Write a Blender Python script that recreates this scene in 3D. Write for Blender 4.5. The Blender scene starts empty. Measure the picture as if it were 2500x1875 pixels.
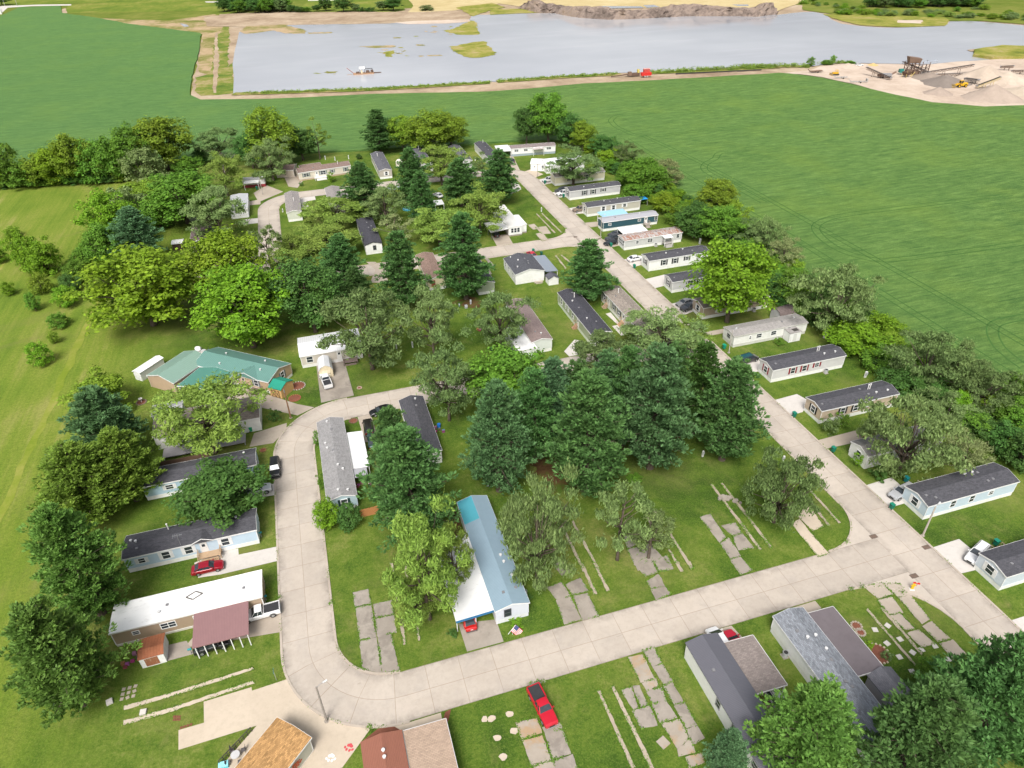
import bpy, math, random
import numpy as np
from mathutils import Vector, Matrix
from mathutils.geometry import tessellate_polygon
R = math.radians
random.seed(7)
scene = bpy.context.scene
COL = scene.collection

# ------------------------------------------------------------------ camera
# world: X runs along the cross streets, Y along the long east street, metres, ground at z = 0
CAM_H = 85.0
FPX, CX, CY = 1700.0, 1250.0, 937.5
TH, ROLL, YAW = 0.601081473, 0.0253364503, -0.285165789
_r = Vector((1, 0, 0)); _f = Vector((0, math.cos(TH), -math.sin(TH))); _d = Vector((0, -math.sin(TH), -math.cos(TH)))
_c, _s = math.cos(ROLL), math.sin(ROLL)
r2 = _c * _r + _s * _d
d2 = -_s * _r + _c * _d
YM = Matrix(((math.cos(YAW), -math.sin(YAW), 0), (math.sin(YAW), math.cos(YAW), 0), (0, 0, 1)))
CAMX, CAMD, CAMF = YM @ r2, YM @ d2, YM @ _f

def W(p, z=0.0):
    """picture point (2500 x 1875) -> world point on the level z"""
    d = CAMX * ((p[0] - CX) / FPX) + CAMD * ((p[1] - CY) / FPX) + CAMF
    t = (z - CAM_H) / d.z
    return Vector((d.x * t, d.y * t, z))
def T(rc, x, y):
    """point read off one of the 16 survey tiles of the photograph"""
    r, c = divmod(rc, 10)
    return (600 * c + x / 3.16, (0, 450, 900, 1375)[r] + y / 3.16)
def TW(rc, x, y, z=0.0):
    return W(T(rc, x, y), z)
def projy(P):
    v = P - Vector((0, 0, CAM_H))
    return CY + FPX * v.dot(CAMD) / v.dot(CAMF)
def height_at(base, topy):
    lo, hi = 0.0, 45.0
    for _ in range(40):
        m = (lo + hi) / 2
        if projy(base + Vector((0, 0, m))) > topy: lo = m
        else: hi = m
    return lo

cam = bpy.data.cameras.new('camera')
cam_o = bpy.data.objects.new('camera', cam); COL.objects.link(cam_o)
mw = Matrix.Identity(4)
for i in range(3):
    mw[i][0], mw[i][1], mw[i][2] = CAMX[i], -CAMD[i], -CAMF[i]
mw[2][3] = CAM_H
cam_o.matrix_world = mw
cam.sensor_fit = 'HORIZONTAL'; cam.sensor_width = 36.0; cam.lens = FPX / 2500 * 36.0
cam.clip_start = 0.5; cam.clip_end = 6000
scene.camera = cam_o

# ------------------------------------------------------------------ object helpers
def tag(o, label=None, cat=None, group=None, kind=None):
    if label: o['label'] = label
    if cat: o['category'] = cat
    if group: o['group'] = group
    if kind: o['kind'] = kind
    return o
def thing(name, label, cat, loc=(0, 0, 0), rz=0.0, group=None):
    o = bpy.data.objects.new(name, None); COL.objects.link(o)
    o.location = loc; o.rotation_euler = (0, 0, rz); o.empty_display_size = 0.5
    return tag(o, label, cat, group)

class MB:
    def __init__(s): s.v = []; s.f = []
    def add(s, vs, fs):
        n = len(s.v); s.v += [tuple(v) for v in vs]; s.f += [tuple(i + n for i in f) for f in fs]; return s
    def box(s, x0, x1, y0, y1, z0, z1):
        return s.add([(x0,y0,z0),(x1,y0,z0),(x1,y1,z0),(x0,y1,z0),(x0,y0,z1),(x1,y0,z1),(x1,y1,z1),(x0,y1,z1)],
                     [(3,2,1,0),(4,5,6,7),(0,1,5,4),(1,2,6,5),(2,3,7,6),(3,0,4,7)])
    def extx(s, prof, x0, x1):
        """profile of (y, z) points, counter-clockwise seen from +x, pulled along x"""
        n = len(prof)
        vs = [(x0, y, z) for y, z in prof] + [(x1, y, z) for y, z in prof]
        fs = [tuple(range(n))[::-1], tuple(range(n, 2 * n))]
        for i in range(n):
            j = (i + 1) % n; fs.append((i, j, n + j, n + i))
        return s.add(vs, fs)
    def exty(s, prof, y0, y1):
        n = len(prof)
        vs = [(x, y0, z) for x, z in prof] + [(x, y1, z) for x, z in prof]
        fs = [tuple(range(n)), tuple(range(n, 2 * n))[::-1]]
        for i in range(n):
            j = (i + 1) % n; fs.append((j, i, n + i, n + j))
        return s.add(vs, fs)
    def prism(s, poly, z0, z1):
        n = len(poly)
        vs = [(p[0], p[1], z0) for p in poly] + [(p[0], p[1], z1) for p in poly]
        fs = [tuple(range(n))[::-1], tuple(range(n, 2 * n))]
        for i in range(n):
            j = (i + 1) % n; fs.append((i, j, n + j, n + i))
        return s.add(vs, fs)
    def bar(s, a, b, w, h=None):
        a, b = Vector(a), Vector(b); h = h or w
        d = (b - a).normalized()
        up = Vector((0, 0, 1)) if abs(d.z) < .9 else Vector((1, 0, 0))
        u = d.cross(up).normalized() * (w / 2); v = u.cross(d).normalized() * (h / 2)
        vs = [a - u - v, a + u - v, a + u + v, a - u + v, b - u - v, b + u - v, b + u + v, b - u + v]
        return s.add(vs, [(3,2,1,0),(4,5,6,7),(0,1,5,4),(1,2,6,5),(2,3,7,6),(3,0,4,7)])
    def tube(s, pts, rad, n=8):
        pts = [Vector(p) for p in pts]
        if not hasattr(rad, '__len__'): rad = [rad] * len(pts)
        rings = []
        for i, p in enumerate(pts):
            d = (pts[min(i + 1, len(pts) - 1)] - pts[max(i - 1, 0)]).normalized()
            up = Vector((0, 0, 1)) if abs(d.z) < .9 else Vector((1, 0, 0))
            u = d.cross(up).normalized(); v = u.cross(d)
            rings.append([p + (u * math.cos(2*math.pi*k/n) + v * math.sin(2*math.pi*k/n)) * rad[i] for k in range(n)])
        vs = [q for r in rings for q in r]; fs = []
        for i in range(len(pts) - 1):
            for k in range(n):
                fs.append((i*n + k, i*n + (k+1) % n, (i+1)*n + (k+1) % n, (i+1)*n + k))
        fs += [tuple(range(n))[::-1], tuple(range((len(pts)-1)*n, len(pts)*n))]
        return s.add(vs, fs)
    def cyl(s, c, r, z0, z1, n=16, r1=None):
        return s.tube([(c[0], c[1], z0), (c[0], c[1], z1)], [r, r if r1 is None else r1], n)
    def build(s, name, m, parent=None, smooth=False, loc=None):
        me = bpy.data.meshes.new(name); me.from_pydata(s.v, [], s.f); me.materials.append(m)
        o = bpy.data.objects.new(name, me); COL.objects.link(o)
        if parent: o.parent = parent
        if loc: o.location = loc
        if smooth: me.polygons.foreach_set('use_smooth', [True] * len(me.polygons))
        return o

def sheet_mesh(name, pts, z, m, thick=0.0):
    pts = [Vector((p[0], p[1], 0)) for p in pts]
    tris = tessellate_polygon([pts])
    vs = [(p.x, p.y, z) for p in pts]; fs = []
    for t in tris:
        a, b, c = (pts[i] for i in t)
        fs.append(tuple(t) if (b - a).cross(c - a).z > 0 else tuple(reversed(t)))
    if thick:
        n = len(pts); area = sum(pts[i].x * pts[(i+1) % n].y - pts[(i+1) % n].x * pts[i].y for i in range(n))
        vs += [(p.x, p.y, z - thick) for p in pts]
        for i in range(n):
            j = (i + 1) % n
            fs.append((i, j, n + j, n + i)[::-1] if area > 0 else (i, j, n + j, n + i))
    me = bpy.data.meshes.new(name); me.from_pydata(vs, [], fs); me.materials.append(m)
    return me
def sheet(name, pts, z, m, kind='structure', thick=0.0):
    me = sheet_mesh(name, pts, z, m, thick)
    o = bpy.data.objects.new(name, me); COL.objects.link(o)
    if kind: o['kind'] = kind
    return o
def tp(*a):
    """('rc', x, y, x, y ...) -> list of world points"""
    rc = a[0]; return [TW(rc, a[i], a[i + 1]) for i in range(1, len(a), 2)]
def wobble(pts, amp, step, seed=0):
    """subdivide an outline and roughen it so the edge reads as natural"""
    rnd = random.Random(seed); out = []
    n = len(pts)
    for i in range(n):
        a, b = Vector((pts[i][0], pts[i][1], 0)), Vector((pts[(i+1) % n][0], pts[(i+1) % n][1], 0)); L = (b - a).length; k = max(1, int(L / step))
        nrm = Vector((-(b - a).y, (b - a).x, 0)).normalized() if L else Vector((0,0,0))
        for j in range(k):
            out.append(a.lerp(b, j / k) + nrm * rnd.uniform(-amp, amp))
    return out

# ------------------------------------------------------------------ materials
_mats = {}
def nodes(name):
    m = bpy.data.materials.new(name); m.use_nodes = True
    nt = m.node_tree; b = nt.nodes['Principled BSDF']
    return m, nt, b
def N(nt, t, **kw):
    n = nt.nodes.new(t)
    for k, v in kw.items():
        if k in n.inputs: n.inputs[k].default_value = v
        else: setattr(n, k, v)
    return n
def lin(c):
    return tuple(((x/255)/12.92 if x/255 <= .04045 else (((x/255)+.055)/1.055)**2.4) for x in c)
def col4(c): return (c[0], c[1], c[2], 1)
def ramp(nt, fac, stops, interp='LINEAR'):
    r = nt.nodes.new('ShaderNodeValToRGB'); r.color_ramp.interpolation = interp
    e = r.color_ramp.elements
    while len(e) < len(stops): e.new(0.5)
    for i, (p, c) in enumerate(stops):
        e[i].position = p; e[i].color = col4(c) if len(c) == 3 else c
    nt.links.new(fac, r.inputs[0]); return r.outputs[0]
def coords(nt, scale=(1,1,1), rot=0.0, kind='Object'):
    tc = nt.nodes.new('ShaderNodeTexCoord'); mp = nt.nodes.new('ShaderNodeMapping')
    mp.inputs['Scale'].default_value = scale; mp.inputs['Rotation'].default_value = (0, 0, rot)
    nt.links.new(tc.outputs[kind], mp.inputs[0]); return mp.outputs[0]
def noise(nt, vec, scale, detail=4, rough=.6, dist=0.0):
    n = N(nt, 'ShaderNodeTexNoise', Scale=scale, Detail=detail, Roughness=rough, Distortion=dist)
    nt.links.new(vec, n.inputs['Vector']); return n.outputs['Fac']
def mix(nt, fac, a, b, mode='MIX'):
    m = nt.nodes.new('ShaderNodeMix'); m.data_type = 'RGBA'; m.blend_type = mode
    for s, v in ((0, fac), (6, a), (7, b)):
        if isinstance(v, (int, float)): m.inputs[s].default_value = v
        elif isinstance(v, tuple): m.inputs[s].default_value = col4(v)
        else: nt.links.new(v, m.inputs[s])
    return m.outputs[2]
def maprange(nt, v, a, b, c=0.0, d=1.0):
    m = N(nt, 'ShaderNodeMapRange'); m.inputs[1].default_value = a; m.inputs[2].default_value = b
    m.inputs[3].default_value = c; m.inputs[4].default_value = d
    nt.links.new(v, m.inputs[0]); return m.outputs[0]
def bump(nt, b, h, strength=.3, dist=.05):
    n = N(nt, 'ShaderNodeBump', Strength=strength, Distance=dist)
    nt.links.new(h, n.inputs['Height']); nt.links.new(n.outputs[0], b.inputs['Normal'])
def cached(fn):
    def g(*a):
        k = (fn.__name__,) + a
        if k not in _mats: _mats[k] = fn(*a)
        return _mats[k]
    return g
@cached
def plain(c, rough=.6, spec=.3, metal=0.0):
    m, nt, b = nodes('paint'); v = coords(nt)
    n = noise(nt, v, 2.3, 5)
    nt.links.new(mix(nt, maprange(nt, n, .35, .75, 0, 1), tuple(x*.88 for x in c), tuple(min(1, x*1.06) for x in c)), b.inputs['Base Color'])
    b.inputs['Roughness'].default_value = rough; b.inputs['Specular IOR Level'].default_value = spec; b.inputs['Metallic'].default_value = metal
    return m
@cached
def siding(c, dirt=.25):
    m, nt, b = nodes('lap_siding'); v = coords(nt)
    n = noise(nt, v, .9, 6, .65); n2 = noise(nt, coords(nt, (9, 9, .5)), 1.0, 3)
    base = mix(nt, maprange(nt, n, .45, .8, 0, dirt), c, tuple(x*.62 for x in c))
    base = mix(nt, maprange(nt, n2, .5, .8, 0, dirt*.6), base, tuple(x*y for x, y in zip(c, (.75, .72, .64))))
    nt.links.new(base, b.inputs['Base Color']); b.inputs['Roughness'].default_value = .55
    w = N(nt, 'ShaderNodeTexWave', Scale=.8, wave_type='BANDS', bands_direction='Z', wave_profile='SAW'); nt.links.new(v, w.inputs[0])
    bump(nt, b, w.outputs[1], .6, .03); return m
@cached
def skirt(c):
    m, nt, b = nodes('skirting_panel'); v = coords(nt)
    n = noise(nt, v, 1.4, 6)
    nt.links.new(mix(nt, maprange(nt, n, .4, .8, 0, .45), c, tuple(x*y for x, y in zip(c, (.68, .64, .55)))), b.inputs['Base Color'])
    b.inputs['Roughness'].default_value = .6
    w = N(nt, 'ShaderNodeTexWave', Scale=1.3, wave_type='BANDS', bands_direction='DIAGONAL'); nt.links.new(coords(nt, (1, 1, 0)), w.inputs[0])
    bump(nt, b, w.outputs[1], .25, .02); return m
@cached
def shingle(c, var=.35, streak=.2, sx=1.0):
    m, nt, b = nodes('roof_shingle'); v = coords(nt, (sx, 1, 1))
    br = N(nt, 'ShaderNodeTexBrick', Scale=1.0); nt.links.new(v, br.inputs[0])
    br.inputs['Brick Width'].default_value = .42; br.inputs['Row Height'].default_value = .19; br.inputs['Mortar Size'].default_value = .012
    br.inputs['Color1'].default_value = col4(tuple(x*(1-var) for x in c)); br.inputs['Color2'].default_value = col4(tuple(min(1, x*(1+var)) for x in c))
    br.inputs['Mortar'].default_value = col4(tuple(x*.5 for x in c))
    n = noise(nt, v, 1.1, 6, .7); n3 = noise(nt, coords(nt, (3.5, .35, .35)), 1, 4)
    k = mix(nt, maprange(nt, n, .4, .75, 0, .4), br.outputs[0], tuple(min(1, x*1.3) for x in c))
    k = mix(nt, maprange(nt, n3, .5, .75, 0, streak), k, tuple(x*.55 for x in c))
    nt.links.new(k, b.inputs['Base Color']); b.inputs['Roughness'].default_value = .9; b.inputs['Specular IOR Level'].default_value = .15
    bump(nt, b, br.outputs[1], .4, .02); return m
@cached
def ribmetal(c, rust=0.0, axis='X', rib=1.6, rough=.4):
    """ribbed sheet metal; axis is the local axis the ribs repeat along"""
    m, nt, b = nodes('ribbed_metal'); v = coords(nt)
    n = noise(nt, v, 1.2, 7, .7)
    k = mix(nt, maprange(nt, n, .4, .8, 0, .35), c, tuple(x*.75 for x in c))
    if rust:
        n2 = noise(nt, coords(nt, (2.2, .5, 1)), .9, 6, .7)
        r = mix(nt, noise(nt, v, 4, 4), (.20, .065, .03), (.34, .13, .06))
        k = mix(nt, maprange(nt, n2, .62 - rust*.3, .72 - rust*.3, 0, .95), k, r)
    w = N(nt, 'ShaderNodeTexWave', Scale=rib/2, wave_type='BANDS', bands_direction=axis); nt.links.new(v, w.inputs[0])
    k = mix(nt, maprange(nt, w.outputs[1], 0.0, .25, .35, 0), k, tuple(x*.55 for x in c))
    nt.links.new(k, b.inputs['Base Color']); b.inputs['Roughness'].default_value = rough; b.inputs['Specular IOR Level'].default_value = .4
    bump(nt, b, w.outputs[1], .4, .03); return m
@cached
def coated(c):
    """painted flat roof with wear"""
    m, nt, b = nodes('coated_roof'); v = coords(nt)
    n = noise(nt, coords(nt, (.6, 1.6, 1)), 1.3, 8, .75); n2 = noise(nt, v, .35, 4)
    k = mix(nt, maprange(nt, n, .56, .72, 0, .55), c, (.33, .31, .29))
    k = mix(nt, maprange(nt, n2, .5, .7, 0, .25), k, tuple(x*.75 for x in c))
    nt.links.new(k, b.inputs['Base Color']); b.inputs['Roughness'].default_value = .5; return m
@cached
def wood(c):
    m, nt, b = nodes('timber'); n = noise(nt, coords(nt, (1.5, 9, 9)), 1.2, 6)
    nt.links.new(mix(nt, n, tuple(x*.6 for x in c), tuple(min(1, x*1.25) for x in c)), b.inputs['Base Color'])
    b.inputs['Roughness'].default_value = .8; return m
@cached
def carpaint(c):
    m, nt, b = nodes('car_paint'); n = noise(nt, coords(nt), .8, 3)
    nt.links.new(mix(nt, n, c, tuple(x*.9 for x in c)), b.inputs['Base Color'])
    b.inputs['Roughness'].default_value = .28; b.inputs['Coat Weight'].default_value = .6; b.inputs['Coat Roughness'].default_value = .05
    b.inputs['Metallic'].default_value = .15; return m
@cached
def glass(c=(.02, .025, .03)):
    m, nt, b = nodes('dark_glass'); n = noise(nt, coords(nt), 1.7, 2)
    nt.links.new(mix(nt, n, c, tuple(x*2.2 for x in c)), b.inputs['Base Color'])
    b.inputs['Roughness'].default_value = .06; b.inputs['Specular IOR Level'].default_value = .6; return m
WHITE = (.78, .78, .77)
def trimw(): return plain((.80, .80, .79), .5)
def rubber(): return plain((.02, .02, .02), .85)
def metalgrey(): return plain((.42, .43, .44), .4, .5, .6)

def ground_mat(name, stops, sc=(.03, .35, 2.4), stretch=(1, 1, 1), rot=0.0, stripes=0.0, bstr=.5, patch=None, dry=None):
    m, nt, b = nodes(name); v = coords(nt, stretch, rot); vp = coords(nt)
    big = noise(nt, vp, sc[0], 5, .6, .4); mid = noise(nt, v, sc[1], 6, .65); fine = noise(nt, v, sc[2], 4, .75)
    a = N(nt, 'ShaderNodeMath', operation='MULTIPLY_ADD'); a.inputs[1].default_value = .5
    nt.links.new(big, a.inputs[0])
    a2 = N(nt, 'ShaderNodeMath', operation='MULTIPLY_ADD'); a2.inputs[1].default_value = .30
    nt.links.new(mid, a2.inputs[0]); 
    a3 = N(nt, 'ShaderNodeMath', operation='MULTIPLY'); a3.inputs[1].default_value = .20
    nt.links.new(fine, a3.inputs[0]); nt.links.new(a3.outputs[0], a2.inputs[2]); nt.links.new(a2.outputs[0], a.inputs[2])
    f = a.outputs[0]
    if stripes:
        w = N(nt, 'ShaderNodeTexWave', Scale=stripes, wave_type='BANDS', bands_direction='X', Distortion=2.0)
        w.inputs['Detail'].default_value = 3; w.inputs['Detail Scale'].default_value = .4
        nt.links.new(coords(nt, (1, .12, 1), rot), w.inputs[0])
        a4 = N(nt, 'ShaderNodeMath', operation='MULTIPLY_ADD'); a4.inputs[1].default_value = .10
        nt.links.new(w.outputs[1], a4.inputs[0]); nt.links.new(f, a4.inputs[2]); f = a4.outputs[0]
    k = ramp(nt, f, stops)
    if dry:
        n4 = noise(nt, vp, .11, 6, .7, .6); n5 = noise(nt, vp, .8, 5, .7)
        mm = N(nt, 'ShaderNodeMath', operation='MULTIPLY'); nt.links.new(maprange(nt, n4, .54, .70), mm.inputs[0]); nt.links.new(maprange(nt, n5, .35, .65), mm.inputs[1])
        k = mix(nt, maprange(nt, mm.outputs[0], 0, 1, 0, dry[1]), k, dry[0])
    nt.links.new(k, b.inputs['Base Color']); b.inputs['Roughness'].default_value = .95; b.inputs['Specular IOR Level'].default_value = .08
    bump(nt, b, fine, bstr, .12)
    return m
# ------------------------------------------------------------------ ground covers
G1, G2, G3, G4 = (.050,.100,.010), (.088,.148,.014), (.128,.185,.018), (.190,.220,.040)
def lawn_mat():
    """park lawn that passes into the rougher, paler mown meadow west of the homes"""
    m, nt, b = nodes('mown_grass'); v = coords(nt)
    big = noise(nt, v, .045, 5, .6, .4); mid = noise(nt, v, .32, 6, .68); fine = noise(nt, v, 2.2, 5, .8)
    def mad(x, k, y=None):
        n = N(nt, 'ShaderNodeMath', operation='MULTIPLY_ADD'); nt.links.new(x, n.inputs[0]); n.inputs[1].default_value = k
        if y is None: n.inputs[2].default_value = 0
        else: nt.links.new(y, n.inputs[2])
        return n.outputs[0]
    f = mad(big, .45, mad(mid, .30, mad(fine, .25)))
    park = ramp(nt, f, [(.40, (.034,.078,.011)), (.47, (.070,.130,.016)), (.53, (.116,.172,.025)), (.60, (.205,.220,.062))])
    n4 = noise(nt, v, .10, 6, .7, .6); n5 = noise(nt, v, .9, 5, .7)
    mm = N(nt, 'ShaderNodeMath', operation='MULTIPLY'); nt.links.new(maprange(nt, n4, .52, .66), mm.inputs[0]); nt.links.new(maprange(nt, n5, .38, .66), mm.inputs[1])
    park = mix(nt, maprange(nt, mm.outputs[0], 0, 1, 0, .75), park, (.205,.190,.070))
    vm = coords(nt, (1, .22, 1), R(4)); m1 = noise(nt, vm, .12, 6, .65); m2 = noise(nt, coords(nt, (1, .03, 1), R(3)), .55, 4, .6)
    g = mad(big, .33, mad(m1, .22, mad(m2, .30, mad(fine, .15))))
    mead = ramp(nt, g, [(.39, (.092,.158,.018)), (.46, (.138,.205,.024)), (.52, (.180,.230,.034)), (.60, (.265,.265,.075))])
    sp = nt.nodes.new('ShaderNodeSeparateXYZ'); nt.links.new(v, sp.inputs[0])
    e = mad(big, 26, sp.outputs[0])
    k = mix(nt, maprange(nt, e, -40, -22), mead, park)
    gr = noise(nt, v, 1.6, 9, .85); gr2 = noise(nt, v, 4.5, 4, .8)
    k = mix(nt, maprange(nt, gr, .42, .60, .0, .42), k, (.034,.070,.009)); k = mix(nt, maprange(nt, gr2, .48, .66, 0, .40), k, (.215,.250,.060))
    wn = noise(nt, v, .035, 4, .6, .8); k = mix(nt, maprange(nt, wn, .55, .70, 0, .45), k, mix(nt, maprange(nt, gr, .40, .62), (.120,.135,.030), (.215,.180,.085)))
    nt.links.new(k, b.inputs['Base Color']); b.inputs['Roughness'].default_value = .95; b.inputs['Specular IOR Level'].default_value = .06
    bump(nt, b, fine, .9, .14); return m
M_LAWN = lawn_mat()
M_MEADOW = ground_mat('hay_field', [(.38, (.085,.135,.018)), (.47, (.125,.175,.024)), (.54, (.170,.200,.034)), (.63, (.25,.235,.07))], (.022, .16, 1.6), stretch=(1, .25, 1), rot=R(4), bstr=.6)
M_ROUGH = ground_mat('rough_grass', [(.30, (.06,.10,.012)), (.46, (.11,.15,.02)), (.6, (.19,.20,.045)), (.72, (.30,.25,.11))], (.02, .12, .9))
M_DIRT = ground_mat('bare_dirt', [(.36, (.20,.145,.095)), (.47, (.31,.235,.160)), (.55, (.39,.305,.215)), (.66, (.47,.39,.29))], (.03, .2, 1.1))
M_DIRTGREEN = ground_mat('patchy_dirt', [(.36, (.09,.125,.02)), (.46, (.20,.19,.06)), (.55, (.38,.28,.17)), (.70, (.47,.35,.23))], (.035, .2, .9))
M_SAND = ground_mat('quarry_sand', [(.34, (.34,.265,.21)), (.46, (.46,.37,.295)), (.56, (.53,.44,.36)), (.70, (.60,.53,.46))], (.02, .14, 1.0))
M_NEEDLES = ground_mat('pine_needles', [(.40, (.060,.034,.016)), (.47, (.105,.060,.028)), (.52, (.085,.080,.022)), (.57, (.065,.115,.018))], (.15, .6, 3))
M_TAN = ground_mat('dry_plateau', [(.30, (.34,.27,.12)), (.48, (.46,.37,.19)), (.62, (.54,.46,.27)), (.75, (.40,.38,.12))], (.012, .08, .5))
M_REED = ground_mat('marsh_grass', [(.38, (.10,.13,.025)), (.46, (.19,.205,.035)), (.53, (.26,.245,.06)), (.62, (.35,.28,.14))], (.05, .20, 1.1))
M_BANK = ground_mat('bank_weeds', [(.38, (.060,.105,.018)), (.46, (.110,.165,.026)), (.53, (.200,.205,.050)), (.60, (.33,.26,.14))], (.05, .22, 1.3))
M_MULCH = ground_mat('mulch', [(.3, (.12,.045,.03)), (.6, (.24,.10,.065)), (.8, (.36,.2,.14))], (.3, 2, 9))

def soy_mat():
    m, nt, b = nodes('soybean_leaves'); v = coords(nt); vs = coords(nt, (.30, 1.0, 1), R(-4)); vr = coords(nt, (.05, 1.0, 1), R(-1))
    big = noise(nt, v, .008, 5, .6, .5); st = noise(nt, vs, .55, 8, .78); row = noise(nt, vr, 1.5, 3, .7); fine = noise(nt, v, 2.4, 4, .8)
    pat = noise(nt, v, .03, 6, .65)
    k = ramp(nt, st, [(.34, (.072,.146,.036)), (.45, (.104,.200,.048)), (.54, (.134,.238,.058)), (.66, (.180,.300,.078))])
    k = mix(nt, maprange(nt, fine, .35, .65, 0, .55), k, mix(nt, .6, k, (.022,.060,.014)))
    k = mix(nt, maprange(nt, row, .50, .66, 0, .60), k, (.036,.092,.022))
    k = mix(nt, maprange(nt, pat, .48, .70, 0, .35), k, (.175,.260,.040))
    sp = nt.nodes.new('ShaderNodeSeparateXYZ'); nt.links.new(v, sp.inputs[0])
    a1 = N(nt, 'ShaderNodeMath', operation='MULTIPLY_ADD'); a1.inputs[1].default_value = 160; nt.links.new(big, a1.inputs[0]); nt.links.new(sp.outputs[0], a1.inputs[2])
    k = mix(nt, maprange(nt, a1.outputs[0], 190, 40, 0, .34), k, (.080,.190,.066))
    nt.links.new(k, b.inputs['Base Color']); b.inputs['Roughness'].default_value = .8; b.inputs['Specular IOR Level'].default_value = .12
    a = N(nt, 'ShaderNodeMath', operation='ADD'); nt.links.new(st, a.inputs[0]); nt.links.new(fine, a.inputs[1])
    bump(nt, b, a.outputs[0], .8, .5); return m
M_SOY = soy_mat()
M_TRACK = plain((.062,.140,.036), .95, .05)

def concrete_mat(name, c, slab=(4.6, 3.55), joint=.035, dirt=.35, uv=True, stain=None):
    m, nt, b = nodes(name)
    v = coords(nt)
    n1 = noise(nt, v, .16, 6, .65, .3); n2 = noise(nt, v, 1.3, 6, .7); n3 = noise(nt, v, 7, 4, .7)
    k = mix(nt, maprange(nt, n1, .40, .66, 0, dirt*1.25), c, tuple(x*y for x, y in zip(c, (.70, .68, .66))))
    k = mix(nt, maprange(nt, n2, .46, .68, 0, .34), k, tuple(x*.68 for x in c))
    k = mix(nt, maprange(nt, n3, .3, .7, 0, .22), k, tuple(min(1, x*1.15) for x in c))
    if stain:
        n4 = noise(nt, v, .33, 7, .7, .5); k = mix(nt, maprange(nt, n4, .50, .62, 0, .75), k, stain)
    if uv:
        br = N(nt, 'ShaderNodeTexBrick', Scale=1.0, offset=0.0); tc = nt.nodes.new('ShaderNodeTexCoord'); nt.links.new(tc.outputs['UV'], br.inputs[0])
        br.inputs['Brick Width'].default_value = slab[0]; br.inputs['Row Height'].default_value = slab[1]; br.inputs['Mortar Size'].default_value = joint
        br.inputs['Mortar Smooth'].default_value = .2; br.inputs['Bias'].default_value = 0
        br.inputs['Color1'].default_value = (.90,.90,.90,1); br.inputs['Color2'].default_value = (1.04,1.035,1.03,1); br.inputs['Mortar'].default_value = (.62,.56,.50,1)
        k = mix(nt, .85, k, br.outputs[0], 'MULTIPLY')
        # tyre-worn lanes and damp gutters along the edges
        sp = nt.nodes.new('ShaderNodeSeparateXYZ'); nt.links.new(tc.outputs['UV'], sp.inputs[0])
        ab = N(nt, 'ShaderNodeMath', operation='ABSOLUTE'); nt.links.new(sp.outputs[1], ab.inputs[0])
        n5 = noise(nt, v, .45, 6, .7)
        ed = N(nt, 'ShaderNodeMath', operation='MULTIPLY'); nt.links.new(maprange(nt, ab.outputs[0], 2.3, 3.4), ed.inputs[0]); nt.links.new(maprange(nt, n5, .40, .60), ed.inputs[1])
        k = mix(nt, maprange(nt, ed.outputs[0], 0, 1, 0, .62), k, tuple(x*.42 for x in c))
        nl = noise(nt, coords(nt, (.5, .5, 1)), .5, 6, .7, .4); k = mix(nt, maprange(nt, nl, .52, .72, 0, .40), k, tuple(x*y for x, y in zip(c, (.70,.72,.76))))
        n6 = noise(nt, v, .8, 5, .6)
        cr = N(nt, 'ShaderNodeTexVoronoi', Scale=.10, feature='DISTANCE_TO_EDGE'); vv = coords(nt)
        ad = N(nt, 'ShaderNodeVectorMath', operation='ADD'); nz = N(nt, 'ShaderNodeTexNoise', Scale=.5, Detail=6); nt.links.new(vv, nz.inputs['Vector'])
        nt.links.new(vv, ad.inputs[0]); nt.links.new(nz.outputs['Color'], ad.inputs[1]); nt.links.new(ad.outputs[0], cr.inputs['Vector'])
        ck = N(nt, 'ShaderNodeMath', operation='MULTIPLY'); nt.links.new(maprange(nt, cr.outputs['Distance'], .0, .008, 1, 0), ck.inputs[0]); nt.links.new(maprange(nt, n6, .60, .66), ck.inputs[1])
        k = mix(nt, maprange(nt, ck.outputs[0], 0, 1, 0, .4), k, (.20,.18,.14))
    nt.links.new(k, b.inputs['Base Color']); b.inputs['Roughness'].default_value = .85; b.inputs['Specular IOR Level'].default_value = .2
    bump(nt, b, n3, .15, .02); return m
M_ROAD = concrete_mat('road_concrete', (.46,.406,.350))
M_DRIVE = concrete_mat('pale_concrete', (.53,.50,.465), uv=False, dirt=.2)
M_DRIVEOLD = concrete_mat('old_concrete', (.40,.345,.285), uv=False, dirt=.5)
M_APRON = concrete_mat('sandy_concrete', (.50,.425,.335), uv=False, dirt=.35)
M_PAD = concrete_mat('weathered_pad', (.32,.285,.245), uv=False, dirt=.75, stain=(.20,.175,.15))
M_PADRUST = concrete_mat('stained_pad', (.36,.315,.262), uv=False, dirt=.6, stain=(.36,.24,.13))
M_STRIP = concrete_mat('footing_concrete', (.39,.33,.26), uv=False, dirt=.55)
M_KERB = concrete_mat('kerb_concrete', (.44,.38,.32), uv=False, dirt=.6)

sheet('ground', [(-2500,-400),(2500,-400),(2500,3500),(-2500,3500)], 0, M_ROUGH)
sheet('lawn', [(-500,-60),(139,-60),(139,288),(93,297),(10,314),(-60,330),(-112,340),(-500,418)], .03, M_LAWN)
M_DRYGRASS = ground_mat('dry_grass', [(.40, (.150,.205,.022)), (.48, (.190,.228,.034)), (.55, (.235,.245,.055)), (.66, (.29,.265,.09))], (.06, .3, 1.5))
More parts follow.
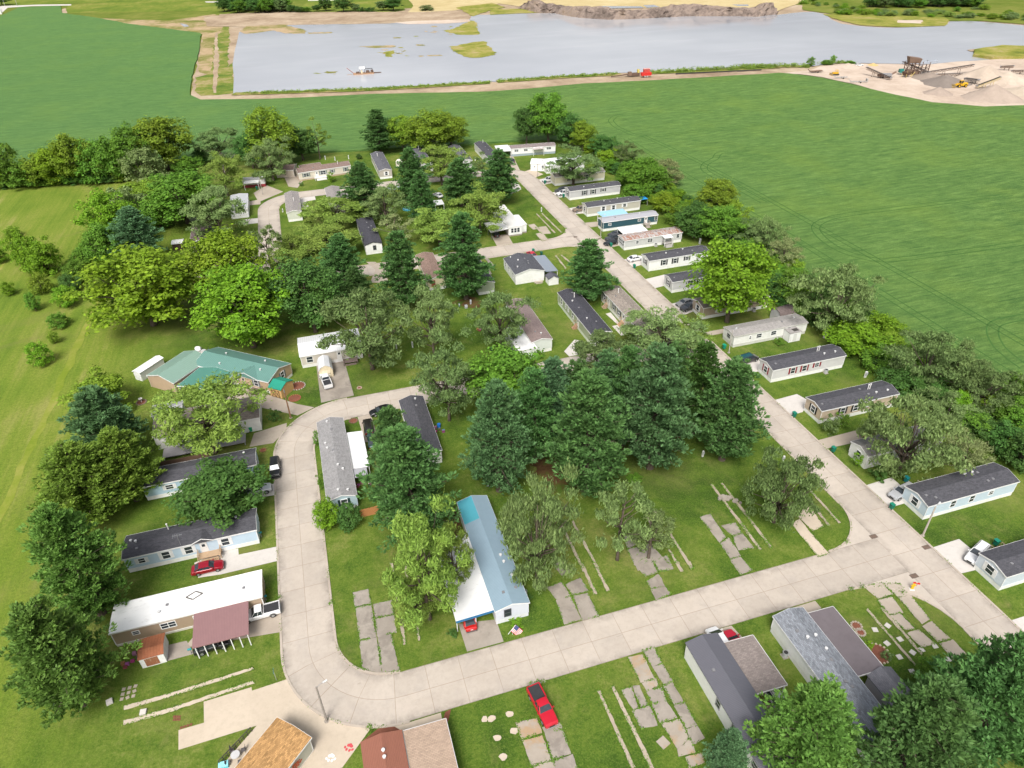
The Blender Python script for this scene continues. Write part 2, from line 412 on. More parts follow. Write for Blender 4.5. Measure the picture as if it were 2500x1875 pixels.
# dry mown strip and vehicle trail down the meadow
sheet('trail', wobble([(-63.2,40),(-62.0,40),(-58.9,150),(-57.8,208),(-58.9,208),(-60.6,150)], .45, 3), .05, M_DRYGRASS)
sheet('trail', wobble(tp(10, 0,650, 60,545, 230,330, 238,330, 72,545, 10,668), .2, 6), .05, M_DRYGRASS)

# soybean crop: a raised block of plants
soy = [(126,-60),(126,76),(122,107),(123.5,118),(126,142),(127.5,153),(126,196),(125.5,248),(130,274),(133,284),(93.5,296),(52,303),(9.9,311),(-60,325),(-112,337),(-500,415)]
soy += [Vector((-700,700,0))] + tp(0, 0,130, 150,60, 470,50, 480,105, 740,140, 1000,190, 1550,260, 1540,400, 1480,600, 1465,740, 1550,778)
soy += tp(1, 200,772, 1000,735, 1900,715) + tp(2, 340,690, 700,655, 1300,625, 2212,572) + tp(3, 400,575, 650,610, 900,665, 1100,715, 1500,800, 1900,832, 2212,825)
soy += [Vector((900,100,0)), Vector((600,-60,0))]
sheet('soybean_field', wobble(soy, .5, 9, 3), .75, M_SOY, kind='stuff', thick=.8)

def ribbon_pts(path, w):
    """offset a polyline (list of Vectors) both ways"""
    L, Rr = [], []
    for i, p in enumerate(path):
        a = path[max(i-1, 0)]; b = path[min(i+1, len(path)-1)]
        d = (b - a).normalized(); n = Vector((-d.y, d.x, 0))
        L.append(p + n * w / 2); Rr.append(p - n * w / 2)
    return L, Rr
def ribbon(name, path, w, z, m, kind='structure', uv=True, parent=None, close=False):
    path = [Vector((p[0], p[1], 0)) for p in path]
    L, Rr = ribbon_pts(path, w)
    vs = []; fs = []; us = []; s = 0
    for i in range(len(path)):
        if i: s += (path[i] - path[i-1]).length
        vs += [(Rr[i].x, Rr[i].y, z), (L[i].x, L[i].y, z)]; us += [(s, -w/2), (s, w/2)]
        if i: fs.append((2*i-2, 2*i, 2*i+1, 2*i-1))
    me = bpy.data.meshes.new(name); me.from_pydata(vs, [], fs); me.materials.append(m)
    if uv:
        ul = me.uv_layers.new()
        for l in me.loops: ul.data[l.index].uv = us[l.vertex_index]
    o = bpy.data.objects.new(name, me); COL.objects.link(o)
    if kind: o['kind'] = kind
    if parent: o.parent = parent
    return o
def fillet(pts, r, n=14):
    pts = [Vector((p[0], p[1], 0)) for p in pts]; out = [pts[0]]
    for i in range(1, len(pts)-1):
        a, p, b = pts[i-1], pts[i], pts[i+1]
        u = (a - p).normalized(); v = (b - p).normalized(); ang = u.angle(v); rr = r[i-1] if hasattr(r, '__len__') else r
        t = rr / math.tan(ang/2); p0 = p + u*t; p1 = p + v*t
        c = p + (u + v).normalized() * (rr / math.sin(ang/2))
        a0 = p0 - c; a1 = p1 - c; tot = a0.angle(a1); sg = 1 if a0.cross(a1).z > 0 else -1
        for k in range(n+1):
            q = a0.copy(); q.rotate(Matrix.Rotation(sg*tot*k/n, 3, 'Z')); out.append(c + q)
    out.append(pts[-1]); return out
# tyre lines through the crop
def smooth(P, n=8):
    P = [Vector((p[0], p[1], 0)) for p in P]; out = []
    for i in range(len(P)-1):
        p0, p1, p2, p3 = P[max(i-1,0)], P[i], P[i+1], P[min(i+2,len(P)-1)]
        for k in range(n):
            t = k/n; out.append(.5*((2*p1) + (p2-p0)*t + (2*p0-5*p1+4*p2-p3)*t*t + (3*p1-p0-3*p2+p3)*t**3))
    return out + [P[-1]]
def wheel_lines(path, gap=2.2, w=.3):
    L, Rr = ribbon_pts(smooth(path), gap)
    for side in (L, Rr): ribbon('wheel_track', side, w, .775, M_TRACK, uv=False)
wheel_lines([(136,-40),(135.5,60),(137,120),(138,170),(137,200),(137,282)], 2.2, .32)
wheel_lines([(150,-40),(149,60),(150,130),(150,230),(146,284)], 2.0, .35)
for rc, pts in ((13, (2212,470, 1700,540, 1200,600, 1000,590, 800,530, 660,440, 600,350, 680,290, 850,250, 1200,205, 2100,95)),
                (13, (2212,1040, 2000,1090, 1960,1160, 2000,1260, 2080,1340, 2212,1440)),
                (2, (2212,1240, 1800,1190, 1720,1240, 1650,1280, 1640,1320, 1690,1360, 1850,1440, 2100,1580)),
                (2, (2212,960, 1700,1010, 1200,1065, 1000,1010, 930,960, 930,930, 1000,900, 1300,880)),):
    wheel_lines(tp(rc, *pts), 2.4, .36)

# ------------------------------------------------------------------ streets
loop = fillet([(80.6,-70),(80.6,260.3),(-13.6,260.3),(-13.6,187.2),(77.2,187.2)], [10, 12, 9])
ribbon('road', loop, 7.1, .060, M_ROAD)
south = fillet([(77.2,54.45),(-11.3,54.45),(-11.3,121.4),(77.2,121.4)], [11.6, 11.6])
ribbon('road', south, 7.2, .064, M_ROAD)
def corner(cx, cy, sx, sy, r):
    pts = [(cx, cy)] + [(cx + sx*r*(1-math.cos(a)) if 0 else cx + sx*(r - r*math.cos(a)), cy + sy*(r - r*math.sin(a))) for a in [R(i*10) for i in range(10)]]
    # arc from (cx, cy+r) to (cx+r, cy)
    sheet('road_corner', pts, .068, M_DRIVEOLD2)
    return [Vector((p[0], p[1], 0)) for p in pts[1:]]
M_DRIVEOLD2 = concrete_mat('corner_concrete', (.46,.406,.350), uv=False, dirt=.3)
KERB_PATHS = []
E77 = 77.05
c1 = corner(E77, 58.05, -1, 1, 8.5); c2 = corner(E77, 50.85, -1, -1, 10.5)
c3 = corner(E77, 190.75, -1, 1, 8); c4 = corner(E77, 183.65, -1, -1, 6)
c5 = corner(E77, 125.0, -1, 1, 5); c6 = corner(E77, 117.8, -1, -1, 5)
def kerb(path, w=.32):
    path = [Vector((p[0], p[1], 0)) for p in path]; KERB_PATHS.append(path)
    L, Rr = ribbon_pts(path, w); vs = []; fs = []
    for a, b in zip(L, Rr): vs += [(a.x,a.y,.02),(a.x,a.y,.13),(b.x,b.y,.13),(b.x,b.y,.02)]
    for i in range(len(path)-1):
        k = 4*i
        for j in range(3): fs.append((k+j, k+j+1, k+4+j+1, k+4+j))
    n = 4*(len(path)-1); fs += [(0,1,2,3),(n+3,n+2,n+1,n)]
    mb = MB(); mb.add(vs, fs); o = mb.build('kerb', M_KERB); o['kind'] = 'structure'
Lp, Rp = ribbon_pts(loop, 7.3); Ls, Rs = ribbon_pts(south, 7.4)

kerb([(84.25,-40),(84.25,248)])
def clipx(pts, xm): return [p for p in pts if p.x <= xm]
kerb(clipx(Rs, 68) ); kerb(clipx(Ls, 66.5))
kerb([(E77-8.6,58.2)] + list(reversed(c1)) + [(E77-.1,66.6),(E77-.1,112.7)] + list(c6) )
kerb([(E77-10.6,50.7)] + list(reversed(c2)) + [(E77-.1,40),(E77-.1,-40)])
kerb(list(c5)[::1]); kerb([(E77-.1,130),(E77-.1,177.6)] + list(c4) + [(44,183.5),(-3,183.5)])
kerb([(-3,190.9),(E77-8,190.9)] + list(reversed(c3)) + [(E77-.1,199),(E77-.1,250)])
for p in (Lp, ):
    kerb([q for q in p if q.y > 200 and q.x < 70])

# ------------------------------------------------------------------ driveways, pads and strips
_dz = [.040]
def drive(m, *a):
    pts = tp(*a) if isinstance(a[0], int) else a[0]
    _dz[0] += .0006
    return sheet('driveway', pts, _dz[0], m)
D = M_DRIVE; O = M_DRIVEOLD
drive(D, 23, 280,245, 460,197, 545,245, 505,335, 415,362)
drive(O, 23, 615,555, 690,618, 890,575, 1150,510, 1060,440)
drive(D, 23, 980,905, 1190,840, 1280,920, 1290,1040, 1140,1085)
drive(D, 23, 1495,1385, 1710,1315, 1850,1430, 1950,1440, 1900,1540, 1690,1590)
drive(D, 33, 2090,450, 2260,395, 2400,470, 2240,590)
drive(D, 12, 1865,1372, 2060,1330, 2085,1440, 1960,1462)
drive(O, 12, 1600,1150, 1980,1080, 2010,1105, 1640,1178)
drive(D, 12, 1378,925, 1560,880, 1570,975, 1490,1008)
drive(D, 12, 1178,735, 1335,697, 1345,780, 1258,803)
drive(D, 12, 1012,582, 1160,560, 1165,620, 1085,642)
drive(O, 12, 848,430, 990,405, 1000,470, 905,492)
drive(O, 12, 715,298, 840,287, 840,322, 765,332)
drive(D, 12, 598,185, 720,165, 715,225, 645,228)
drive(D, 12, 465,65, 575,42, 590,95, 520,103)
drive(D, 2, 360,1387, 470,1365, 475,1412, 405,1425)
drive(M_APRON, 2, 220,1335, 310,1305, 400,1345, 340,1370)
drive(O, 1, 2050,1330, 2130,1345, 2060,1200, 2035,1195)
drive(O, 21, 0,150, 190,208, 400,275, 530,300, 400,362, 110,300, -250,215, -350,120)
drive(M_PAD, 21, 540,-60, 760,-60, 835,208, 582,265)
drive(O, 20, 1960,500, 2212,420, 2212,470, 2110,575, 1925,605)
drive(D, 20, 1950,935, 2115,888, 2118,978, 1950,1000)
drive(D, 20, 1500,1500, 1660,1425, 1838,1388, 1842,1437, 2145,1372, 2152,1482, 1700,1590, 1530,1615)
drive(O, 30, 1905,455, 2172,325, 2182,530, 1500,645, 1430,645, 1500,560)
drive(M_PAD, 30, 1240,770, 1265,640, 1440,600, 1500,700)
drive(M_APRON, 30, 1378,1290, 1575,1232, 1572,1070, 1940,958, 1946,985, 2220,895, 2330,1000, 2560,1180, 2870,1262, 2640,1580, 2000,1700, 1800,1650, 1690,1590, 1980,1255, 1378,1442)
drive(M_APRON, 31, 1135,1268, 1505,1155, 1520,1235, 1200,1300)
drive(M_PAD, 31, 1640,470, 1930,435, 1990,607, 1708,684)
drive(O, 32, 1630,545, 1850,483, 1960,600, 1760,660)
drive(O, 33, 380,360, 600,292, 650,350, 480,410)
drive(D, 11, 410,85, 530,80, 540,120, 480,130, 485,185, 440,195)
drive(D, 11, 740,62, 830,60, 825,95, 790,95, 812,145, 770,150)
drive(O, 1, 330,1440, 280,1330, 370,1330, 440,1400, 400,1450)
drive(O, 1, 100,1560, 290,1480, 160,1430, 60,1490)
drive(O, 10, 1900,140, 2010,115, 2010,155, 1900,165)
drive(D, 10, 1860,275, 1990,262, 1990,300, 1880,312)
drive(O, 11, 930,600, 1000,660, 960,760, 1100,760, 1080,660, 1000,600)
drive(O, 11, 1895,400, 2020,385, 2065,465, 1940,480)
drive(D, 12, 640,1200, 700,1210, 740,1300, 600,1330, 560,1290)
drive(D, 12, 880,1000, 920,990, 1000,1090, 1080,1140, 1000,1170, 930,1095, 975,1085)
drive(O, 21, 862,370, 965,352, 1000,470, 1010,560, 920,570)
drive(D, 1, 2030,1480, 2100,1405, 2125,1455, 2040,1500)
drive(M_MULCH, 31, 900,1375, 1040,1262, 1130,1252, 1195,1290)
drive(M_MULCH, 31, 1515,1230, 1540,1150, 1585,1125, 1560,1230)
drive(M_NEEDLES, wobble([(30,85),(36,83),(43,84),(46,90),(44,97),(37,99),(31,93)], 1.1, .6))
drive(M_NEEDLES, wobble([(55,92),(60,91),(65,95),(64,101),(57,100)], 1.0, .6))
drive(M_NEEDLES, wobble([(13,79),(14.6,78),(14.6,86),(12.5,87)], .3, 1.2))
drive(M_NEEDLES, wobble([(32,156),(37,155),(39,159),(36,162),(31,160)], .7, 1.4))

PADS = []; KERBS = []
_pz = [.085]
def pads(name, m, rc, quads):
    for q in quads:
        _pz[0] += .0005
        P_ = tp(rc, *q)
        if name == 'concrete_pad':
            c_ = sum(P_, Vector((0,0,0)))/len(P_); P_ = [p + (p - c_).normalized()*.10 for p in P_]
        PADS.append(P_)
        o = sheet(name, wobble(P_, .06, .5, int(_pz[0]*1e5)), _pz[0], m, thick=.06)
PD, PR = M_PAD, M_PADRUST
pads('concrete_pad', PD, 31, [(830,230,945,203,965,315,845,340),(848,350,968,325,1005,570,880,595),(880,605,1010,580,1050,845,900,815),(985,320,1125,288,1140,395,1000,420),(1000,432,1140,405,1162,532,1015,565),(1020,572,1120,548,1185,828,1055,848)])
pads('concrete_pad', PD, 32, [(430,190,540,150,605,255,500,280),(500,290,610,265,690,435,560,470),(575,165,685,115,745,215,625,245),(630,255,740,235,825,408,700,440),(480,10,555,-10,620,75,540,95)])
pads('concrete_pad', PD, 32, [(1195,140,1290,85,1335,180,1235,195),(1235,205,1335,185,1380,240,1270,290),(1100,10,1230,-60,1280,70,1190,100),(1255,0,1350,-60,1400,40,1290,68)])
pads('concrete_pad', PD, 22, [(1025,1300,1095,1275,1140,1340,1050,1390),(1165,1365,1225,1355,1400,1545,1290,1565,1225,1455),(1050,1400,1160,1370,1220,1455,1130,1560)])
pads('concrete_pad', PD, 22, [(1610,1150,1690,1125,1805,1300,1760,1345),(1765,1355,1830,1305,1920,1445,1845,1470),(1775,1215,1880,1192,1930,1270,1860,1290),(1870,1300,1935,1275,2020,1385,1905,1400,1875,1340),(1845,1480,1920,1455,2010,1555,1920,1590)])
pads('concrete_pad', M_APRON, 23, [(420,1200,480,1165,700,1425,620,1450),(470,1140,540,1050,665,1215,580,1250)])
pads('concrete_pad', PR, 32, [(190,1230,350,1200,385,1310,235,1355),(240,1375,390,1335,460,1520,310,1560),(325,1572,470,1530,500,1640,350,1680),(1055,730,1165,710,1255,890,1150,920),(1165,930,1265,895,1285,955,1200,985),(1315,1240,1450,1210,1525,1350,1430,1430),(1440,1440,1530,1360,1570,1460,1450,1490),(1500,1500,1620,1465,1640,1540,1530,1580)])
pads('concrete_pad', PD, 32, [(395,1270,530,1235,540,1290,420,1310),(415,1320,545,1285,610,1470,470,1515),(485,1530,620,1480,660,1590,510,1650),
     (1000,985,1080,960,1130,1110,1095,1130),(1090,955,1140,950,1205,1095,1150,1110),(1090,1145,1220,1105,1275,1250,1155,1275),
     (1195,990,1310,965,1345,1060,1245,1085),(1240,1095,1345,1065,1425,1190,1300,1230),
     (1170,680,1255,655,1310,770,1240,795),(1245,805,1320,780,1395,915,1330,940),(1325,950,1395,925,1480,1075,1410,1095),(1410,1105,1490,1080,1580,1245,1500,1270),(1500,1285,1585,1260,1640,1350,1560,1400),(420,915,300,950,290,930,400,905)])
pads('concrete_pad', M_DRIVEOLD, 33, [(980,185,1105,155,1200,240,1090,275),(1120,160,1250,165,1330,250,1240,260),(1085,290,1190,260,1275,385,1160,395),(1245,270,1340,255,1480,430,1420,470),(1170,405,1260,395,1370,510,1290,510),(1310,540,1400,520,1520,620,1420,650),(1430,490,1500,455,1640,585,1545,605),(1560,620,1660,595,1765,705,1660,740)])
pads('concrete_pad', M_DRIVEOLD, 12, [(280,315,330,308,370,345,320,350),(340,335,420,325,460,380,390,385),(340,385,390,370,440,430,390,440)])
pads('concrete_pad', D, 12, [(140,40,225,25,230,40,180,65),(110,10,200,-10,215,12,140,30)])
def strips(m, rc, *qs): pads('concrete_footing', m, rc, qs)
strips(M_STRIP, 31, (1110,0,1135,0,1160,160,1145,170),(1145,180,1165,170,1180,290,1160,300),(1185,430,1210,425,1238,625,1215,632),(1220,10,1238,5,1260,190,1245,195),(1310,430,1325,425,1345,600,1330,602))
strips(M_STRIP, 32, (685,10,705,0,815,238,790,245),(780,0,800,-5,912,213,890,220),(1418,-5,1440,-15,1478,62,1460,68),(1515,-5,1535,-12,1562,42,1545,48))
strips(M_STRIP, 22, (525,1200,545,1195,725,1560,705,1570),(615,1180,630,1175,830,1540,812,1550),(1190,1150,1205,1145,1245,1215,1230,1222),(1245,1100,1265,1095,1310,1165,1295,1170),(1360,1400,1375,1395,1480,1560,1455,1570),(1370,1280,1385,1275,1560,1545,1535,1552))
strips(M_STRIP, 22, (1690,900,1705,893,2085,1395,2065,1402),(1768,888,1780,882,2165,1378,2148,1385))
strips(M_STRIP, 23, (0,1045,10,1035,268,1380,252,1385),(0,1160,8,1150,185,1395,170,1402),(355,735,368,728,455,825,440,832),(480,945,492,938,715,1208,698,1214),(560,950,572,943,796,1190,780,1196))
strips(M_APRON, 30, (957,1105,1300,1010,1945,808,1960,822,1300,1040,957,1135),(955,1220,1300,1125,1955,910,1965,930,1300,1155,955,1252))
strips(M_STRIP, 32, (815,990,838,985,1110,1575,1080,1590),(922,955,945,948,1255,1580,1225,1595))
strips(M_STRIP, 33, (990,360,1005,352,1378,785,1368,795),(1100,350,1120,340,1430,700,1418,712),(1575,870,1590,865,1745,1055,1730,1062))
strips(M_STRIP, 12, (342,230,350,226,495,375,485,380),(383,226,392,222,545,372,535,377),(490,555,500,550,580,650,570,658),(532,548,542,544,620,610,608,615))
strips(M_PAD, 11, (1855,655,1875,648,1900,695,1880,700),(1850,580,1870,575,1920,630,1885,640))
# ------------------------------------------------------------------ foliage
@cached
def leaf_mat(c, tone, var):
    m, nt, b = nodes('leaves')
    gi = nt.nodes.new('ShaderNodeNewGeometry'); oi = nt.nodes.new('ShaderNodeObjectInfo')
    c0 = tuple(x*(1-var) for x in c); c1 = tuple(min(1, x*(1+var)) for x in c)
    k = ramp(nt, gi.outputs['Random Per Island'], [(0, c0), (.55, c), (1, tuple(a*(1-.35*var)+t*.35*var for a, t in zip(c1, tone)))])
    v = coords(nt); n = noise(nt, v, .28, 3)
    k = mix(nt, maprange(nt, n, .45, .7, 0, .5), k, tone)
    hs = N(nt, 'ShaderNodeHueSaturation'); nt.links.new(k, hs.inputs['Color'])
    nt.links.new(maprange(nt, oi.outputs['Random'], 0, 1, .98, 1.28), hs.inputs['Value'])
    nt.links.new(maprange(nt, oi.outputs['Random'], 0, 1, .494, .512), hs.inputs['Hue'])
    nt.links.new(hs.outputs[0], b.inputs['Base Color']); b.inputs['Roughness'].default_value = .6; b.inputs['Specular IOR Level'].default_value = .2
    tr = nt.nodes.new('ShaderNodeBsdfTranslucent'); nt.links.new(hs.outputs[0], tr.inputs[0])
    ms = nt.nodes.new('ShaderNodeMixShader'); ms.inputs[0].default_value = .36
    nt.links.new(b.outputs[0], ms.inputs[1]); nt.links.new(tr.outputs[0], ms.inputs[2])
    nt.links.new(ms.outputs[0], nt.nodes['Material Output'].inputs['Surface']); return m
TONE = {
 'pine': leaf_mat((.098,.205,.060), (.155,.285,.072), .40),
 'pineb': leaf_mat((.112,.222,.098), (.180,.310,.145), .40),
 'piney': leaf_mat((.160,.262,.038), (.240,.335,.046), .40),
 'pinec': leaf_mat((.105,.215,.082), (.165,.300,.112), .40),
 'pinem': leaf_mat((.125,.230,.046), (.195,.305,.056), .40),
 'dark': leaf_mat((.072,.160,.034), (.115,.215,.044), .42),
 'mid': leaf_mat((.112,.225,.026), (.180,.300,.032), .42),
 'bright': leaf_mat((.150,.290,.019), (.235,.365,.024), .42),
 'yellow': leaf_mat((.178,.282,.019), (.275,.355,.025), .42),
 'olive':  leaf_mat((.175,.275,.026), (.265,.345,.034), .40),
 'grey': leaf_mat((.180,.262,.088), (.270,.340,.120), .42),
 'greyd': leaf_mat((.135,.205,.066), (.205,.275,.092), .42),
 'locust': leaf_mat((.200,.295,.054), (.300,.380,.075), .42),
 'tan': leaf_mat((.215,.255,.100), (.300,.315,.135), .40),
}
M_BARK = ground_mat('bark', [(.3, (.055,.042,.032)), (.5, (.12,.095,.075)), (.75, (.20,.165,.135))], (.8, 3, 12), stretch=(1, 1, .25))
M_DEADWOOD = ground_mat('dead_bark', [(.3, (.16,.145,.13)), (.6, (.27,.25,.23)), (.8, (.36,.34,.31))], (.8, 3, 12))

def diamonds(name, C, U, V, smooth=False):
    """one small four-cornered leaf spray per row: centre C, half axes U and V"""
    n = len(C); P = np.empty((n, 4, 3), np.float32)
    P[:, 0] = C - U; P[:, 1] = C - V; P[:, 2] = C + U; P[:, 3] = C + V
    me = bpy.data.meshes.new(name)
    me.vertices.add(n*4); me.vertices.foreach_set('co', P.ravel())
    me.loops.add(n*4); me.loops.foreach_set('vertex_index', np.arange(n*4, dtype=np.int32))
    me.polygons.add(n); me.polygons.foreach_set('loop_start', np.arange(0, n*4, 4, dtype=np.int32))
    try: me.polygons.foreach_set('loop_total', np.full(n, 4, dtype=np.int32))
    except Exception: pass
    me.update(calc_edges=True); me.materials.append(TONE['mid']); return me
def unit(a): return a / np.maximum(np.linalg.norm(a, axis=-1, keepdims=True), 1e-6)
def perp_axes(Nn, rg):
    t = unit(np.cross(Nn, rg.normal(size=Nn.shape))); return t, np.cross(Nn, t)

def broad_variant(seed, lobes=58, per=190, airy=False, droop=0.0, low=.16, leaf=.34, shape=1.0, height=16., width=12.):
    rg = np.random.default_rng(seed); C = []; Nr = []; S = []
    zc = height*(1+low)/2; hz = height*(1-low)/2; rx = width/2
    centres = []
    skew = rg.normal(size=2)*.05*width
    for i in range(lobes):
        u = 1-2*(i+.5)/lobes; ph = i*2.39996 + rg.uniform(-.5, .5)
        inner = rg.random() < (.25 if not airy else .15)
        rr = rg.uniform(.35, .6) if inner else rg.uniform(.70, .98)
        rad = math.sqrt(max(0, 1-u*u))
        # fuller below the middle, rounded top
        wf = (1.0 - .16*u) * shape
        p = np.array([rad*math.cos(ph)*rx*rr*wf, rad*math.sin(ph)*rx*rr*wf, zc + u*hz*rr])
        p[:2] += skew*(u+1)/2 + rg.normal(size=2)*.06*width
        p += rg.normal(size=3)*np.array([1.1, 1.1, .9] if airy else [.45, .45, .5])*width/12.
        r = rg.uniform(.085, .155)*width*(.80 if airy else 1.0)
        centres.append((p, r))
        k = int(per*rg.uniform(.6, 1.3))
        d = unit(rg.normal(size=(k, 3))); d[:, 2] = np.where(d[:, 2] < -.35, -d[:, 2]*.6, d[:, 2]); d = unit(d)
        q = r*(rg.uniform(.45, 1.05, size=(k, 1))**.6)
        pos = p + d*q*np.array([1.0, 1.0, .82])
        # ragged outer twigs
        tw = rg.random(k) < .20
        pos[tw] += d[tw]*rg.uniform(.15, .75, size=(tw.sum(), 1))*r
        C.append(pos); Nr.append(unit(d*.8 + rg.normal(size=(k, 3))*.50 + np.array([0, 0, .75]))); S.append(rg.uniform(.65, 1.25, k)*leaf)
    C = np.concatenate(C); Nr = np.concatenate(Nr); S = np.concatenate(S)
    t, b = perp_axes(Nr, rg)
    if droop:
        dn = unit(np.stack([rg.normal(size=len(C))*.45, rg.normal(size=len(C))*.45, -np.ones(len(C))], 1))
        mixv = unit(t*(1-droop) + dn*droop); b = unit(np.cross(Nr, mixv)); t = mixv
        me = diamonds('crown', C, t*S[:, None]*1.25, b*S[:, None]*.42)
    else:
        me = diamonds('crown', C, t*S[:, None], b*S[:, None]*.62)
    # trunk and limbs
    mb = MB(); r0 = .026*height if not airy else .022*height; rnd = random.Random(seed)
    fork = height*(low + .12); top = Vector((skew[0]*.6, skew[1]*.6, height*.8))
    mb.tube([(0,0,-.3), (0,0,.5), (rnd.uniform(-.3,.3), rnd.uniform(-.3,.3), fork), tuple(top)], [r0*1.35, r0, r0*.75, r0*.15], 9)
    for p, r in centres[::2]:
        z0 = min(fork*rnd.uniform(.75, 1.6), p[2]*.8)
        a = Vector((0, 0, z0)); e = Vector(p); m = a.lerp(e, .5) + Vector((rnd.uniform(-.5,.5), rnd.uniform(-.5,.5), -.2))
        mb.tube([a, m, e], [r0*.42, r0*.24, r0*.06], 5)
    tm = bpy.data.meshes.new('trunk'); tm.from_pydata(mb.v, [], mb.f); tm.materials.append(M_BARK)
    tm.polygons.foreach_set('use_smooth', [True]*len(tm.polygons))
    return me, tm, height, width

def pine_variant(seed, height=20., width=11., bottom=.10, dense=1.0):
    """soft-needled pine: whorls of upswept branches carrying flattened plumes"""
    rg = np.random.default_rng(seed); rnd = random.Random(seed)
    C = []; U = []; V = []; mb = MB(); r0 = .019*height
    mb.tube([(0,0,-.3), (0,0,.6), (rnd.uniform(-.2,.2), rnd.uniform(-.2,.2), height*.5), (0,0,height*.98)], [r0*1.5, r0*1.1, r0*.7, r0*.08], 9)
    z = height*bottom; az = rnd.random()*6
    bumpy = [rnd.uniform(.70, 1.15) for _ in range(12)]
    while z < height*.985:
        t = (z/height - bottom)/(1-bottom)
        prof = min(1.0, (t/.20)**.6*.75+.25) * (1 - max(0, t-.12)/.88*.98)**.66
        nb = 7 if t < .75 else 5
        for k in range(nb):
            az += 6.2832/nb + rnd.uniform(-.35, .35)
            Lb = width/2*prof*rnd.uniform(.55, 1.12)*bumpy[int((az % 6.2832)/6.2832*6) % 12]*1.05 + .35
            if rnd.random() < .08 and t < .7: continue
            el = rnd.uniform(-.06, .20) + .50*t**2
            d = np.array([math.cos(az)*math.cos(el), math.sin(az)*math.cos(el), math.sin(el)])
            sd = np.array([-math.sin(az), math.cos(az), 0])
            p0 = np.array([0, 0, z]); sag = -.05*Lb
            if Lb > 1.2: mb.tube([tuple(p0), tuple(p0 + d*Lb*.55 + [0,0,sag]), tuple(p0 + d*Lb*.92 + [0,0,.06*Lb])], [r0*.26*(1-t*.7), r0*.16*(1-t*.7), .02], 4)
            ncl = max(2, int(Lb*1.05*dense + .5))
            for j in range(ncl):
                f = (j + rnd.uniform(.2, .9))/ncl
                sp = 1.0 - .72*f if j else rnd.uniform(.94, 1.04)
                q = p0 + d*Lb*sp + np.array([0, 0, sag*math.sin(sp*3.1) + .12*Lb*sp*sp]) + sd*rg.normal()*(.10 + .30*f)*Lb*.62
                q[2] += rg.normal()*.12
                rc = rnd.uniform(.42, .78)*(1 if t < .8 else .7)*width/11.
                kk = int(34*rnd.uniform(.8, 1.2))
                u = unit(rg.normal(size=(kk, 3))); u[:, 2] = np.abs(u[:, 2])*rg.choice([1, 1, 1, -.45], kk)
                u = unit(u)
                cen = q + u*rc*np.array([1., 1., .62])*rg.uniform(.55, 1.0, size=(kk, 1))
                dirs = unit(u*.75 + d*.35 + np.array([0, 0, .45]) + rg.normal(size=(kk, 3))*.28)
                ln = rg.uniform(.20, .36, size=(kk, 1))
                upv = unit(u*.6 + np.array([0, 0, .8]) + rg.normal(size=(kk, 3))*.3)
                sv = unit(np.cross(dirs, upv))
                C.append(cen); U.append(dirs*ln); V.append(sv*rg.uniform(.085, .15, size=(kk, 1)))
        z += height*.043*rnd.uniform(.8, 1.2)*(1 - .35*t)
    me = diamonds('crown', np.concatenate(C), np.concatenate(U), np.concatenate(V))
    tm = bpy.data.meshes.new('trunk'); tm.from_pydata(mb.v, [], mb.f); tm.materials.append(M_BARK)
    return me, tm, height, width

def dead_variant(seed, height=14., width=7.):
    rnd = random.Random(seed); mb = MB()
    def grow(p, d, L, r, k):
        q = p + d*L; mb.tube([p, p.lerp(q, .5) + Vector((rnd.uniform(-.1,.1),)*3)*L, q], [r, r*.75, r*.5], 5)
        if k == 0: return
        for _ in range(3 if k > 1 else 4):
            n = (d + Vector((rnd.gauss(0,.55), rnd.gauss(0,.55), rnd.gauss(.15,.3)))).normalized(); grow(q, n, L*rnd.uniform(.55,.8), r*.5, k-1)
    grow(Vector((0,0,-.2)), Vector((0,0,1)), height*.32, .22, 4)
    tm = bpy.data.meshes.new('trunk'); tm.from_pydata(mb.v, [], mb.f); tm.materials.append(M_DEADWOOD)
    return None, tm, height, width

VAR = {
 'pine': [pine_variant(s, dense=1.25) for s in (11, 12, 13, 14)],
 'maple': [broad_variant(s, 92, 150, leaf=.30) for s in (21, 22, 23, 24, 25)],
 'locust': [broad_variant(s, 54, 210, airy=True, droop=.45, low=.20, leaf=.27) for s in (31, 32, 33, 34, 35)],
 'willow': [broad_variant(s, 60, 230, airy=True, droop=.78, low=.10, leaf=.27) for s in (41, 42, 43, 44)],
 'bush': [broad_variant(s, 52, 110, low=-.02, leaf=.24, height=8., width=8.) for s in (51, 52, 53, 54)],
 'ragged': [broad_variant(s, 24, 200, airy=True, droop=.55, low=.34, leaf=.26, height=14., width=10.) for s in (61, 62)],
 'shrub': [broad_variant(s, 22, 60, low=-.05, leaf=.11, height=2.4, width=2.6) for s in (71, 72, 73)],
 'dead': [dead_variant(81), dead_variant(82)],
}
CAT = {'pine':'pine tree','maple':'tree','locust':'tree','willow':'tree','bush':'tree','ragged':'tree','shrub':'shrub','dead':'tree'}
NAME = {'pine':'pine_tree','maple':'leafy_tree','locust':'airy_tree','willow':'drooping_tree','bush':'bushy_tree','ragged':'ragged_tree','shrub':'shrub','dead':'dead_tree'}
_tc = [0]
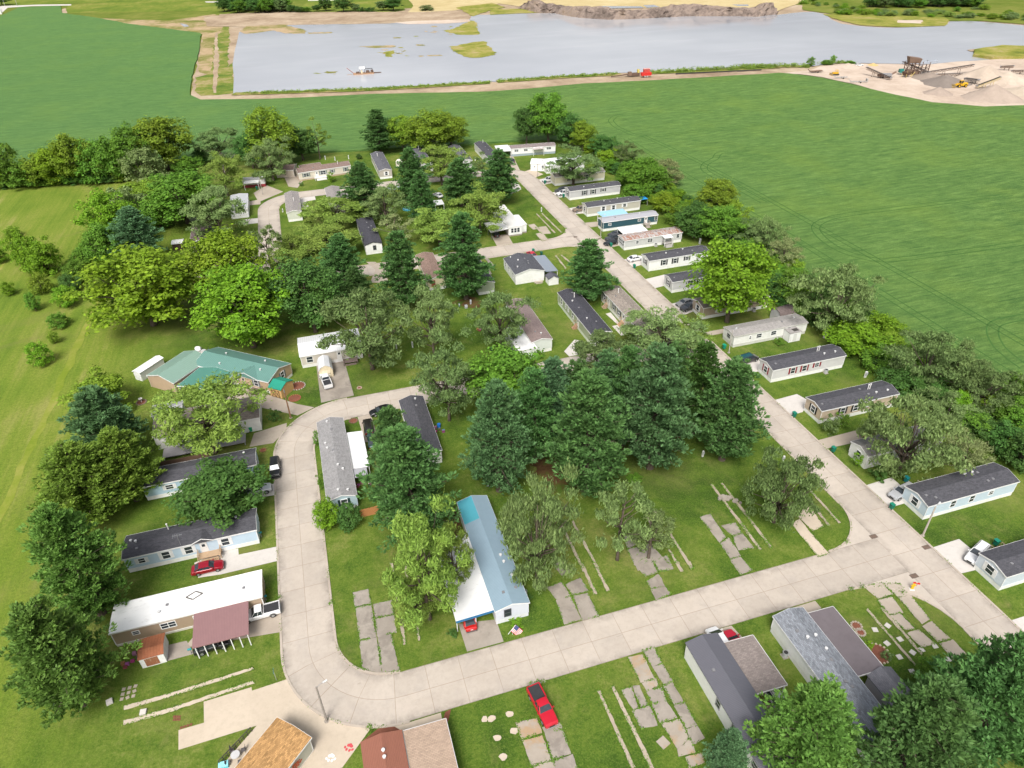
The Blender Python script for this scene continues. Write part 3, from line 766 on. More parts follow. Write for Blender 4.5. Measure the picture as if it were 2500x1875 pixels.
def tree_at(kind, base, h, w, tone, label, group=None):
    i = _tc[0]; _tc[0] += 1
    me, tm, H0, W0 = VAR[kind][i % len(VAR[kind])]
    r = thing(NAME[kind], label, CAT[kind], base, (i*2.39996) % 6.2832, group)
    s = (w/W0, w/W0, h/H0)
    if me:
        o = bpy.data.objects.new('crown', me); COL.objects.link(o); o.parent = r; o.scale = s
        o.material_slots[0].link = 'OBJECT'; o.material_slots[0].material = TONE[tone]
    if kind != 'shrub':
        o = bpy.data.objects.new('trunk', tm); COL.objects.link(o); o.parent = r; o.scale = s
    return r
def crown_height(kind, base, topy, wpx):
    """height at which the crown outline (not just its tip) reaches the row topy of the picture"""
    fh = Vector((CAMF.x, CAMF.y, 0)).normalized(); lo, hi = .5, 30.0
    if kind == 'pine': prof = [(t, max(0, 1-t)**.66*.85) for t in (.5,.6,.7,.8,.9,1.0)]
    else: prof = [(t, math.sqrt(max(0, 1-((t-.56)/.44)**2))*.92) for t in (.6,.7,.8,.9,.95,1.0)]
    for _ in range(30):
        h = (lo+hi)/2; w = wpx/3.16*((base+Vector((0,0,h*.5-CAM_H))).dot(CAMF))/FPX/2
        y = min(projy(base + fh*w*r + Vector((0,0,h*t))) for t, r in prof)
        if y > topy: lo = h
        else: hi = h
    return lo
def tree(kind, rc, bx, by, tx, ty, wpx, tone, label, group=None, rct=None, wmul=1.0, hmax=27):
    base = TW(rc, bx, by); top = T(rct if rct is not None else rc, tx, ty)
    h = max(.6, min(hmax, crown_height(kind, base, top[1], wpx)))
    mid = base + Vector((0, 0, h*.5)); dist = (mid - Vector((0, 0, CAM_H))).dot(CAMF)
    w = wpx/3.16*dist/FPX*wmul*(1.12 if kind == 'pine' else 1.0)
    return tree_at(kind, base, h, w, tone, label, group)
# ------------------------------------------------------------------ every tree of the park
GH = 'trees along the north field edge'; GE = 'trees along the east field edge'; GP = 'pine trees in the park'; GD = 'shade trees among the homes'; GM = 'bushes in the west meadow'
t = tree
# north-west row against the field
t('bush',0, 40,1440, 20,1150,250,'yellow','yellow green bush at the left end of the tree row behind the meadow',GH)
t('bush',0,120,1445,100,1110,230,'mid','rounded green tree second from the left end of the meadow row',GH)
t('bush',0,215,1438,205,1235,260,'mid','low dark green bush at the foot of the left end of the meadow row',GH)
t('bush',0,335,1430,350,1190,240,'olive','olive bush in the dip of the tree row behind the meadow',GH)
t('maple',0,470,1422,510,1130,270,'yellow','yellow topped tree in the left third of the meadow row',GH)
t('maple',0,610,1412,650,1045,290,'olive','taller olive tree standing up in the middle of the meadow row',GH)
t('bush',0,770,1400,790,1080,300,'mid','broad green tree right of the tall olive one in the meadow row',GH)
t('bush',0,905,1396,930,1060,270,'mid','green tree just left of the tallest crown of the meadow row',GH)
t('maple',0,1060,1370,1085,975,280,'mid','green tree leaning on the left of the tallest crown by the north field',GH)
t('maple',0,1300,1310,1320,900,410,'olive','tallest broad tree with a yellow green top at the north field edge',GH)
t('bush',0,1160,1420,1150,1125,300,'grey','grey green rounded tree in front of the tallest broad crown',GH)
t('bush',0,1460,1335,1465,1200,200,'mid','small green bush right of the grey green rounded tree',GH)
t('pine',0,1560,1270,1525,1140,150,'dark','small dark evergreen at the corner of the north field',GH)
t('locust',0,1720,1260,1700,985,330,'greyd','wide dusky grey green tree by the corner of the north field',GH)
t('locust',0,1760,1510,1780,1190,270,'locust','airy tree with a dead topped neighbour beside the white camper',GH)
t('dead',0,1735,1330,1750,1150,150,'grey','bare dead treetop above the camper with red siding',GH)
t('maple',1,60,1300,30,1020,200,'dark','dark tree left of the tall olive maple behind the tan house',GH)
t('maple',1,235,1290,250,845,350,'olive','tall olive maple towering behind the long tan house',GH)
t('willow',1,215,1395,210,1085,300,'grey','grey green tree standing in front of the garage of the tan house',GH)
t('maple',1,445,1240,430,980,220,'dark','dark leafy tree behind the tan house roof',GH)
t('ragged',1,575,1230,600,955,170,'locust','slim airy tree on a bare stem at the north field edge',GH)
t('pine',1,1040,1180,1020,850,280,'pine','tall dark pine behind the slate roofed home by the north field',GH)
t('maple',1,1220,1165,1210,905,230,'olive','olive tree between the dark pine and the big round maple',GH)
t('maple',1,1430,1195,1430,855,330,'olive','big round olive maple in the north tree group',GH)
t('maple',1,1590,1150,1570,875,250,'olive','olive maple forming the right end of the north tree group',GH)
t('bush',1,875,1228,872,1185,45,'dark','small round dark shrub on the lawn behind the tan house',GH)
t('maple',2,270,1110,265,820,170,'dark','slimmer dark tree left of the lone twin crowned tree at the field',GE)
t('maple',2,440,1105,445,730,300,'mid','tall lone twin crowned tree above the white home at the field corner',GE)
t('maple',2,600,1135,620,880,200,'dark','dark narrow tree at the north end of the east field hedge',GE)
t('maple',2,705,1165,700,935,190,'olive','olive tree second from the north end of the east hedge',GE)
t('bush',2,790,1190,795,1060,150,'yellow','small yellow green bush in the north part of the east hedge',GE)
t('maple',2,880,1225,885,1040,210,'dark','dark rounded tree behind the white metal roofed house',GE)
t('bush',2,905,1295,905,1145,170,'yellow','yellowish bush behind the cream home',GE)
t('willow',2,1035,1305,1035,1100,210,'greyd','grey green tree leaning to the field behind the cream home',GE)
t('maple',2,1180,1490,1190,1225,310,'mid','broad leafy tree behind the grey home with black shutters, north end of the street',GE)
t('willow',2,1335,1450,1325,1225,260,'tan','tan green drooping tree at the field behind the grey home',GE)
t('bush',2,1080,1445,1090,1270,210,'mid','green tree filling the hedge right of the grey home',GE)
t('bush',2,1345,1575,1350,1480,190,'yellow','yellow bush at the field behind the greige home',GE)
t('bush',12,1120,130,1100,-10,230,'mid','dark green bush just above the greige home roof',GE)
t('bush',12,1340,215,1350,70,200,'yellow','bright yellow bush by the blue canopy',GE)
t('bush',12,1440,305,1450,140,220,'mid','green bush behind the teal home',GE)
t('maple',12,1730,260,1720,1385,290,'olive','tall olive tree standing into the field behind the teal home',GE,rct=2)
t('maple',12,1560,410,1540,150,270,'dark','dark tree behind the rusty roofed trailer',GE)
t('maple',12,1750,450,1740,160,320,'mid','leafy tree in the hedge left of the tan willow row',GE)
t('bush',12,1870,320,1880,125,210,'olive','olive bush on the field side of the hedge behind the rusty roof',GE)
t('willow',12,1960,455,1965,270,290,'greyd','dusky drooping tree above the big two trunked tree',GE)
t('willow',12,2110,530,2090,260,270,'grey','grey drooping tree behind the white home with black shutters',GE)
t('willow',13,330,650,375,415,250,'tan','tan willow leaning out over the crop beside the big two trunked tree',GE)
t('maple',12,1815,1062,1880,430,540,'bright','big two trunked bright green tree in front of the tan home',GD)
t('bush',13,400,905,385,650,250,'mid','leafy green bush left of the big grey willow',GE)
t('bush',13,300,885,295,690,200,'dark','dark green bush behind the tan home',GE)
t('bush',13,440,905,440,780,180,'yellow','yellow bush at the foot of the big grey willow',GE)
t('willow',13,725,1120,800,640,540,'grey','big grey willow spreading over the crop behind the old white trailer',GE)
t('bush',13,600,1080,590,820,260,'dark','dark green undergrowth left below the big grey willow',GE)
t('bush',13,800,1130,810,900,240,'mid','green undergrowth right below the big grey willow',GE)
t('bush',13,905,1290,945,1060,400,'bright','wide bright green bush behind the home with red shutters',GE)
t('bush',13,1060,1420,1060,1240,260,'mid','green bush next to the wide bright bush in the east hedge',GE)
t('willow',13,1420,1570,1460,1140,500,'greyd','large dusky willow in the east hedge right of the bright bush',GE)
t('willow',13,1640,1560,1640,1230,360,'grey','grey willow behind the large dusky willow at the crop',GE)
t('bush',23,1230,190,1200,-20,300,'dark','dark bush at the far end of the beige home',GE)
t('bush',23,1450,240,1460,40,300,'dark','dark leafy mass behind the beige home in the hedge',GE)
t('willow',23,1870,310,1900,-30,400,'greyd','dusky willow over the crop at the right of the frame',GE)
t('bush',23,2110,300,2130,30,260,'mid','green bush at the field edge by the right frame edge',GE)
t('bush',23,1840,520,1880,330,300,'dark','dark bush behind the lawn willow row',GE)
t('bush',23,2040,640,2040,420,300,'dark','dark bush above the far end of the blue home',GE)
t('bush',23,2170,760,2160,480,300,'dark','dark bush at the right frame edge above the blue home',GE)
t('willow',23,1600,420,1650,190,330,'grey','grey willow standing behind the leaning lawn willow',GE)
t('willow',23,1240,800,1330,190,640,'grey','large leaning grey willow over the small white home',GD)
t('willow',23,1730,740,1800,505,330,'tan','low tan willow bush right of the large leaning willow',GE)
t('willow',23,280,1185,300,640,470,'greyd','rounded willow on the corner lot between concrete footings',GD)
t('shrub',23,700,505,700,360,150,'greyd','clipped round grey shrub at the corner of the beige home',None)
t('shrub',23,810,440,800,335,120,'mid','green shrub under the windows of the beige home',None)
t('shrub',23,1080,850,1080,745,130,'dark','dark flowering shrub by the small white home',None)
t('shrub',23,930,750,920,650,100,'bright','bright climbing shrub on the end of the small white home',None)
t('shrub',13,320,1235,320,1175,80,'mid','green weed bush at the porch of the old white trailer',None)
# the pines in the middle
t('pine',22,1220,765,1285,-150,560,'pinec','tallest pine in the middle clump with its bare trunk showing',GP,wmul=1.14)
t('pine',22,720,935,740,70,680,'pine','broad pine left of the bare trunked one, over rusty needles',GP,wmul=1.06)
t('pine',22,1775,700,1885,-30,560,'pine','pine at the right end of the middle clump beside the east street',GP,wmul=1.06)
t('pine',22,1545,500,1555,-190,430,'dark','dark pine half hidden between the two right pines of the clump',GP)
t('pine',22,60,940,50,130,560,'pinec','bluish pine at the left end of the middle clump',GP)
t('pine',22,470,600,545,-60,400,'pineb','bluish pine behind the gap between the two left pines of the clump',GP)
t('pine',22,1010,590,1050,-150,440,'pine','dark pine behind the tallest pine of the clump',GP)
t('pine',22,650,520,680,-40,420,'pine','pine behind the broad pine in the middle clump',GP)
t('pine',22,330,700,330,20,420,'pine','dark pine between the bluish pine and the broad pine of the middle clump',GP)
t('pine',22,860,560,870,-110,420,'pinec','pine filling the gap behind the broad pine and the tallest pine',GP)
t('pine',22,1350,560,1370,-170,400,'pine','pine at the back right of the tallest pine',GP)
t('maple',22,210,420,140,-170,560,'mid','fresh green leafy tree at the back left of the pine clump',GD)
t('maple',22,-30,300,-30,-90,300,'mid','leafy tree beside the ragged tree at the street bend',GD)
t('pine',21,1190,940,1205,325,430,'pine','rear one of the two pines over the gray shingled home',GP)
t('pine',21,1290,1240,1340,480,730,'pine','large spreading pine beside the orange plank fence',GP)
t('locust',21,1570,400,1620,1240,420,'greyd','dusky ragged tree at the bend of the street above the dark roofed home',GD,rct=11)
t('locust',31,1420,430,1490,1065,590,'locust','yellow green tree hanging over the white carport roof',GD,rct=21)
t('locust',31,1330,460,1335,75,350,'locust','lower yellow green crown by the left footings of the carport lot',GD)
t('locust',31,1620,240,1770,1190,280,'locust','green branches reaching over the blue metal roof',GD,rct=21)
t('willow',32,350,130,260,855,540,'grey','drooping grey green willow right of the blue metal roof',GD,rct=22)
t('ragged',22,970,1475,1030,850,440,'grey','ragged leaning tree with a forked trunk between the concrete pads',GD)
t('ragged',22,1210,1460,1380,1110,420,'grey','low side limb of foliage right of the ragged leaning tree',GD)
t('pine',12,730,890,765,440,400,'pine','single cone shaped pine beside the east street',GP)
t('locust',12,830,1520,850,1130,430,'greyd','dusky tree over the near end of the dark roofed sage home',GD)
t('locust',12,1320,1340,1270,990,520,'grey','grey tree overhanging the near end of the taupe roofed home',GD)
t('locust',12,1530,1270,1545,1025,280,'locust','small airy tree at the edge of the east street',GD)
t('locust',11,1970,1290,2030,820,390,'greyd','open dusky tree beside the brown roofed home',GD)
t('locust',11,1455,1345,1440,800,340,'grey','upright grey tree alone on the middle lawn',GD)
t('locust',11,980,1425,870,800,600,'greyd','large grey tree shading the white metal roofed house',GD)
t('pine',11,1700,885,1640,245,430,'pine','tall pine with a bare lower trunk left of the white double home',GP)
t('pine',11,1225,960,1250,380,390,'pine','dark slender pine right of the middle street end',GP)
t('pine',11,790,840,780,400,370,'pine','pine left of the slab where the middle street ends',GP)
t('pine',11,880,960,860,640,240,'pine','low pine at the foot of the pine left of the slab',GP)
t('maple',11,540,1140,470,585,480,'dark','deep green maple left of the large grey shade tree',GD)
t('maple',11,60,1150,60,620,420,'bright','bright green maple in front of the deep green one',GD)
t('maple',10,1960,1255,1900,640,640,'bright','huge bright green maple behind the green metal roofs',GD)
t('maple',10,1760,920,1740,340,520,'yellow','yellow topped maple behind the huge bright maple',GD)
t('maple',10,1190,1085,1150,490,760,'yellow','widest yellow green maple standing alone on the west lawn',GD)
t('maple',10,920,520,925,60,350,'bright','bright green maple at the west edge above the meadow bush',GD)
t('pine',10,1130,610,1120,190,420,'pineb','bluish pine in the west grove',GP)
t('maple',10,860,640,860,310,300,'mid','green tree at the west edge left of the bluish pine',GD)
t('maple',10,1450,300,1410,1300,500,'mid','tall leafy green tree above the dark carport',GD,rct=0)
t('maple',10,1170,180,1150,1390,380,'olive','olive tree at the back of the west grove',GD,rct=0)
t('locust',10,1720,430,1715,20,400,'grey','grey tree over the dark carport roof',GD)
t('locust',10,1590,200,1600,1480,260,'grey','grey tree behind the pale metal roof at the loop street',GD,rct=0)
t('bush',10,1240,340,1265,120,240,'mid','green undergrowth tree in the west grove',GD)
t('bush',10,1020,330,1090,20,300,'grey','grey green tree between the bright maple and the olive tree',GD)
t('pine',11,935,250,905,1260,350,'pine','dark pine standing over the black roofed home',GP,rct=1)
t('pine',11,1300,180,1290,1150,290,'pine','pine in front of the northern street by the white tank',GP,rct=1)
t('pine',11,1380,330,1370,1330,250,'pine','pine with a long bare stem near the blue wading pool',GP,rct=1)
t('locust',1,1515,1425,1480,1130,310,'locust','yellow green tree with a bare stem by the northern street',GD)
t('pine',1,1665,1590,1665,1230,340,'pine','dark pine near the parked white car in the northern block',GP)
t('pine',1,1965,1570,1975,1165,320,'pine','dark pine at the north west corner of the east street',GP)
t('ragged',1,1830,1415,1845,1205,190,'greyd','small open tree between two northern pines',GD)
t('locust',11,1810,375,1785,20,370,'locust','tree beside the white trailer with the lean-to carport',GD)
t('locust',11,1500,475,1520,185,420,'locust','yellow green tree on the lawn right of the blue wading pool',GD)
t('locust',11,1090,320,1090,0,280,'grey','grey tree right of the dark pine over the black roof',GD)
t('locust',11,1260,150,1255,30,190,'locust','small round yellow green tree on the northern lawn',GD)
t('locust',11,700,330,710,95,460,'locust','spreading tree hiding the near end of the gray roofed home',GD)
t('locust',11,640,540,640,290,500,'locust','spreading yellow green tree left of the black roofed home',GD)
t('ragged',11,1160,460,1150,240,280,'tan','pale half dead tree right of the black roofed home',GD)
t('dead',11,1180,450,1160,270,200,'grey','bare grey branches beside the pale half dead tree',GD)
t('ragged',11,200,660,210,315,240,'grey','sparse tree standing in the loop street bend',GD)
t('locust',11,370,580,370,375,220,'locust','small tree at the corner of the loop street',GD)
t('locust',11,360,760,370,480,300,'locust','airy tree behind the bright maple at the loop street',GD)
t('locust',2,630,1425,655,1150,360,'greyd','dusky tree standing in front of the cream home',GD)
# undergrowth closing the east hedge
rn_h = random.Random(77)
for i in range(64):
    yy = 64 + i*3.35
    for xx in (rn_h.uniform(112,117), rn_h.uniform(119,123.5)):
        if 255 < yy and xx < 116: continue
        if rn_h.random() < .12: continue
        tree_at('bush', Vector((xx + (2 if 140 < yy < 200 else 0), yy + rn_h.uniform(-1,1), 0)), rn_h.uniform(2.6,6.0), rn_h.uniform(4.5,7.5), rn_h.choice(['mid','dark','dark','olive','mid','bright']), 'low undergrowth bush filling the hedge along the east crop', GE + ' undergrowth')
for i in range(16):
    tree_at('bush', TW(0, 20+i*62, 1440-i*3), rn_h.uniform(3,5.5), rn_h.uniform(6,9), rn_h.choice(['mid','dark','olive']), 'low undergrowth bush along the foot of the meadow tree row', GH + ' undergrowth')
# west meadow
for a in ((235,640,300,355,210,'bright','left crown of the dark bush clump in the meadow'),(390,690,400,415,230,'bright','right crown of the dark bush clump in the meadow'),(330,700,330,490,220,'bright','front crown of the dark bush clump in the meadow'),
          (335,840,335,675,150,'olive','olive bush below the meadow clump'),(80,855,75,750,95,'bright','small bush left of the olive bush in the meadow'),(280,975,275,835,105,'mid','small dark bush below the olive bush'),
          (15,600,20,485,120,'bright','bush cut by the left frame edge'),(335,1390,335,1205,160,'bright','round bright bush lowest along the meadow hedge'),(110,405,110,320,110,'olive','faint low bush near the top of the meadow'),(95,475,92,445,40,'dark','tiny bush under the faint low bush')):
    t('bush',10,*a,GM)
for a in ((770,570,770,415,240,'mid','dense bush at the top of the diagonal hedge'),(665,610,655,480,210,'mid','second bush down the diagonal hedge'),(620,750,612,585,190,'mid','third bush down the diagonal hedge'),(565,830,560,690,150,'dark','fourth and dark bush of the diagonal hedge'),
          (525,940,515,780,170,'bright','bright bush in the lower part of the diagonal hedge'),(470,1100,462,985,140,'mid','ragged bush near the bottom of the diagonal hedge'),(432,1225,432,1130,80,'olive','last small bush at the bottom of the diagonal hedge')):
    t('bush',10,*a,'bushes of the diagonal hedge')
# west side, left of the homes
t('bush',20,800,320,830,15,430,'olive','olive tree rising behind the top of the west pine group',GD)
t('pine',20,920,700,900,175,640,'pinec','bluish pine at the top of the west pine group',GP)
t('pine',20,1060,1010,1060,500,560,'piney','yellowish pine at the right of the west pine group',GP)
t('pine',20,760,1150,660,615,690,'piney','widest yellowish pine of the west pine group',GP)
t('pine',30,790,390,500,1110,700,'pinem','green pine reaching to the long blue home',GP,rct=20)
t('pine',30,640,1090,570,385,780,'pinem','nearest pine of the west group at the lower left corner',GP)
t('locust',20,1660,650,1640,95,680,'locust','tree covering the middle of the brown roofed white home',GD)
t('maple',20,1760,1130,1745,695,580,'dark','round dark tree in front of the blue home with a slate roof',GD)
t('shrub',20,2120,405,2120,310,105,'dark','round clipped shrub by the street bend and light pole',None)
t('bush',21,640,1215,640,1000,200,'bright','bright bush at the near end of the gray shingled home',None)
t('bush',21,800,1210,805,1040,190,'dark','dark bush between the gray shingled home and the plank fence',None)
t('shrub',21,590,925,592,815,80,'mid','shrub along the street side of the gray shingled home',None)
t('shrub',21,560,600,560,470,60,'mid','shrub at the far corner of the gray shingled home',None)
t('shrub',1,660,1405,660,1325,70,'bright','tall bright shrub in front of the long tan house',None)
t('shrub',1,430,1435,430,1400,40,'dark','small dark shrub at the drive of the long tan house',None)
t('shrub',31,2090,460,2090,420,110,'bright','flower bed shrub under the gable of the blue roofed home',None)
t('shrub',31,1600,560,1600,500,80,'dark','dark shrub at the carport corner post',None)
t('shrub',32,290,280,290,240,60,'dark','dry shrub along the wall of the blue roofed home',None)
t('shrub',33,1145,730,1145,665,85,'greyd','grey shrub in the stone ringed bed',None)
t('shrub',33,1300,945,1300,890,75,'dark','dark shrub on the lawn behind the flat roofed carport',None)
t('shrub',33,1020,640,1020,600,75,'yellow','yellow flowering shrub at the flat roofed carport',None)
t('shrub',31,155,225,155,195,55,'yellow','yellow flowering plant beside the street, by the white roofed trailer',None)
t('shrub',20,1320,185,1320,150,80,'mid','low shrub at the corner of the tan garage',None)
t('bush',22,1100,860,1100,810,110,'mid','low green sapling under the tallest pine',None)
# lower right pines
t('pine',33,440,1640,330,1010,840,'pinem','big pine in front of the gray shingled double home, bottom edge',GP)
t('pine',33,1180,1700,1100,960,880,'pine','middle one of the three pines along the lower right edge',GP)
t('pine',33,1730,1450,1980,630,820,'pine','right hand pine of the lower right corner with a dark trunk',GP)
t('pine',33,2150,1500,2260,760,700,'dark','dark pine at the very lower right corner of the view',GP)
t('pine',32,1780,1640,1690,1320,330,'pineb','small bluish pine at the near end of the white gray-roofed home',GP)
t('locust',33,1500,960,1450,730,280,'mid','open leafy tree behind the three lower right pines',GD)
# far side of the water
t('bush',3,560,515,560,437,60,'mid','lone bush on the pond bank left of the quarry',None)
t('bush',3,735,482,740,425,45,'bright','slim sapling on the pond bank by the quarry truck',None)
t('bush',3,690,500,690,462,90,'mid','low bush beside the slim sapling on the pond bank',None)
t('bush',3,865,492,865,468,85,'mid','low bush on the pond bank behind the white quarry truck',None)
# ------------------------------------------------------------------ homes
def side(L, Wd, s):
    """local frame of a wall: origin, direction along it, outward normal, length"""
    return {'f': (Vector((0,0,0)), Vector((1,0,0)), Vector((0,-1,0)), L), 'b': (Vector((L,Wd,0)), Vector((-1,0,0)), Vector((0,1,0)), L),
            's': (Vector((0,Wd,0)), Vector((0,-1,0)), Vector((-1,0,0)), Wd), 'e': (Vector((L,0,0)), Vector((0,1,0)), Vector((1,0,0)), Wd)}[s]
def fbox(mb, fr, u0, u1, z0, z1, n0, n1):
    o, u, n, _ = fr
    c = [o + u*a + n*b + Vector((0,0,z)) for z in (z0, z1) for a, b in ((u0,n0),(u0,n1),(u1,n1),(u1,n0))]
    mb.add(c, [(0,1,2,3),(7,6,5,4),(0,4,5,1),(1,5,6,2),(2,6,7,3),(3,7,4,0)])
def window(parent, fr, uc, zc, w, h, shut=None, frame=None, bars=True):
    m = MB(); a, b, c, d = uc-w/2, uc+w/2, zc-h/2, zc+h/2; t = .10
    fbox(m, fr, a-t, b+t, d, d+t, .002, .07); fbox(m, fr, a-t, b+t, c-t, c, .002, .07)
    fbox(m, fr, a-t, a, c, d, .002, .07); fbox(m, fr, b, b+t, c, d, .002, .07)
    if bars: fbox(m, fr, a, b, zc-.03, zc+.03, .002, .055)
    if w > 1.3:
        fbox(m, fr, uc-.04, uc+.04, c, zc-.03, .002, .055); fbox(m, fr, uc-.04, uc+.04, zc+.03, d, .002, .055)
    f = m.build('window', frame or trimw(), parent)
    p = MB(); fbox(p, fr, a, b, c, d, .001, .028); p.build('pane', glass(), f)
    if shut:
        for s0 in (a-t-.42, b+t+.02):
            q = MB(); fbox(q, fr, s0, s0+.40, c-t, d+t, .002, .05); q.build('shutter', plain(shut, .6), f)
    return f
def door(parent, fr, uc, z0, w=.95, h=2.0, c=(.72,.71,.69)):
    m = MB(); fbox(m, fr, uc-w/2-.08, uc+w/2+.08, z0+h, z0+h+.08, .002, .07); fbox(m, fr, uc-w/2-.08, uc-w/2, z0, z0+h, .002, .07); fbox(m, fr, uc+w/2, uc+w/2+.08, z0, z0+h, .002, .07)
    fbox(m, fr, uc-w/2, uc+w/2, z0, z0+h, .001, .04)
    d = m.build('door', plain(c, .5), parent)
    k = MB(); fbox(k, fr, uc+w*.32, uc+w*.40, z0+.95, z0+1.05, .042, .09); k.build('handle', metalgrey(), d)
    p = MB(); fbox(p, fr, uc-w*.25, uc+w*.25, z0+1.2, z0+1.75, .041, .05); p.build('pane', glass(), d)
    return d
def chevron(Wd, eave, rise, o, t, lift=.012):
    m = rise/(Wd/2)
    lo = [(-o, eave - o*m + lift), (Wd/2, eave + rise + lift), (Wd+o, eave - o*m + lift)]
    return lo, [(-o, eave - o*m + t + lift), (Wd/2, eave + rise + t + lift), (Wd+o, eave - o*m + t + lift)]
def roof_z(y, Wd, eave, rise, t=.13):
    return eave + rise*(1 - abs(y - Wd/2)/(Wd/2)) + t + .012
def home(name, label, x, y, rz, L, Wd, wall, roofm, sk=WHITE, skh=.85, eave=3.15, rise=.62, wins=(), doors=(), vents=(), pipes=(), cat='mobile home',
         group='mobile homes', trim=True, fasc=None, wallm=None, ov=.16, dormer=None, bay=None, corner_trim=True):
    r = thing(name, label, cat, (x, y, 0), R(rz), group)
    wm = wallm or siding(wall)
    lo, hi = chevron(Wd, eave, rise, ov, .13)
    m = MB(); m.extx([(0,skh),(Wd,skh),(Wd,eave),(Wd/2,eave+rise),(0,eave)], 0, L)
    wo = m.build('wall', wm, r)
    if skh > 0 and sk:
        m = MB(); m.box(.03, L-.03, .03, Wd-.03, -.1, skh-.002); m.build('skirting', skirt(sk), r)
    m = MB(); m.extx(lo + hi[::-1], -ov, L+ov); ro = m.build('roof', roofm, r)
    if trim:
        m = MB(); e = .025; mm = rise/(Wd/2)
        for yy in (-ov-e, Wd+ov+.001):
            m.box(-ov, L+ov, yy, yy+e-.001, lo[0][1]-.08, lo[0][1]+.15)
        for xx in (-ov-e, L+ov+.001):
            for k in (0, 1):
                a, b = (lo[0], lo[1]) if k == 0 else (lo[1], lo[2])
                m.extx([(a[0],a[1]-.06),(b[0],b[1]-.06),(b[0],b[1]+.14),(a[0],a[1]+.14)], xx, xx+e-.001)
        m.build('fascia', plain(fasc or WHITE, .5), r)
    if corner_trim and trim:
        m = MB()
        for cx, cy in ((0,0),(L,0),(0,Wd),(L,Wd)):
            sx = -1 if cx == 0 else 1; sy = -1 if cy == 0 else 1
            m.box(min(cx+sx*.025, cx-sx*.09), max(cx+sx*.025, cx-sx*.09), min(cy+sy*.025, cy+sy*.002), max(cy+sy*.025, cy+sy*.002), skh, eave-.05)
        m.box(.0, L, -.03, -.002, skh-.05, skh+.03)
        m.build('corner_trim', trimw(), r)
    for w in wins:
        s, tt, zc, ww, hh = w[:5]; sh = w[5] if len(w) > 5 else None; fm = w[6] if len(w) > 6 else None
        fr = side(L, Wd, s); window(r, fr, tt*fr[3], zc, ww, hh, sh, fm)
    for d in doors:
        fr = side(L, Wd, d[0]); door(r, fr, d[1]*fr[3], skh, c=d[2] if len(d) > 2 else (.72,.71,.69))
    for v in vents:        # small square or round vents (t along, y across 0..1)
        m = MB(); vx, vy = v[0]*L, v[1]*Wd; z = roof_z(vy, Wd, eave, rise)
        if len(v) > 2: m.cyl((vx, vy), .16, z-.10, z+.22, 10); m.cyl((vx, vy), .22, z+.22, z+.30, 10)
        else: m.box(vx-.19, vx+.19, vy-.19, vy+.19, z-.12, z+.14)
        m.build('roof_vent', plain((.62,.62,.62), .5) if (len(v) > 2) else plain((.20,.20,.21), .6), ro)
    for v in pipes:
        m = MB(); vx, vy = v[0]*L, v[1]*Wd; z = roof_z(vy, Wd, eave, rise)
        m.cyl((vx, vy), .09, z-.10, z+1.15, 8); m.cyl((vx, vy), .15, z+1.15, z+1.25, 8)
        m.build('flue', plain((.75,.74,.72), .4), ro)
    if dormer:             # cross gable above the entrance on the front slope
        dx, dw, dh = dormer; m = MB(); z0 = lo[0][1] + .16
        m.exty([(dx-dw/2, z0-.1),(dx+dw/2, z0-.1),(dx+dw/2+.1, z0),(dx, z0+dh),(dx-dw/2-.1, z0)], -ov-.10, Wd*.42)
        g = m.build('cross_gable', roofm, ro)
        m = MB(); m.exty([(dx-dw/2-.15, z0-.16),(dx, z0+dh-.12),(dx+dw/2+.15, z0-.16),(dx+dw/2+.1, z0+.02),(dx, z0+dh+.02),(dx-dw/2-.1, z0+.02)], -ov-.14, -ov-.102); m.build('gable_trim', trimw(), g)
    if bay:
        s, tt, bw = bay; fr = side(L, Wd, s); c = tt*fr[3]; o, u, n, _ = fr
        m = MB(); fbox(m, fr, c-bw/2, c+bw/2, skh, skh+.75, .002, .55); fbox(m, fr, c-bw/2, c+bw/2, skh+1.95, skh+2.15, .002, .62)
        for k in (-1, 0, 1): fbox(m, fr, c+k*(bw/2-.06)-.06, c+k*(bw/2-.06)+.06, skh+.75, skh+1.95, .45, .55)
        b = m.build('bay_window', trimw(), r); p = MB(); fbox(p, fr, c-bw/2+.02, c+bw/2-.02, skh+.75, skh+1.95, .002, .47); p.build('pane', glass(), b)
    return r
def std(sh, ts=(.27,.45,.62), end=True, hs=(1.35,1.35,.95), es='s', z=2.05):
    ws = [('f', t_, z + (1.35-h)/2, 1.0, h, sh) for t_, h in zip(ts, hs)]
    if end: ws.append((es, .5, z, 1.1, 1.4, sh))
    return ws
CH = shingle((.075,.075,.085), .22); CH2 = shingle((.060,.060,.072), .22); SL = shingle((.115,.115,.13), .25)
GR = shingle((.23,.22,.21), .22, .35); TAUPE = shingle((.26,.225,.195), .3); BRN = shingle((.20,.145,.125), .28); WOODY = shingle((.235,.20,.185), .2)
BLK = (.015,.015,.017); WSH = (.74,.74,.74)
HV = ((.06,.3),(.62,.28),(.82,.30),(.92,.3))
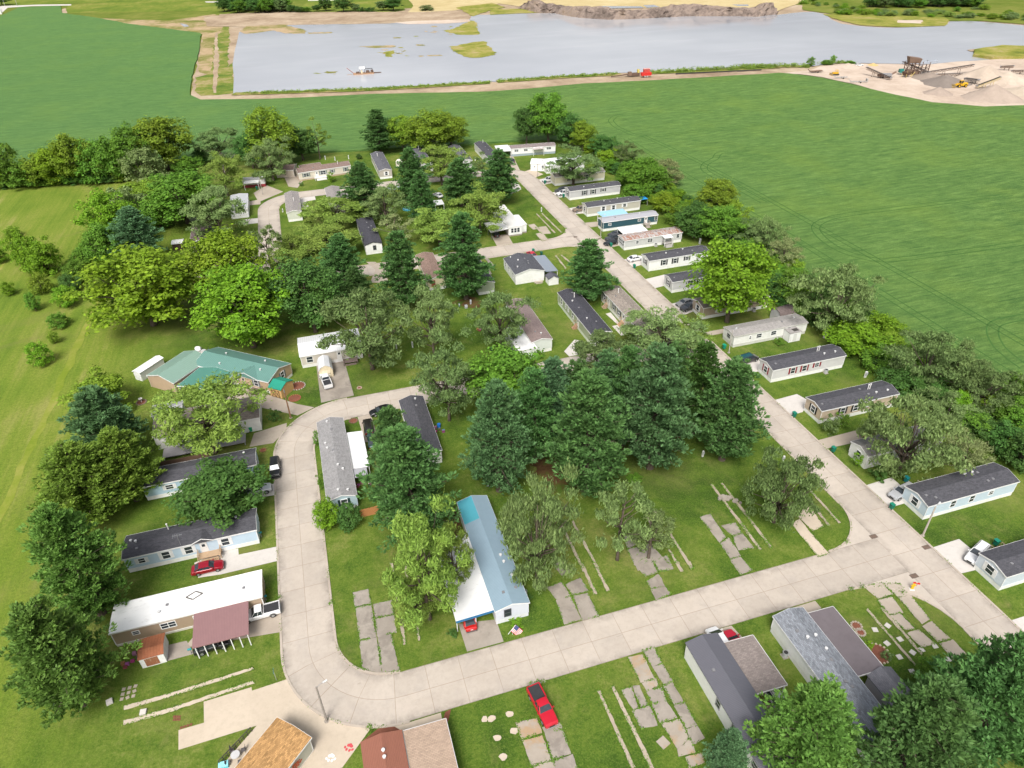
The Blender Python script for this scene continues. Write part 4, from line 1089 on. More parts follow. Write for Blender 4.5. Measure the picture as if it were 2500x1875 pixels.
# ---- row on the east side of the long street
home('mobile_home','light blue home with a charcoal roof and a silver car at its street end',87.3,59.0,0,18.6,4.9,(.50,.60,.68),CH,wins=[('f',.29,2.05,.95,1.35),('f',.50,2.05,.95,1.35),('f',.71,2.2,.9,.8),('s',.5,2.05,1.15,1.45,WSH)],vents=((.12,.2),(.05,.35),(.60,.82,1),(.68,.8,1),(.66,.70),(.72,.72),(.72,.28),(.78,.3)),dormer=None)
home('mobile_home','small white home with a gray roof and a bare tan panel, under the leaning willow',86.9,72.4,0,16.5,4.3,(.70,.70,.68),GR,wins=[('f',.3,2.0,1.0,1.1),('s',.5,2.0,1.0,1.1)],eave=3.0,rise=.7)
home('mobile_home','beige home with black shutters and a round shrub at its corner',87.7,86.2,0,17.9,4.7,(.46,.37,.28),CH,wins=std(BLK,(.28,.45,.61)),vents=((.05,.3),(.62,.68),(.65,.28),(.75,.26,1),(.90,.25,1)),pipes=((.69,.52),(.715,.52)))
home('mobile_home','pale grey home with dark red shutters',87.2,101.5,0,18.1,4.7,(.56,.55,.55),CH,wins=std((.22,.02,.03),(.28,.44,.61)),vents=((.08,.3),(.75,.30,1),(.90,.28,1)),pipes=((.695,.55),(.72,.55)))
h = home('mobile_home','run-down white trailer with a sagging gray roof and peeling trim',87.4,116.6,0,19.4,4.4,(.72,.72,.69),shingle((.30,.285,.275),.12,.5),sk=(.55,.55,.52),eave=2.95,rise=.40,wallm=siding((.72,.72,.69),.55),
     wins=[('s',.5,2.0,1.2,.9,None,plain((.35,.35,.34))),('f',.22,1.9,.4,.7),('f',.34,1.95,1.3,1.0),('f',.54,1.95,1.3,1.0),('f',.75,2.0,.8,1.3)],vents=((.7,.4),(.88,.5,1)),fasc=(.55,.54,.50))
home('mobile_home','tan home with a brown roof behind the big two trunked tree',87.5,130.6,0,18.4,5.0,(.40,.32,.25),shingle((.22,.185,.165),.25),wins=std(WSH,(.24,.40,.62)),vents=((.5,.3),(.8,.3)))
home('mobile_home','grey home with black shutters beside an empty white drive and the two trunked tree',87.2,145.8,0,18.2,4.5,(.52,.51,.52),CH,wins=std(BLK,(.31,.45,.62)),vents=HV)
home('mobile_home','bright white home with black shutters and a white sedan at its end',87.4,159.7,0,18.6,4.7,(.76,.76,.75),CH,wins=std(BLK,(.25,.43,.63)),vents=((.07,.3),(.32,.4,1),(.5,.3),(.62,.55,1),(.75,.3)))
h = home('mobile_home','old whitish trailer with a rust streaked roof and a glazed porch end',87.1,175.2,0,18.8,4.5,(.50,.50,.50),None or ribmetal((.42,.40,.385),.55,'X',1.0),eave=2.95,rise=.40,wallm=siding((.52,.52,.52),.5),
     wins=[('f',.22,2.0,.8,.8),('f',.44,2.0,1.5,1.0),('f',.93,2.1,.9,1.1),('s',.2,1.9,.9,1.5),('s',.4,1.9,.9,1.5),('s',.6,1.9,.9,1.5),('s',.8,1.9,.9,1.5)],vents=((.6,.5),(.85,.6)))
home('mobile_home','dark teal home with a pale grey roof',86.9,190.6,0,18.8,4.0,(.030,.085,.11),ribmetal((.36,.36,.385),0,'X',1.2),wins=[('f',.12,2.1,.8,.6),('f',.66,2.15,.9,.6),('f',.97,2.1,.9,1.2)],doors=[('f',.78)],vents=((.25,.4),(.7,.45,1)),eave=3.0,rise=.4)
m_ = home('mobile_home','greige home with white shutters, between the teal home and the grey one',87.1,204.1,0,19.0,4.5,(.46,.435,.37),CH,wins=std(WSH,(.30,.49,.70)),vents=((.35,.45,1),(.62,.6,1),(.45,.3),(.8,.3)))
home('mobile_home','grey home with black shutters, nearest to the field of the northern row',87.3,220.6,0,19.0,4.5,(.47,.465,.48),CH,wins=std(BLK,(.29,.46,.66)),vents=((.5,.3),(.3,.3,1),(.8,.3)))
home('mobile_home','cream home with a taupe roof partly behind a dusky tree',87.7,236.6,0,19.6,4.7,(.68,.63,.49),shingle((.28,.25,.225),.25),wins=std(BLK,(.3,.64,.85))[:2],vents=((.5,.3),(.9,.3)))
home('mobile_home','light blue home cut by the right frame edge, beside a white car',87.0,43.9,0,18.5,4.6,(.55,.61,.68),CH,wins=[('s',.48,2.05,1.2,1.45,WSH),('f',.3,2.05,1,1.35)],vents=((.12,.3),(.3,.3)))
# white metal roofed house at the north end of the street
home('house','white house with a white metal roof behind the attached white garage',89.5,251.0,0,15.5,8.5,(.76,.76,.75),ribmetal((.74,.75,.77),0,'X',1.2),eave=3.0,rise=1.2,cat='house',group=None,wins=[('f',.6,2.0,1,1.2)],vents=((.3,.3),))
home('garage','white garage with a white metal roof beside the northern street',85.0,256.6,-27,6.3,6.2,(.76,.76,.75),ribmetal((.78,.79,.80),0,'X',1.2),skh=0,eave=2.8,rise=.9,cat='garage',group=None,wins=[('f',.75,1.8,.9,.8),('f',.25,1.7,.5,.5)])
home('mobile_home','long white home with a brown roof and blue grey base at the field corner',83.4,277.2,-7,18.6,5.0,(.74,.74,.73),shingle((.215,.18,.175),.2),sk=(.30,.36,.40),skh=1.0,eave=3.1,rise=.6,wins=[('f',.12,2.3,1.5,.8),('f',.33,2.3,1.5,.8),('f',.85,2.3,1.8,.8)],doors=[('f',.66)])
# ---- homes between the cross streets
home('mobile_home','sage green home with a near black roof and a white bay window',61.8,127.6,90,22.5,4.9,(.33,.37,.25),CH2,sk=(.66,.69,.62),wins=[('b',.12,2.05,.9,1.5),('b',.25,2.1,.4,.9),('b',.33,2.1,.5,1.0),('b',.47,2.05,1.0,1.4)],doors=[('b',.62)],vents=((.30,.7,1),(.2,.4),(.55,.66),(.72,.7,1),(.9,.4)),pipes=((.78,.5),),bay=('s',.5,2.0))
home('mobile_home','taupe shingled greige home beside the east street, steps at its side',73.0,126.2,90,22.0,4.9,(.46,.46,.38),TAUPE,sk=(.70,.70,.66),wins=[('b',.1,2.05,1.0,1.4,BLK),('b',.36,2.05,1.0,1.4,BLK),('b',.50,2.05,1.0,1.4,BLK)],doors=[('b',.22),('b',.62)],vents=((.75,.7),(.9,.6)),pipes=((.80,.45),))
home('mobile_home','home with a dull brown roof and white annex behind open trees',47.6,129.0,90,20.5,4.8,(.62,.66,.62),shingle((.225,.175,.165),.15),wins=[('b',.4,2.05,1.0,1.3)],vents=((.1,.4,1),(.16,.6)))
home('mobile_home','low white annex with a white roof on the side of the brown roofed home',43.2,127.0,90,10.6,4.3,(.66,.70,.66),ribmetal((.74,.74,.73),0,'X',1.4),skh=0,eave=2.7,rise=.15,cat='annex',group=None,trim=False)
home('double_home','white double wide home with a dark slate roof on the middle street',58.1,164.2,90,11.0,8.2,(.76,.76,.75),shingle((.085,.088,.10),.2),sk=(.74,.74,.73),eave=3.0,rise=1.05,wins=[('b',.15,2.0,.9,1.2),('b',.45,2.0,.9,1.2),('b',.8,2.0,.9,1.2)],vents=((.9,.8,1),(.62,.65,1),(.3,.8,1),(.35,.4),(.5,.35),(.65,.4)))
home('garden_shed','white shed with a dark gable roof at the corner of the white double home',61.0,160.7,90,2.6,2.8,(.76,.76,.75),shingle((.10,.10,.12),.2),skh=0,eave=1.9,rise=.75,cat='shed',group=None,trim=False)
home('mobile_home','old white trailer with a worn white roof and a lean-to carport',62.2,196.8,90,19.5,4.3,(.76,.76,.75),coated((.66,.65,.62)),sk=(.30,.26,.22),skh=.5,eave=2.95,rise=.22,wins=[('s',.5,1.9,.75,1.35),('s',.27,1.9,.75,1.35),('s',.73,1.9,.75,1.35),('b',.3,1.9,1.,1.2),('b',.55,1.9,1.,1.2)])
home('mobile_home','small white side room on the right of the old white trailer',64.1,198.0,90,8.5,1.8,(.76,.76,.75),coated((.74,.74,.73)),sk=(.30,.26,.22),skh=.5,eave=2.75,rise=.1,cat='annex',group=None,trim=False)
home('mobile_home','white home with a black roof and a dark band, in the shade of pines',18.7,198.1,90,21.5,4.9,(.72,.72,.71),CH2,sk=(.72,.72,.71),wins=[('s',.55,2.0,.8,1.3,None,plain((.12,.11,.11)))],vents=((.55,.45),(.75,.45),(.62,.25)),fasc=(.05,.05,.06))
home('mobile_home','pale sage home with a taupe gray roof at the loop street bend',-2.7,233.9,90,20.0,4.6,(.56,.58,.50),shingle((.255,.235,.225),.2),vents=((.3,.4),(.15,.6)),pipes=((.45,.4),))
home('mobile_home','gray roofed home behind the spreading tree on the loop street',11.6,236.5,90,18.0,4.9,(.52,.52,.50),shingle((.255,.235,.225),.2))
home('mobile_home','sage home with a dark roof under the tall pine with a bare trunk',43.2,161.6,90,20.0,4.4,(.42,.45,.36),CH,vents=((.25,.3,1),(.4,.4)))
home('mobile_home','cream home with a brown roof glimpsed between two pines',31.5,168.5,90,17.0,4.8,(.66,.58,.40),shingle((.23,.16,.13),.25),doors=[('s',.3,(.25,.05,.04))])
home('mobile_home','long tan house with a red brown roof and a white porch',-1.5,276.2,7,20.0,6.2,(.60,.54,.46),BRN,sk=(.45,.34,.24),skh=.7,eave=3.1,rise=.95,wins=[('f',.14,2.0,1.9,1.25,(.16,.20,.18)),('f',.46,2.0,1.9,1.35,(.16,.20,.18)),('f',.64,2.05,.9,1.1,(.16,.20,.18)),('f',.90,2.0,1.0,1.3,(.16,.20,.18))],doors=[('f',.34)],pipes=((.78,.3),),vents=((.3,.3),))
home('mobile_home','rear addition with a brown roof behind the long tan house',-.4,283.3,7,8.0,3.4,(.50,.42,.36),BRN,skh=0,eave=2.9,rise=.4,cat='annex',group=None)
home('garage','open fronted tan garage with a brown roof beside the long tan house',-9.6,283.6,-12,6.6,7.5,(.56,.49,.41),BRN,skh=0,eave=2.7,rise=.9,cat='garage',group=None,doors=())
home('mobile_home','grey tan home with a slate roof and white shutters by the north field',32.7,267.4,90,24.0,4.7,(.40,.365,.32),SL,wins=[('s',.55,2.0,.9,1.3,WSH)],pipes=((.72,.6),),vents=((.5,.4),(.3,.4)))
home('mobile_home','slate roofed home behind the pine by the white tank',49.2,270.0,90,22.0,4.7,(.60,.60,.60),SL,pipes=((.85,.4),))
home('mobile_home','slate roofed home almost hidden by the round olive maple',64.6,268.0,90,22.0,4.6,(.60,.60,.60),SL,pipes=((.5,.5),))
home('mobile_home','white walled home with a charcoal roof nearest to the field corner carport',76.0,267.6,90,23.0,4.6,(.62,.62,.60),CH,wins=[('b',.7,2.0,.8,1.2),('b',.5,2.0,.8,1.2)],pipes=((.88,.35),),vents=((.4,.5),(.6,.5)))
# ---- west side of the loop
home('camper','white camper trailer with red lower siding under an awning',-22.0,275.6,-8,8.0,2.8,(.70,.70,.69),coated((.30,.30,.31)),sk=(.30,.04,.05),skh=1.1,eave=3.0,rise=.12,cat='camper',group=None,wins=[('f',.3,2.1,.9,.6),('e',.5,1.9,.8,1.5)],trim=False)
home('mobile_home','white home with a pale ribbed metal roof at the west side of the loop street',-19.9,243.3,90,15.5,5.6,(.72,.72,.72),ribmetal((.47,.48,.50),0,'X',1.3),eave=3.0,rise=.35,vents=((.4,.4,1),))
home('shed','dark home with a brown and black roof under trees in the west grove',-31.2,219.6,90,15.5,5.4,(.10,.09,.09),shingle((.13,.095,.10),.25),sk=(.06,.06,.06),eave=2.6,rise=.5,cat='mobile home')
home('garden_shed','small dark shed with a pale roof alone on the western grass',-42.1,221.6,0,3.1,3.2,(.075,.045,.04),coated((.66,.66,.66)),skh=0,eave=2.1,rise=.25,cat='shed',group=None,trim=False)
home('garden_shed','low gray shed with a white edge under the western trees',-39.8,246.0,0,4.2,4.0,(.40,.40,.40),shingle((.15,.14,.15),.2),skh=0,eave=2.2,rise=.5,cat='shed',group=None)
home('mobile_home','brown roofed home between the two yellow maples',-33.4,196.6,0,16.0,4.8,(.46,.36,.30),BRN,sk=(.35,.22,.17),wins=[('f',.1,2,1,1.2)])
# ---- green metal roofs
GM_ = ribmetal((.115,.235,.205),0,'X',1.4); GM2 = ribmetal((.085,.235,.190),0,'X',1.4); GM3 = ribmetal((.200,.310,.255),0,'X',1.4)
gh = home('house','tan house with a long green metal roof and dark shutters',-30.6,144.7,-39,20.0,7.6,(.46,.33,.22),GM_,sk=(.74,.74,.72),skh=.7,eave=3.0,rise=1.25,cat='house',group=None,wins=[('f',.83,2.0,1.0,1.4,(.16,.18,.18)),('f',.53,2.05,1.9,1.4,(.16,.18,.18)),('e',.6,2.1,1.0,1.4,(.16,.18,.18))],doors=[('f',.66,(.55,.45,.38))],vents=((.3,.2,1),(.82,.3,1),(.25,.65,1),(.75,.75,1)),dormer=(14.2,6.2,1.1))
home('garage','tan garage with a pale green metal roof, gable towards the meadow',-34.4,138.5,48.6,10.5,7.6,(.46,.335,.235),GM3,skh=0,eave=2.9,rise=1.1,cat='garage',group=None)
cp = home('garage','low green metal carport roof between the tan garage and the tan house',-26.2,132.2,56,7.2,8.7,(.30,.24,.19),GM2,sk=None,skh=2.55,eave=2.85,rise=.8,corner_trim=False,cat='carport',group=None,wallm=plain((.05,.16,.13)))
m = MB()
for px in (.2, 3.4, 6.8):
    for py in (.15, 8.5): m.box(px-.07, px+.07, py-.07, py+.07, 0, 2.548)
m.build('post', trimw(), cp)
tan_shed = home('garden_shed','tan shed with a bright green roof and a crossed barn door',-15.1,131.3,-40,3.1,3.9,(.58,.36,.15),ribmetal((.02,.26,.18),0,'X',2.0),skh=0,eave=2.3,rise=.8,cat='shed',group=None,trim=False)
home('canopy','white lean-to canopy on the meadow side of the tan garage',-42.2,146.4,50,6.6,2.0,(.76,.76,.75),coated((.80,.80,.80)),skh=0,eave=2.2,rise=.3,cat='canopy',group=None,trim=False)
home('house','house with a white metal roof behind a white barn shaped shed',-8.0,140.2,0,13.6,8.3,(.52,.48,.42),ribmetal((.70,.71,.73),0,'X',1.3),sk=(.70,.70,.70),skh=.8,eave=3.1,rise=.9,cat='house',group=None,wins=[('f',.14,2.0,1.3,1.4),('f',.92,2.0,1.0,1.2,(.55,.52,.44))],doors=[('f',.62)])
# ---- west row
home('mobile_home','white home with a brown roof covered by a big airy tree',-36.3,119.6,0,19.3,7.6,(.74,.73,.71),shingle((.22,.185,.165),.25),wins=[('f',.24,2.1,.7,1.0,None,plain((.10,.09,.08)))],eave=3.1,rise=.8,vents=((.1,.35,1),))
home('mobile_home','grey shed roof joined to the far end of the brown roofed white home',-37.5,127.4,0,5.5,3.6,(.62,.61,.60),shingle((.33,.33,.34),.2),skh=0,eave=2.8,rise=.4,cat='annex',group=None)
home('mobile_home','light blue home with a slate roof half behind the round dark tree',-36.6,105.0,0,18.9,4.7,(.38,.52,.62),CH,wins=[('f',.22,2.1,1.2,.9,WSH),('e',.5,2.05,1.1,1.4,WSH)],vents=((.10,.75,1),(.15,.7,1),(.12,.3),(.78,.7),(.9,.7,1)))
home('mobile_home','long light blue home with a small gable over its door, above the red sedan',-37.4,88.3,0,19.7,4.9,(.46,.58,.69),CH,wins=[('f',.12,2.05,.9,.9,WSH),('f',.30,2.05,1.1,1.4,WSH),('f',.47,2.05,1.1,1.4,WSH),('f',.75,2.05,1.1,1.4,WSH)],doors=[('f',.585)],vents=((.05,.6,1),(.09,.5,1),(.10,.25),(.78,.35),(.85,.65,1)),pipes=((.32,.85),),dormer=(11.6,3.2,.75))
home('mobile_home','tan trailer with a long flat white roof and a dark diamond mark',-37.2,74.3,0,20.2,5.0,(.36,.27,.19),coated((.84,.84,.83)),sk=(.56,.53,.47),skh=.5,eave=3.0,rise=.14,wins=[('f',.15,2.0,.8,.6),('f',.36,1.95,1.9,1.0),('f',.56,2.0,1.2,.8)],vents=((.36,.5),(.31,.3,1),(.88,.45)),fasc=(.66,.64,.60))
# ---- lower edge
home('garage','tan building with an orange shingled roof, rotated to the street bend',-15.35,54.4,-135.0,9.5,5.2,(.44,.44,.37),shingle((.385,.225,.095),.34,.1),skh=.25,eave=2.8,rise=.35,cat='outbuilding',group=None,ov=.2)
home('mobile_home','home with a rust brown metal roof at the lower edge',-1.0,27.5,90,20.6,4.7,(.44,.42,.38),ribmetal((.255,.105,.07),0,'Y',3.2),eave=3.0,rise=.55,trim=False,vents=((.90,.5,1),(.86,.5,1)))
home('mobile_home','white home with a charcoal roof and a brown carport roof beside it',42.2,29.0,90,19.3,4.6,(.76,.76,.75),ribmetal((.115,.115,.135),0,'X',3.2),sk=(.74,.74,.73),wins=[('b',.43,2.0,.8,1.3,None,plain((.3,.3,.3))),('b',.62,2.0,1.0,1.5,None,plain((.3,.3,.3))),('b',.85,2.0,1,1.2,None,plain((.3,.3,.3)))],vents=((.75,.75),),trim=False,eave=3.1,rise=.65)
home('mobile_home','white home with a speckled gray shingle roof and teal shutters',55.7,28.5,90,19.8,4.6,(.76,.76,.75),shingle((.205,.22,.245),.30,.1),sk=(.70,.70,.70),wins=[('b',.54,2.0,1.0,1.35,(.10,.22,.26)),('b',.72,2.0,1.0,1.35,(.10,.22,.26))],vents=((.84,.72),(.77,.60,1),(.77,.32,1),(.66,.32,1),(.58,.42),(.42,.5),(.38,.42)),eave=3.1,rise=.7)
home('annex','dark gabled side building behind the flat gray carport roof',61.0,29.0,90,8.2,3.4,(.34,.34,.36),shingle((.15,.15,.17),.15),skh=0,eave=2.6,rise=.9,cat='shed',group=None,trim=False)
home('mobile_home','pale blue home with a worn gray shingle roof along the inner street bend',-1.3,91.4,90,22.7,4.8,(.42,.55,.60),shingle((.265,.26,.26),.16,.5),wins=[('s',.55,2.0,1.0,1.3,(.02,.05,.05))],vents=((.95,.62,1),(.83,.5),(.67,.8,1),(.60,.75,1),(.55,.55),(.35,.45,1),(.30,.30,1),(.06,.58,1),(.05,.25,1)),eave=3.0,rise=.72)
home('mobile_home','dark slate roofed home whose near end lies under the big pine',15.0,98.5,90,17.8,4.7,(.66,.65,.63),CH,vents=((.93,.35,1),(.8,.4)),eave=3.0,rise=.7)
home('mobile_home','pale home with a blue metal roof and a turquoise patch at its far end',19.6,61.3,90,22.8,4.9,(.60,.63,.70),ribmetal((.235,.325,.395),0,'X',2.6,.35),sk=(.66,.68,.72),wins=[('s',.36,2.0,.9,1.35,None,plain((.08,.08,.09)))],vents=((.40,.30,1),(.34,.28,1),(.22,.18,1),(.10,.62),(.12,.22)),eave=3.0,rise=.72,trim=True)
q = MB(); z = roof_z(3.65, 4.9, 3.0, .72)
q.extx([(2.55, roof_z(2.55,4.9,3.0,.72)+.006),(5.02, roof_z(5.02,4.9,3.0,.72)+.006),(5.02, roof_z(5.02,4.9,3.0,.72)+.012),(2.55, roof_z(2.55,4.9,3.0,.72)+.012)], 17.5, 22.9)
# turquoise roof patch belongs to the blue metal roofed home
for o in bpy.data.objects:
    if o.name.startswith('mobile_home') and o.get('label','').startswith('pale home with a blue metal roof'):
        q.build('roof_patch', ribmetal((.075,.33,.41),0,'X',2.6,.35), [c for c in o.children if c.name.startswith('roof')][0])
        blue_home = o
    if o.get('label','').startswith('tan trailer with a long flat white'):
        q2 = MB()
        c = Vector((10.9, 3.1, 0)); pts = [Vector((1.15,0,0)), Vector((.15,.75,0)), Vector((-1.15,0,0)), Vector((-.15,-.75,0))]
        for i in range(4):
            a, b = c + pts[i], c + pts[(i+1)%4]
            za, zb = roof_z(a.y,5.0,3.0,.14)+.01, roof_z(b.y,5.0,3.0,.14)+.01
            q2.bar((a.x,a.y,za),(b.x,b.y,zb),.2,.05)
        q2.build('roof_mark', plain((.13,.12,.11), .7), [k for k in o.children if k.name.startswith('roof')][0])
    if o.get('label','').startswith('tan building with an orange'):
        fr = side(9.5, 5.2, 'b'); q3 = MB(); rn = random.Random(4)
        for k in range(26):
            u, v = rn.gauss(6.6, .55), rn.gauss(1.55, .35)
            fbox(q3, fr, u-.09, u+.09, v-.09, v+.09, .01+.001*k, .05+.001*k)
        for k in range(8):
            a = R(45*k); u, v = 6.6+.45*math.cos(a), 1.55+.45*math.sin(a)
            fbox(q3, fr, u-.13, u+.13, v-.13, v+.13, .08+.002*k, .11+.002*k)
        q3.build('wall_ornament', plain((.42,.09,.035), .6), o)
# ------------------------------------------------------------------ carports, porches, sheds
def slab_roof(name, label, cat, x0, x1, y0, y1, z, m, tilt=(0,0), posts=(), pc=(.76,.76,.75), t=.12, edge=None, rz=0, group=None, pw=.12):
    """flat or slightly tilted roof; tilt = height gained along local x and y"""
    r = thing(name, label, cat, (x0, y0, 0), R(rz), group); L, Wd = x1-x0, y1-y0
    zz = lambda x, y: z + tilt[0]*x/L + tilt[1]*y/Wd
    c = [(0,0),(L,0),(L,Wd),(0,Wd)]
    mb = MB(); mb.add([(x,y,zz(x,y)) for x,y in c] + [(x,y,zz(x,y)+t) for x,y in c], [(3,2,1,0),(4,5,6,7),(0,1,5,4),(1,2,6,5),(2,3,7,6),(3,0,4,7)])
    ro = mb.build('roof', m, r)
    if edge:
        e = MB()
        for i in range(4):
            a, b = Vector((*c[i], zz(*c[i])+t*.4)), Vector((*c[(i+1)%4], zz(*c[(i+1)%4])+t*.4))
            n = Vector(((b-a).y, -(b-a).x, 0)).normalized()*.035
            e.bar(a+n, b+n, .06, t+.09)
        e.build('edge_trim', plain(edge, .5), r)
    for px, py in posts:
        p = MB(); p.box(px-pw/2, px+pw/2, py-pw/2, py+pw/2, -.05, zz(px,py)-.002); p.build('post', plain(pc, .5), r)
    return r
slab_roof('carport','purple brown ribbed carport roof on white posts','carport',-26.2,-18.8,68.5,74.2,2.62,ribmetal((.255,.145,.145),0,'X',3.0),(0,.32),[(x,.25) for x in (.3,1.45,2.6,3.75,4.9,6.05,7.15)],edge=None,group=None)
peel = slab_roof('carport','peeling white carport roof with a blue front edge, beside the blue metal roof','carport',9.0,14.55,61.6,77.0,2.62,coated((.72,.72,.72)),(.25,0),[(.15,.3),(.15,5),(.15,10),(.15,15),(2.9,.3)],pc=(.7,.7,.7))
MB().bar((0,-.12,2.62),(5.5,-.12,2.90),.08,.36).build('front_fascia', plain((.03,.16,.33),.4), peel)
slab_roof('carport','brown shingled carport roof joined to the white charcoal roofed home','carport',42.35,47.0,39.3,47.0,2.75,WOODY,(-.25,0),[(4.5,.2),(4.5,4),(4.5,7.5)],edge=(.7,.7,.68))
slab_roof('carport','flat gray brown carport roof beside the speckled gray home','carport',55.85,60.2,37.4,47.5,2.85,concrete_mat('roll_roofing',(.155,.135,.145),uv=False,dirt=.35),(-.2,0),[(4.2,.2),(4.2,3.5),(4.2,7),(4.2,9.9)],edge=(.62,.62,.60))
slab_roof('carport','square tan shingled carport roof at the lower edge','carport',-.75,4.55,36.0,48.2,2.7,shingle((.36,.27,.205),.14,.05),(-.1,0),[(5.1,.2),(5.1,4),(5.1,8),(5.1,12)],edge=(.60,.60,.60))
slab_roof('awning','long white ribbed awning along the gray shingled home','awning',-1.05,1.9,98.9,109.8,2.5,ribmetal((.78,.78,.78),0,'Y',2.2),(-.25,0),[(2.8,.2),(2.8,3.6),(2.8,7.2),(2.8,10.6)])
slab_roof('awning','small gray porch roof at the end of the long white awning','awning',-1.05,1.3,96.3,98.7,2.6,ribmetal((.36,.36,.38),0,'Y',2.2),(-.2,0),[(2.2,.2),(2.2,2.2)])
slab_roof('carport','white lean-to carport roof at the old white trailer','carport',52.0,57.7,196.4,204.5,2.35,coated((.74,.74,.74)),(.4,0),[(.2,.2),(.2,4),(.2,7.9)],pc=(.12,.12,.12))
slab_roof('carport','pale blue carport roof behind the dark teal home','carport',88.6,97.6,195.2,199.6,2.75,ribmetal((.30,.53,.68),0,'X',1.6),(0,.2),[(.2,.2),(4.5,.2),(8.8,.2),(.2,4.2),(4.5,4.2),(8.8,4.2)])
slab_roof('carport','white carport roof behind the rust streaked trailer','carport',89.0,97.2,180.5,185.2,2.8,coated((.76,.76,.75)),(0,.1),[(.2,4.5),(4,4.5),(8,4.5)])
slab_roof('carport','white carport roof at the left of the long white home by the field','carport',77.6,83.2,276.6,285.4,2.7,coated((.76,.76,.76)),(0,0),[(.2,.2),(.2,8.5),(5.4,.2)],rz=-7)
slab_roof('carport','blue grey metal carport roof on the right of the white double home','carport',58.35,61.9,163.6,174.6,2.75,ribmetal((.235,.27,.315),0,'Y',1.6),(-.25,0),[(3.4,.2),(3.4,5.5),(3.4,10.8)])
slab_roof('awning','white awning above the red siding of the camper','awning',-21.5,-16.2,272.6,275.2,2.5,coated((.66,.66,.64)),(0,.2),[(.1,.1),(5.1,.1)],rz=-8)
slab_roof('awning','white porch roof on the rust streaked trailer','awning',99.2,102.0,173.2,175.05,2.75,coated((.78,.78,.78)),(0,.1),[(.1,.1),(2.7,.1)])
slab_roof('awning','porch awning in the middle of the long white home by the field','awning',92.0,96.5,274.1,275.9,2.7,ribmetal((.45,.40,.38),0,'X',1.4),(0,.15),[(.1,.1),(4.4,.1)],rz=-7)
slab_roof('canopy','blue fabric canopy beside the greige home','canopy',107.2,110.2,206.6,209.4,2.3,plain((.03,.28,.62),.6),(0,0),[(.1,.1),(2.9,.1),(.1,2.7),(2.9,2.7)],pc=(.3,.3,.3))
slab_roof('lean_to','white lean-to roof beside a dark pine in the northern block','lean-to',40.8,44.0,226.0,230.0,2.3,coated((.62,.63,.64)),(0,.2),[(.1,.1),(3.0,.1)])
slab_roof('porch_roof','weathered plank deck roof at the side of the speckled gray home','porch',46.9,51.0,32.4,36.6,.75,wood((.32,.25,.205)),(0,0),[(.2,.2),(3.9,.2),(.2,4.0),(3.9,4.0)],pc=(.3,.25,.2))
slab_roof('porch_roof','gray deck behind the brown roofed white home','porch',-35.0,-20.0,115.6,118.6,.7,wood((.36,.34,.36)),(0,0),[(.2,.2),(7,.2),(14.8,.2)],pc=(.5,.5,.5))
def deck(label, x, y, rz, w, d, h, c, steps=3, name='porch_steps', rail=True):
    r = thing(name, label, 'steps', (x, y, 0), R(rz)); m = MB()
    m.box(0, w, 0, d, h-.08, h)
    for px in (.06, w-.06):
        for py in (.06, d-.06): m.box(px-.05, px+.05, py-.05, py+.05, 0, h-.081)
    m.build('platform', wood(c), r)
    s = MB()
    for k in range(steps):
        hh = h*(steps-k)/(steps+1); s.box(w*.12, w*.88, -.30*(k+1), -.30*k-.012, 0, hh)
    s.build('stairs', wood(c), r)
    if rail:
        b = MB()
        for px in (.05, w-.05):
            b.bar((px,.05,h+.9),(px,d-.05,h+.9),.07); b.bar((px,-.30*steps,.95),(px,0,h+.9),.07)
            for k in range(5): b.bar((px,.08+(d-.16)*k/4,h),(px,.08+(d-.16)*k/4,h+.9),.05)
            b.bar((px,-.30*steps,.0),(px,-.30*steps,.95),.06)
        b.build('railing', wood(c), r)
deck('wooden steps at the door of the long blue home, by the red sedan',-26.9,86.85,0,3.4,1.35,.95,(.42,.29,.18))
deck('wooden stairs on the street side of the sage green home',56.6,137.6,-90,1.5,1.2,.9,(.40,.24,.15))
deck('new brown stairs in the middle of the taupe roofed home',67.7,135.4,-90,1.6,1.6,.95,(.48,.30,.17))
deck('brown stairs near the far end of the taupe roofed home',67.7,145.0,-90,1.6,1.3,.95,(.42,.30,.20))
deck('stairs at the door of the dark teal home',100.7,189.2,0,1.8,1.3,.9,(.36,.31,.27))
deck('enclosed timber porch of the rust streaked trailer',99.3,173.35,0,2.6,1.6,1.0,(.40,.38,.36))
deck('white railed porch of the long tan house',4.2,275.0,7,5.0,1.8,.8,(.70,.69,.66))
deck('dark deck with a railing at the tan house with green metal roof',-19.6,133.9,-39,2.8,1.5,.7,(.17,.12,.10),1)
deck('stacked deck at the white roofed house behind its drive',1.0,138.2,0,3.2,1.8,.7,(.20,.15,.13),1)
deck('cluttered back porch under the end of the brown carport roof',43.0,36.6,0,3.0,2.0,.5,(.30,.23,.18),1)
deck('low plank platform along the white double home',55.0,163.0,0,2.4,.9,.35,(.42,.37,.30),1,rail=False)
deck('brown ramp beside the far car of the blue home',89.6,64.2,0,2.4,1.6,.8,(.48,.40,.30),1)
deck('brown steps beside the white car at the right edge',91.5,48.75,0,2.2,1.5,.8,(.34,.24,.18),1)
deck('wooden deck block behind the flat carport roof',57.0,34.6,0,2.6,2.4,.5,(.36,.31,.28),1)
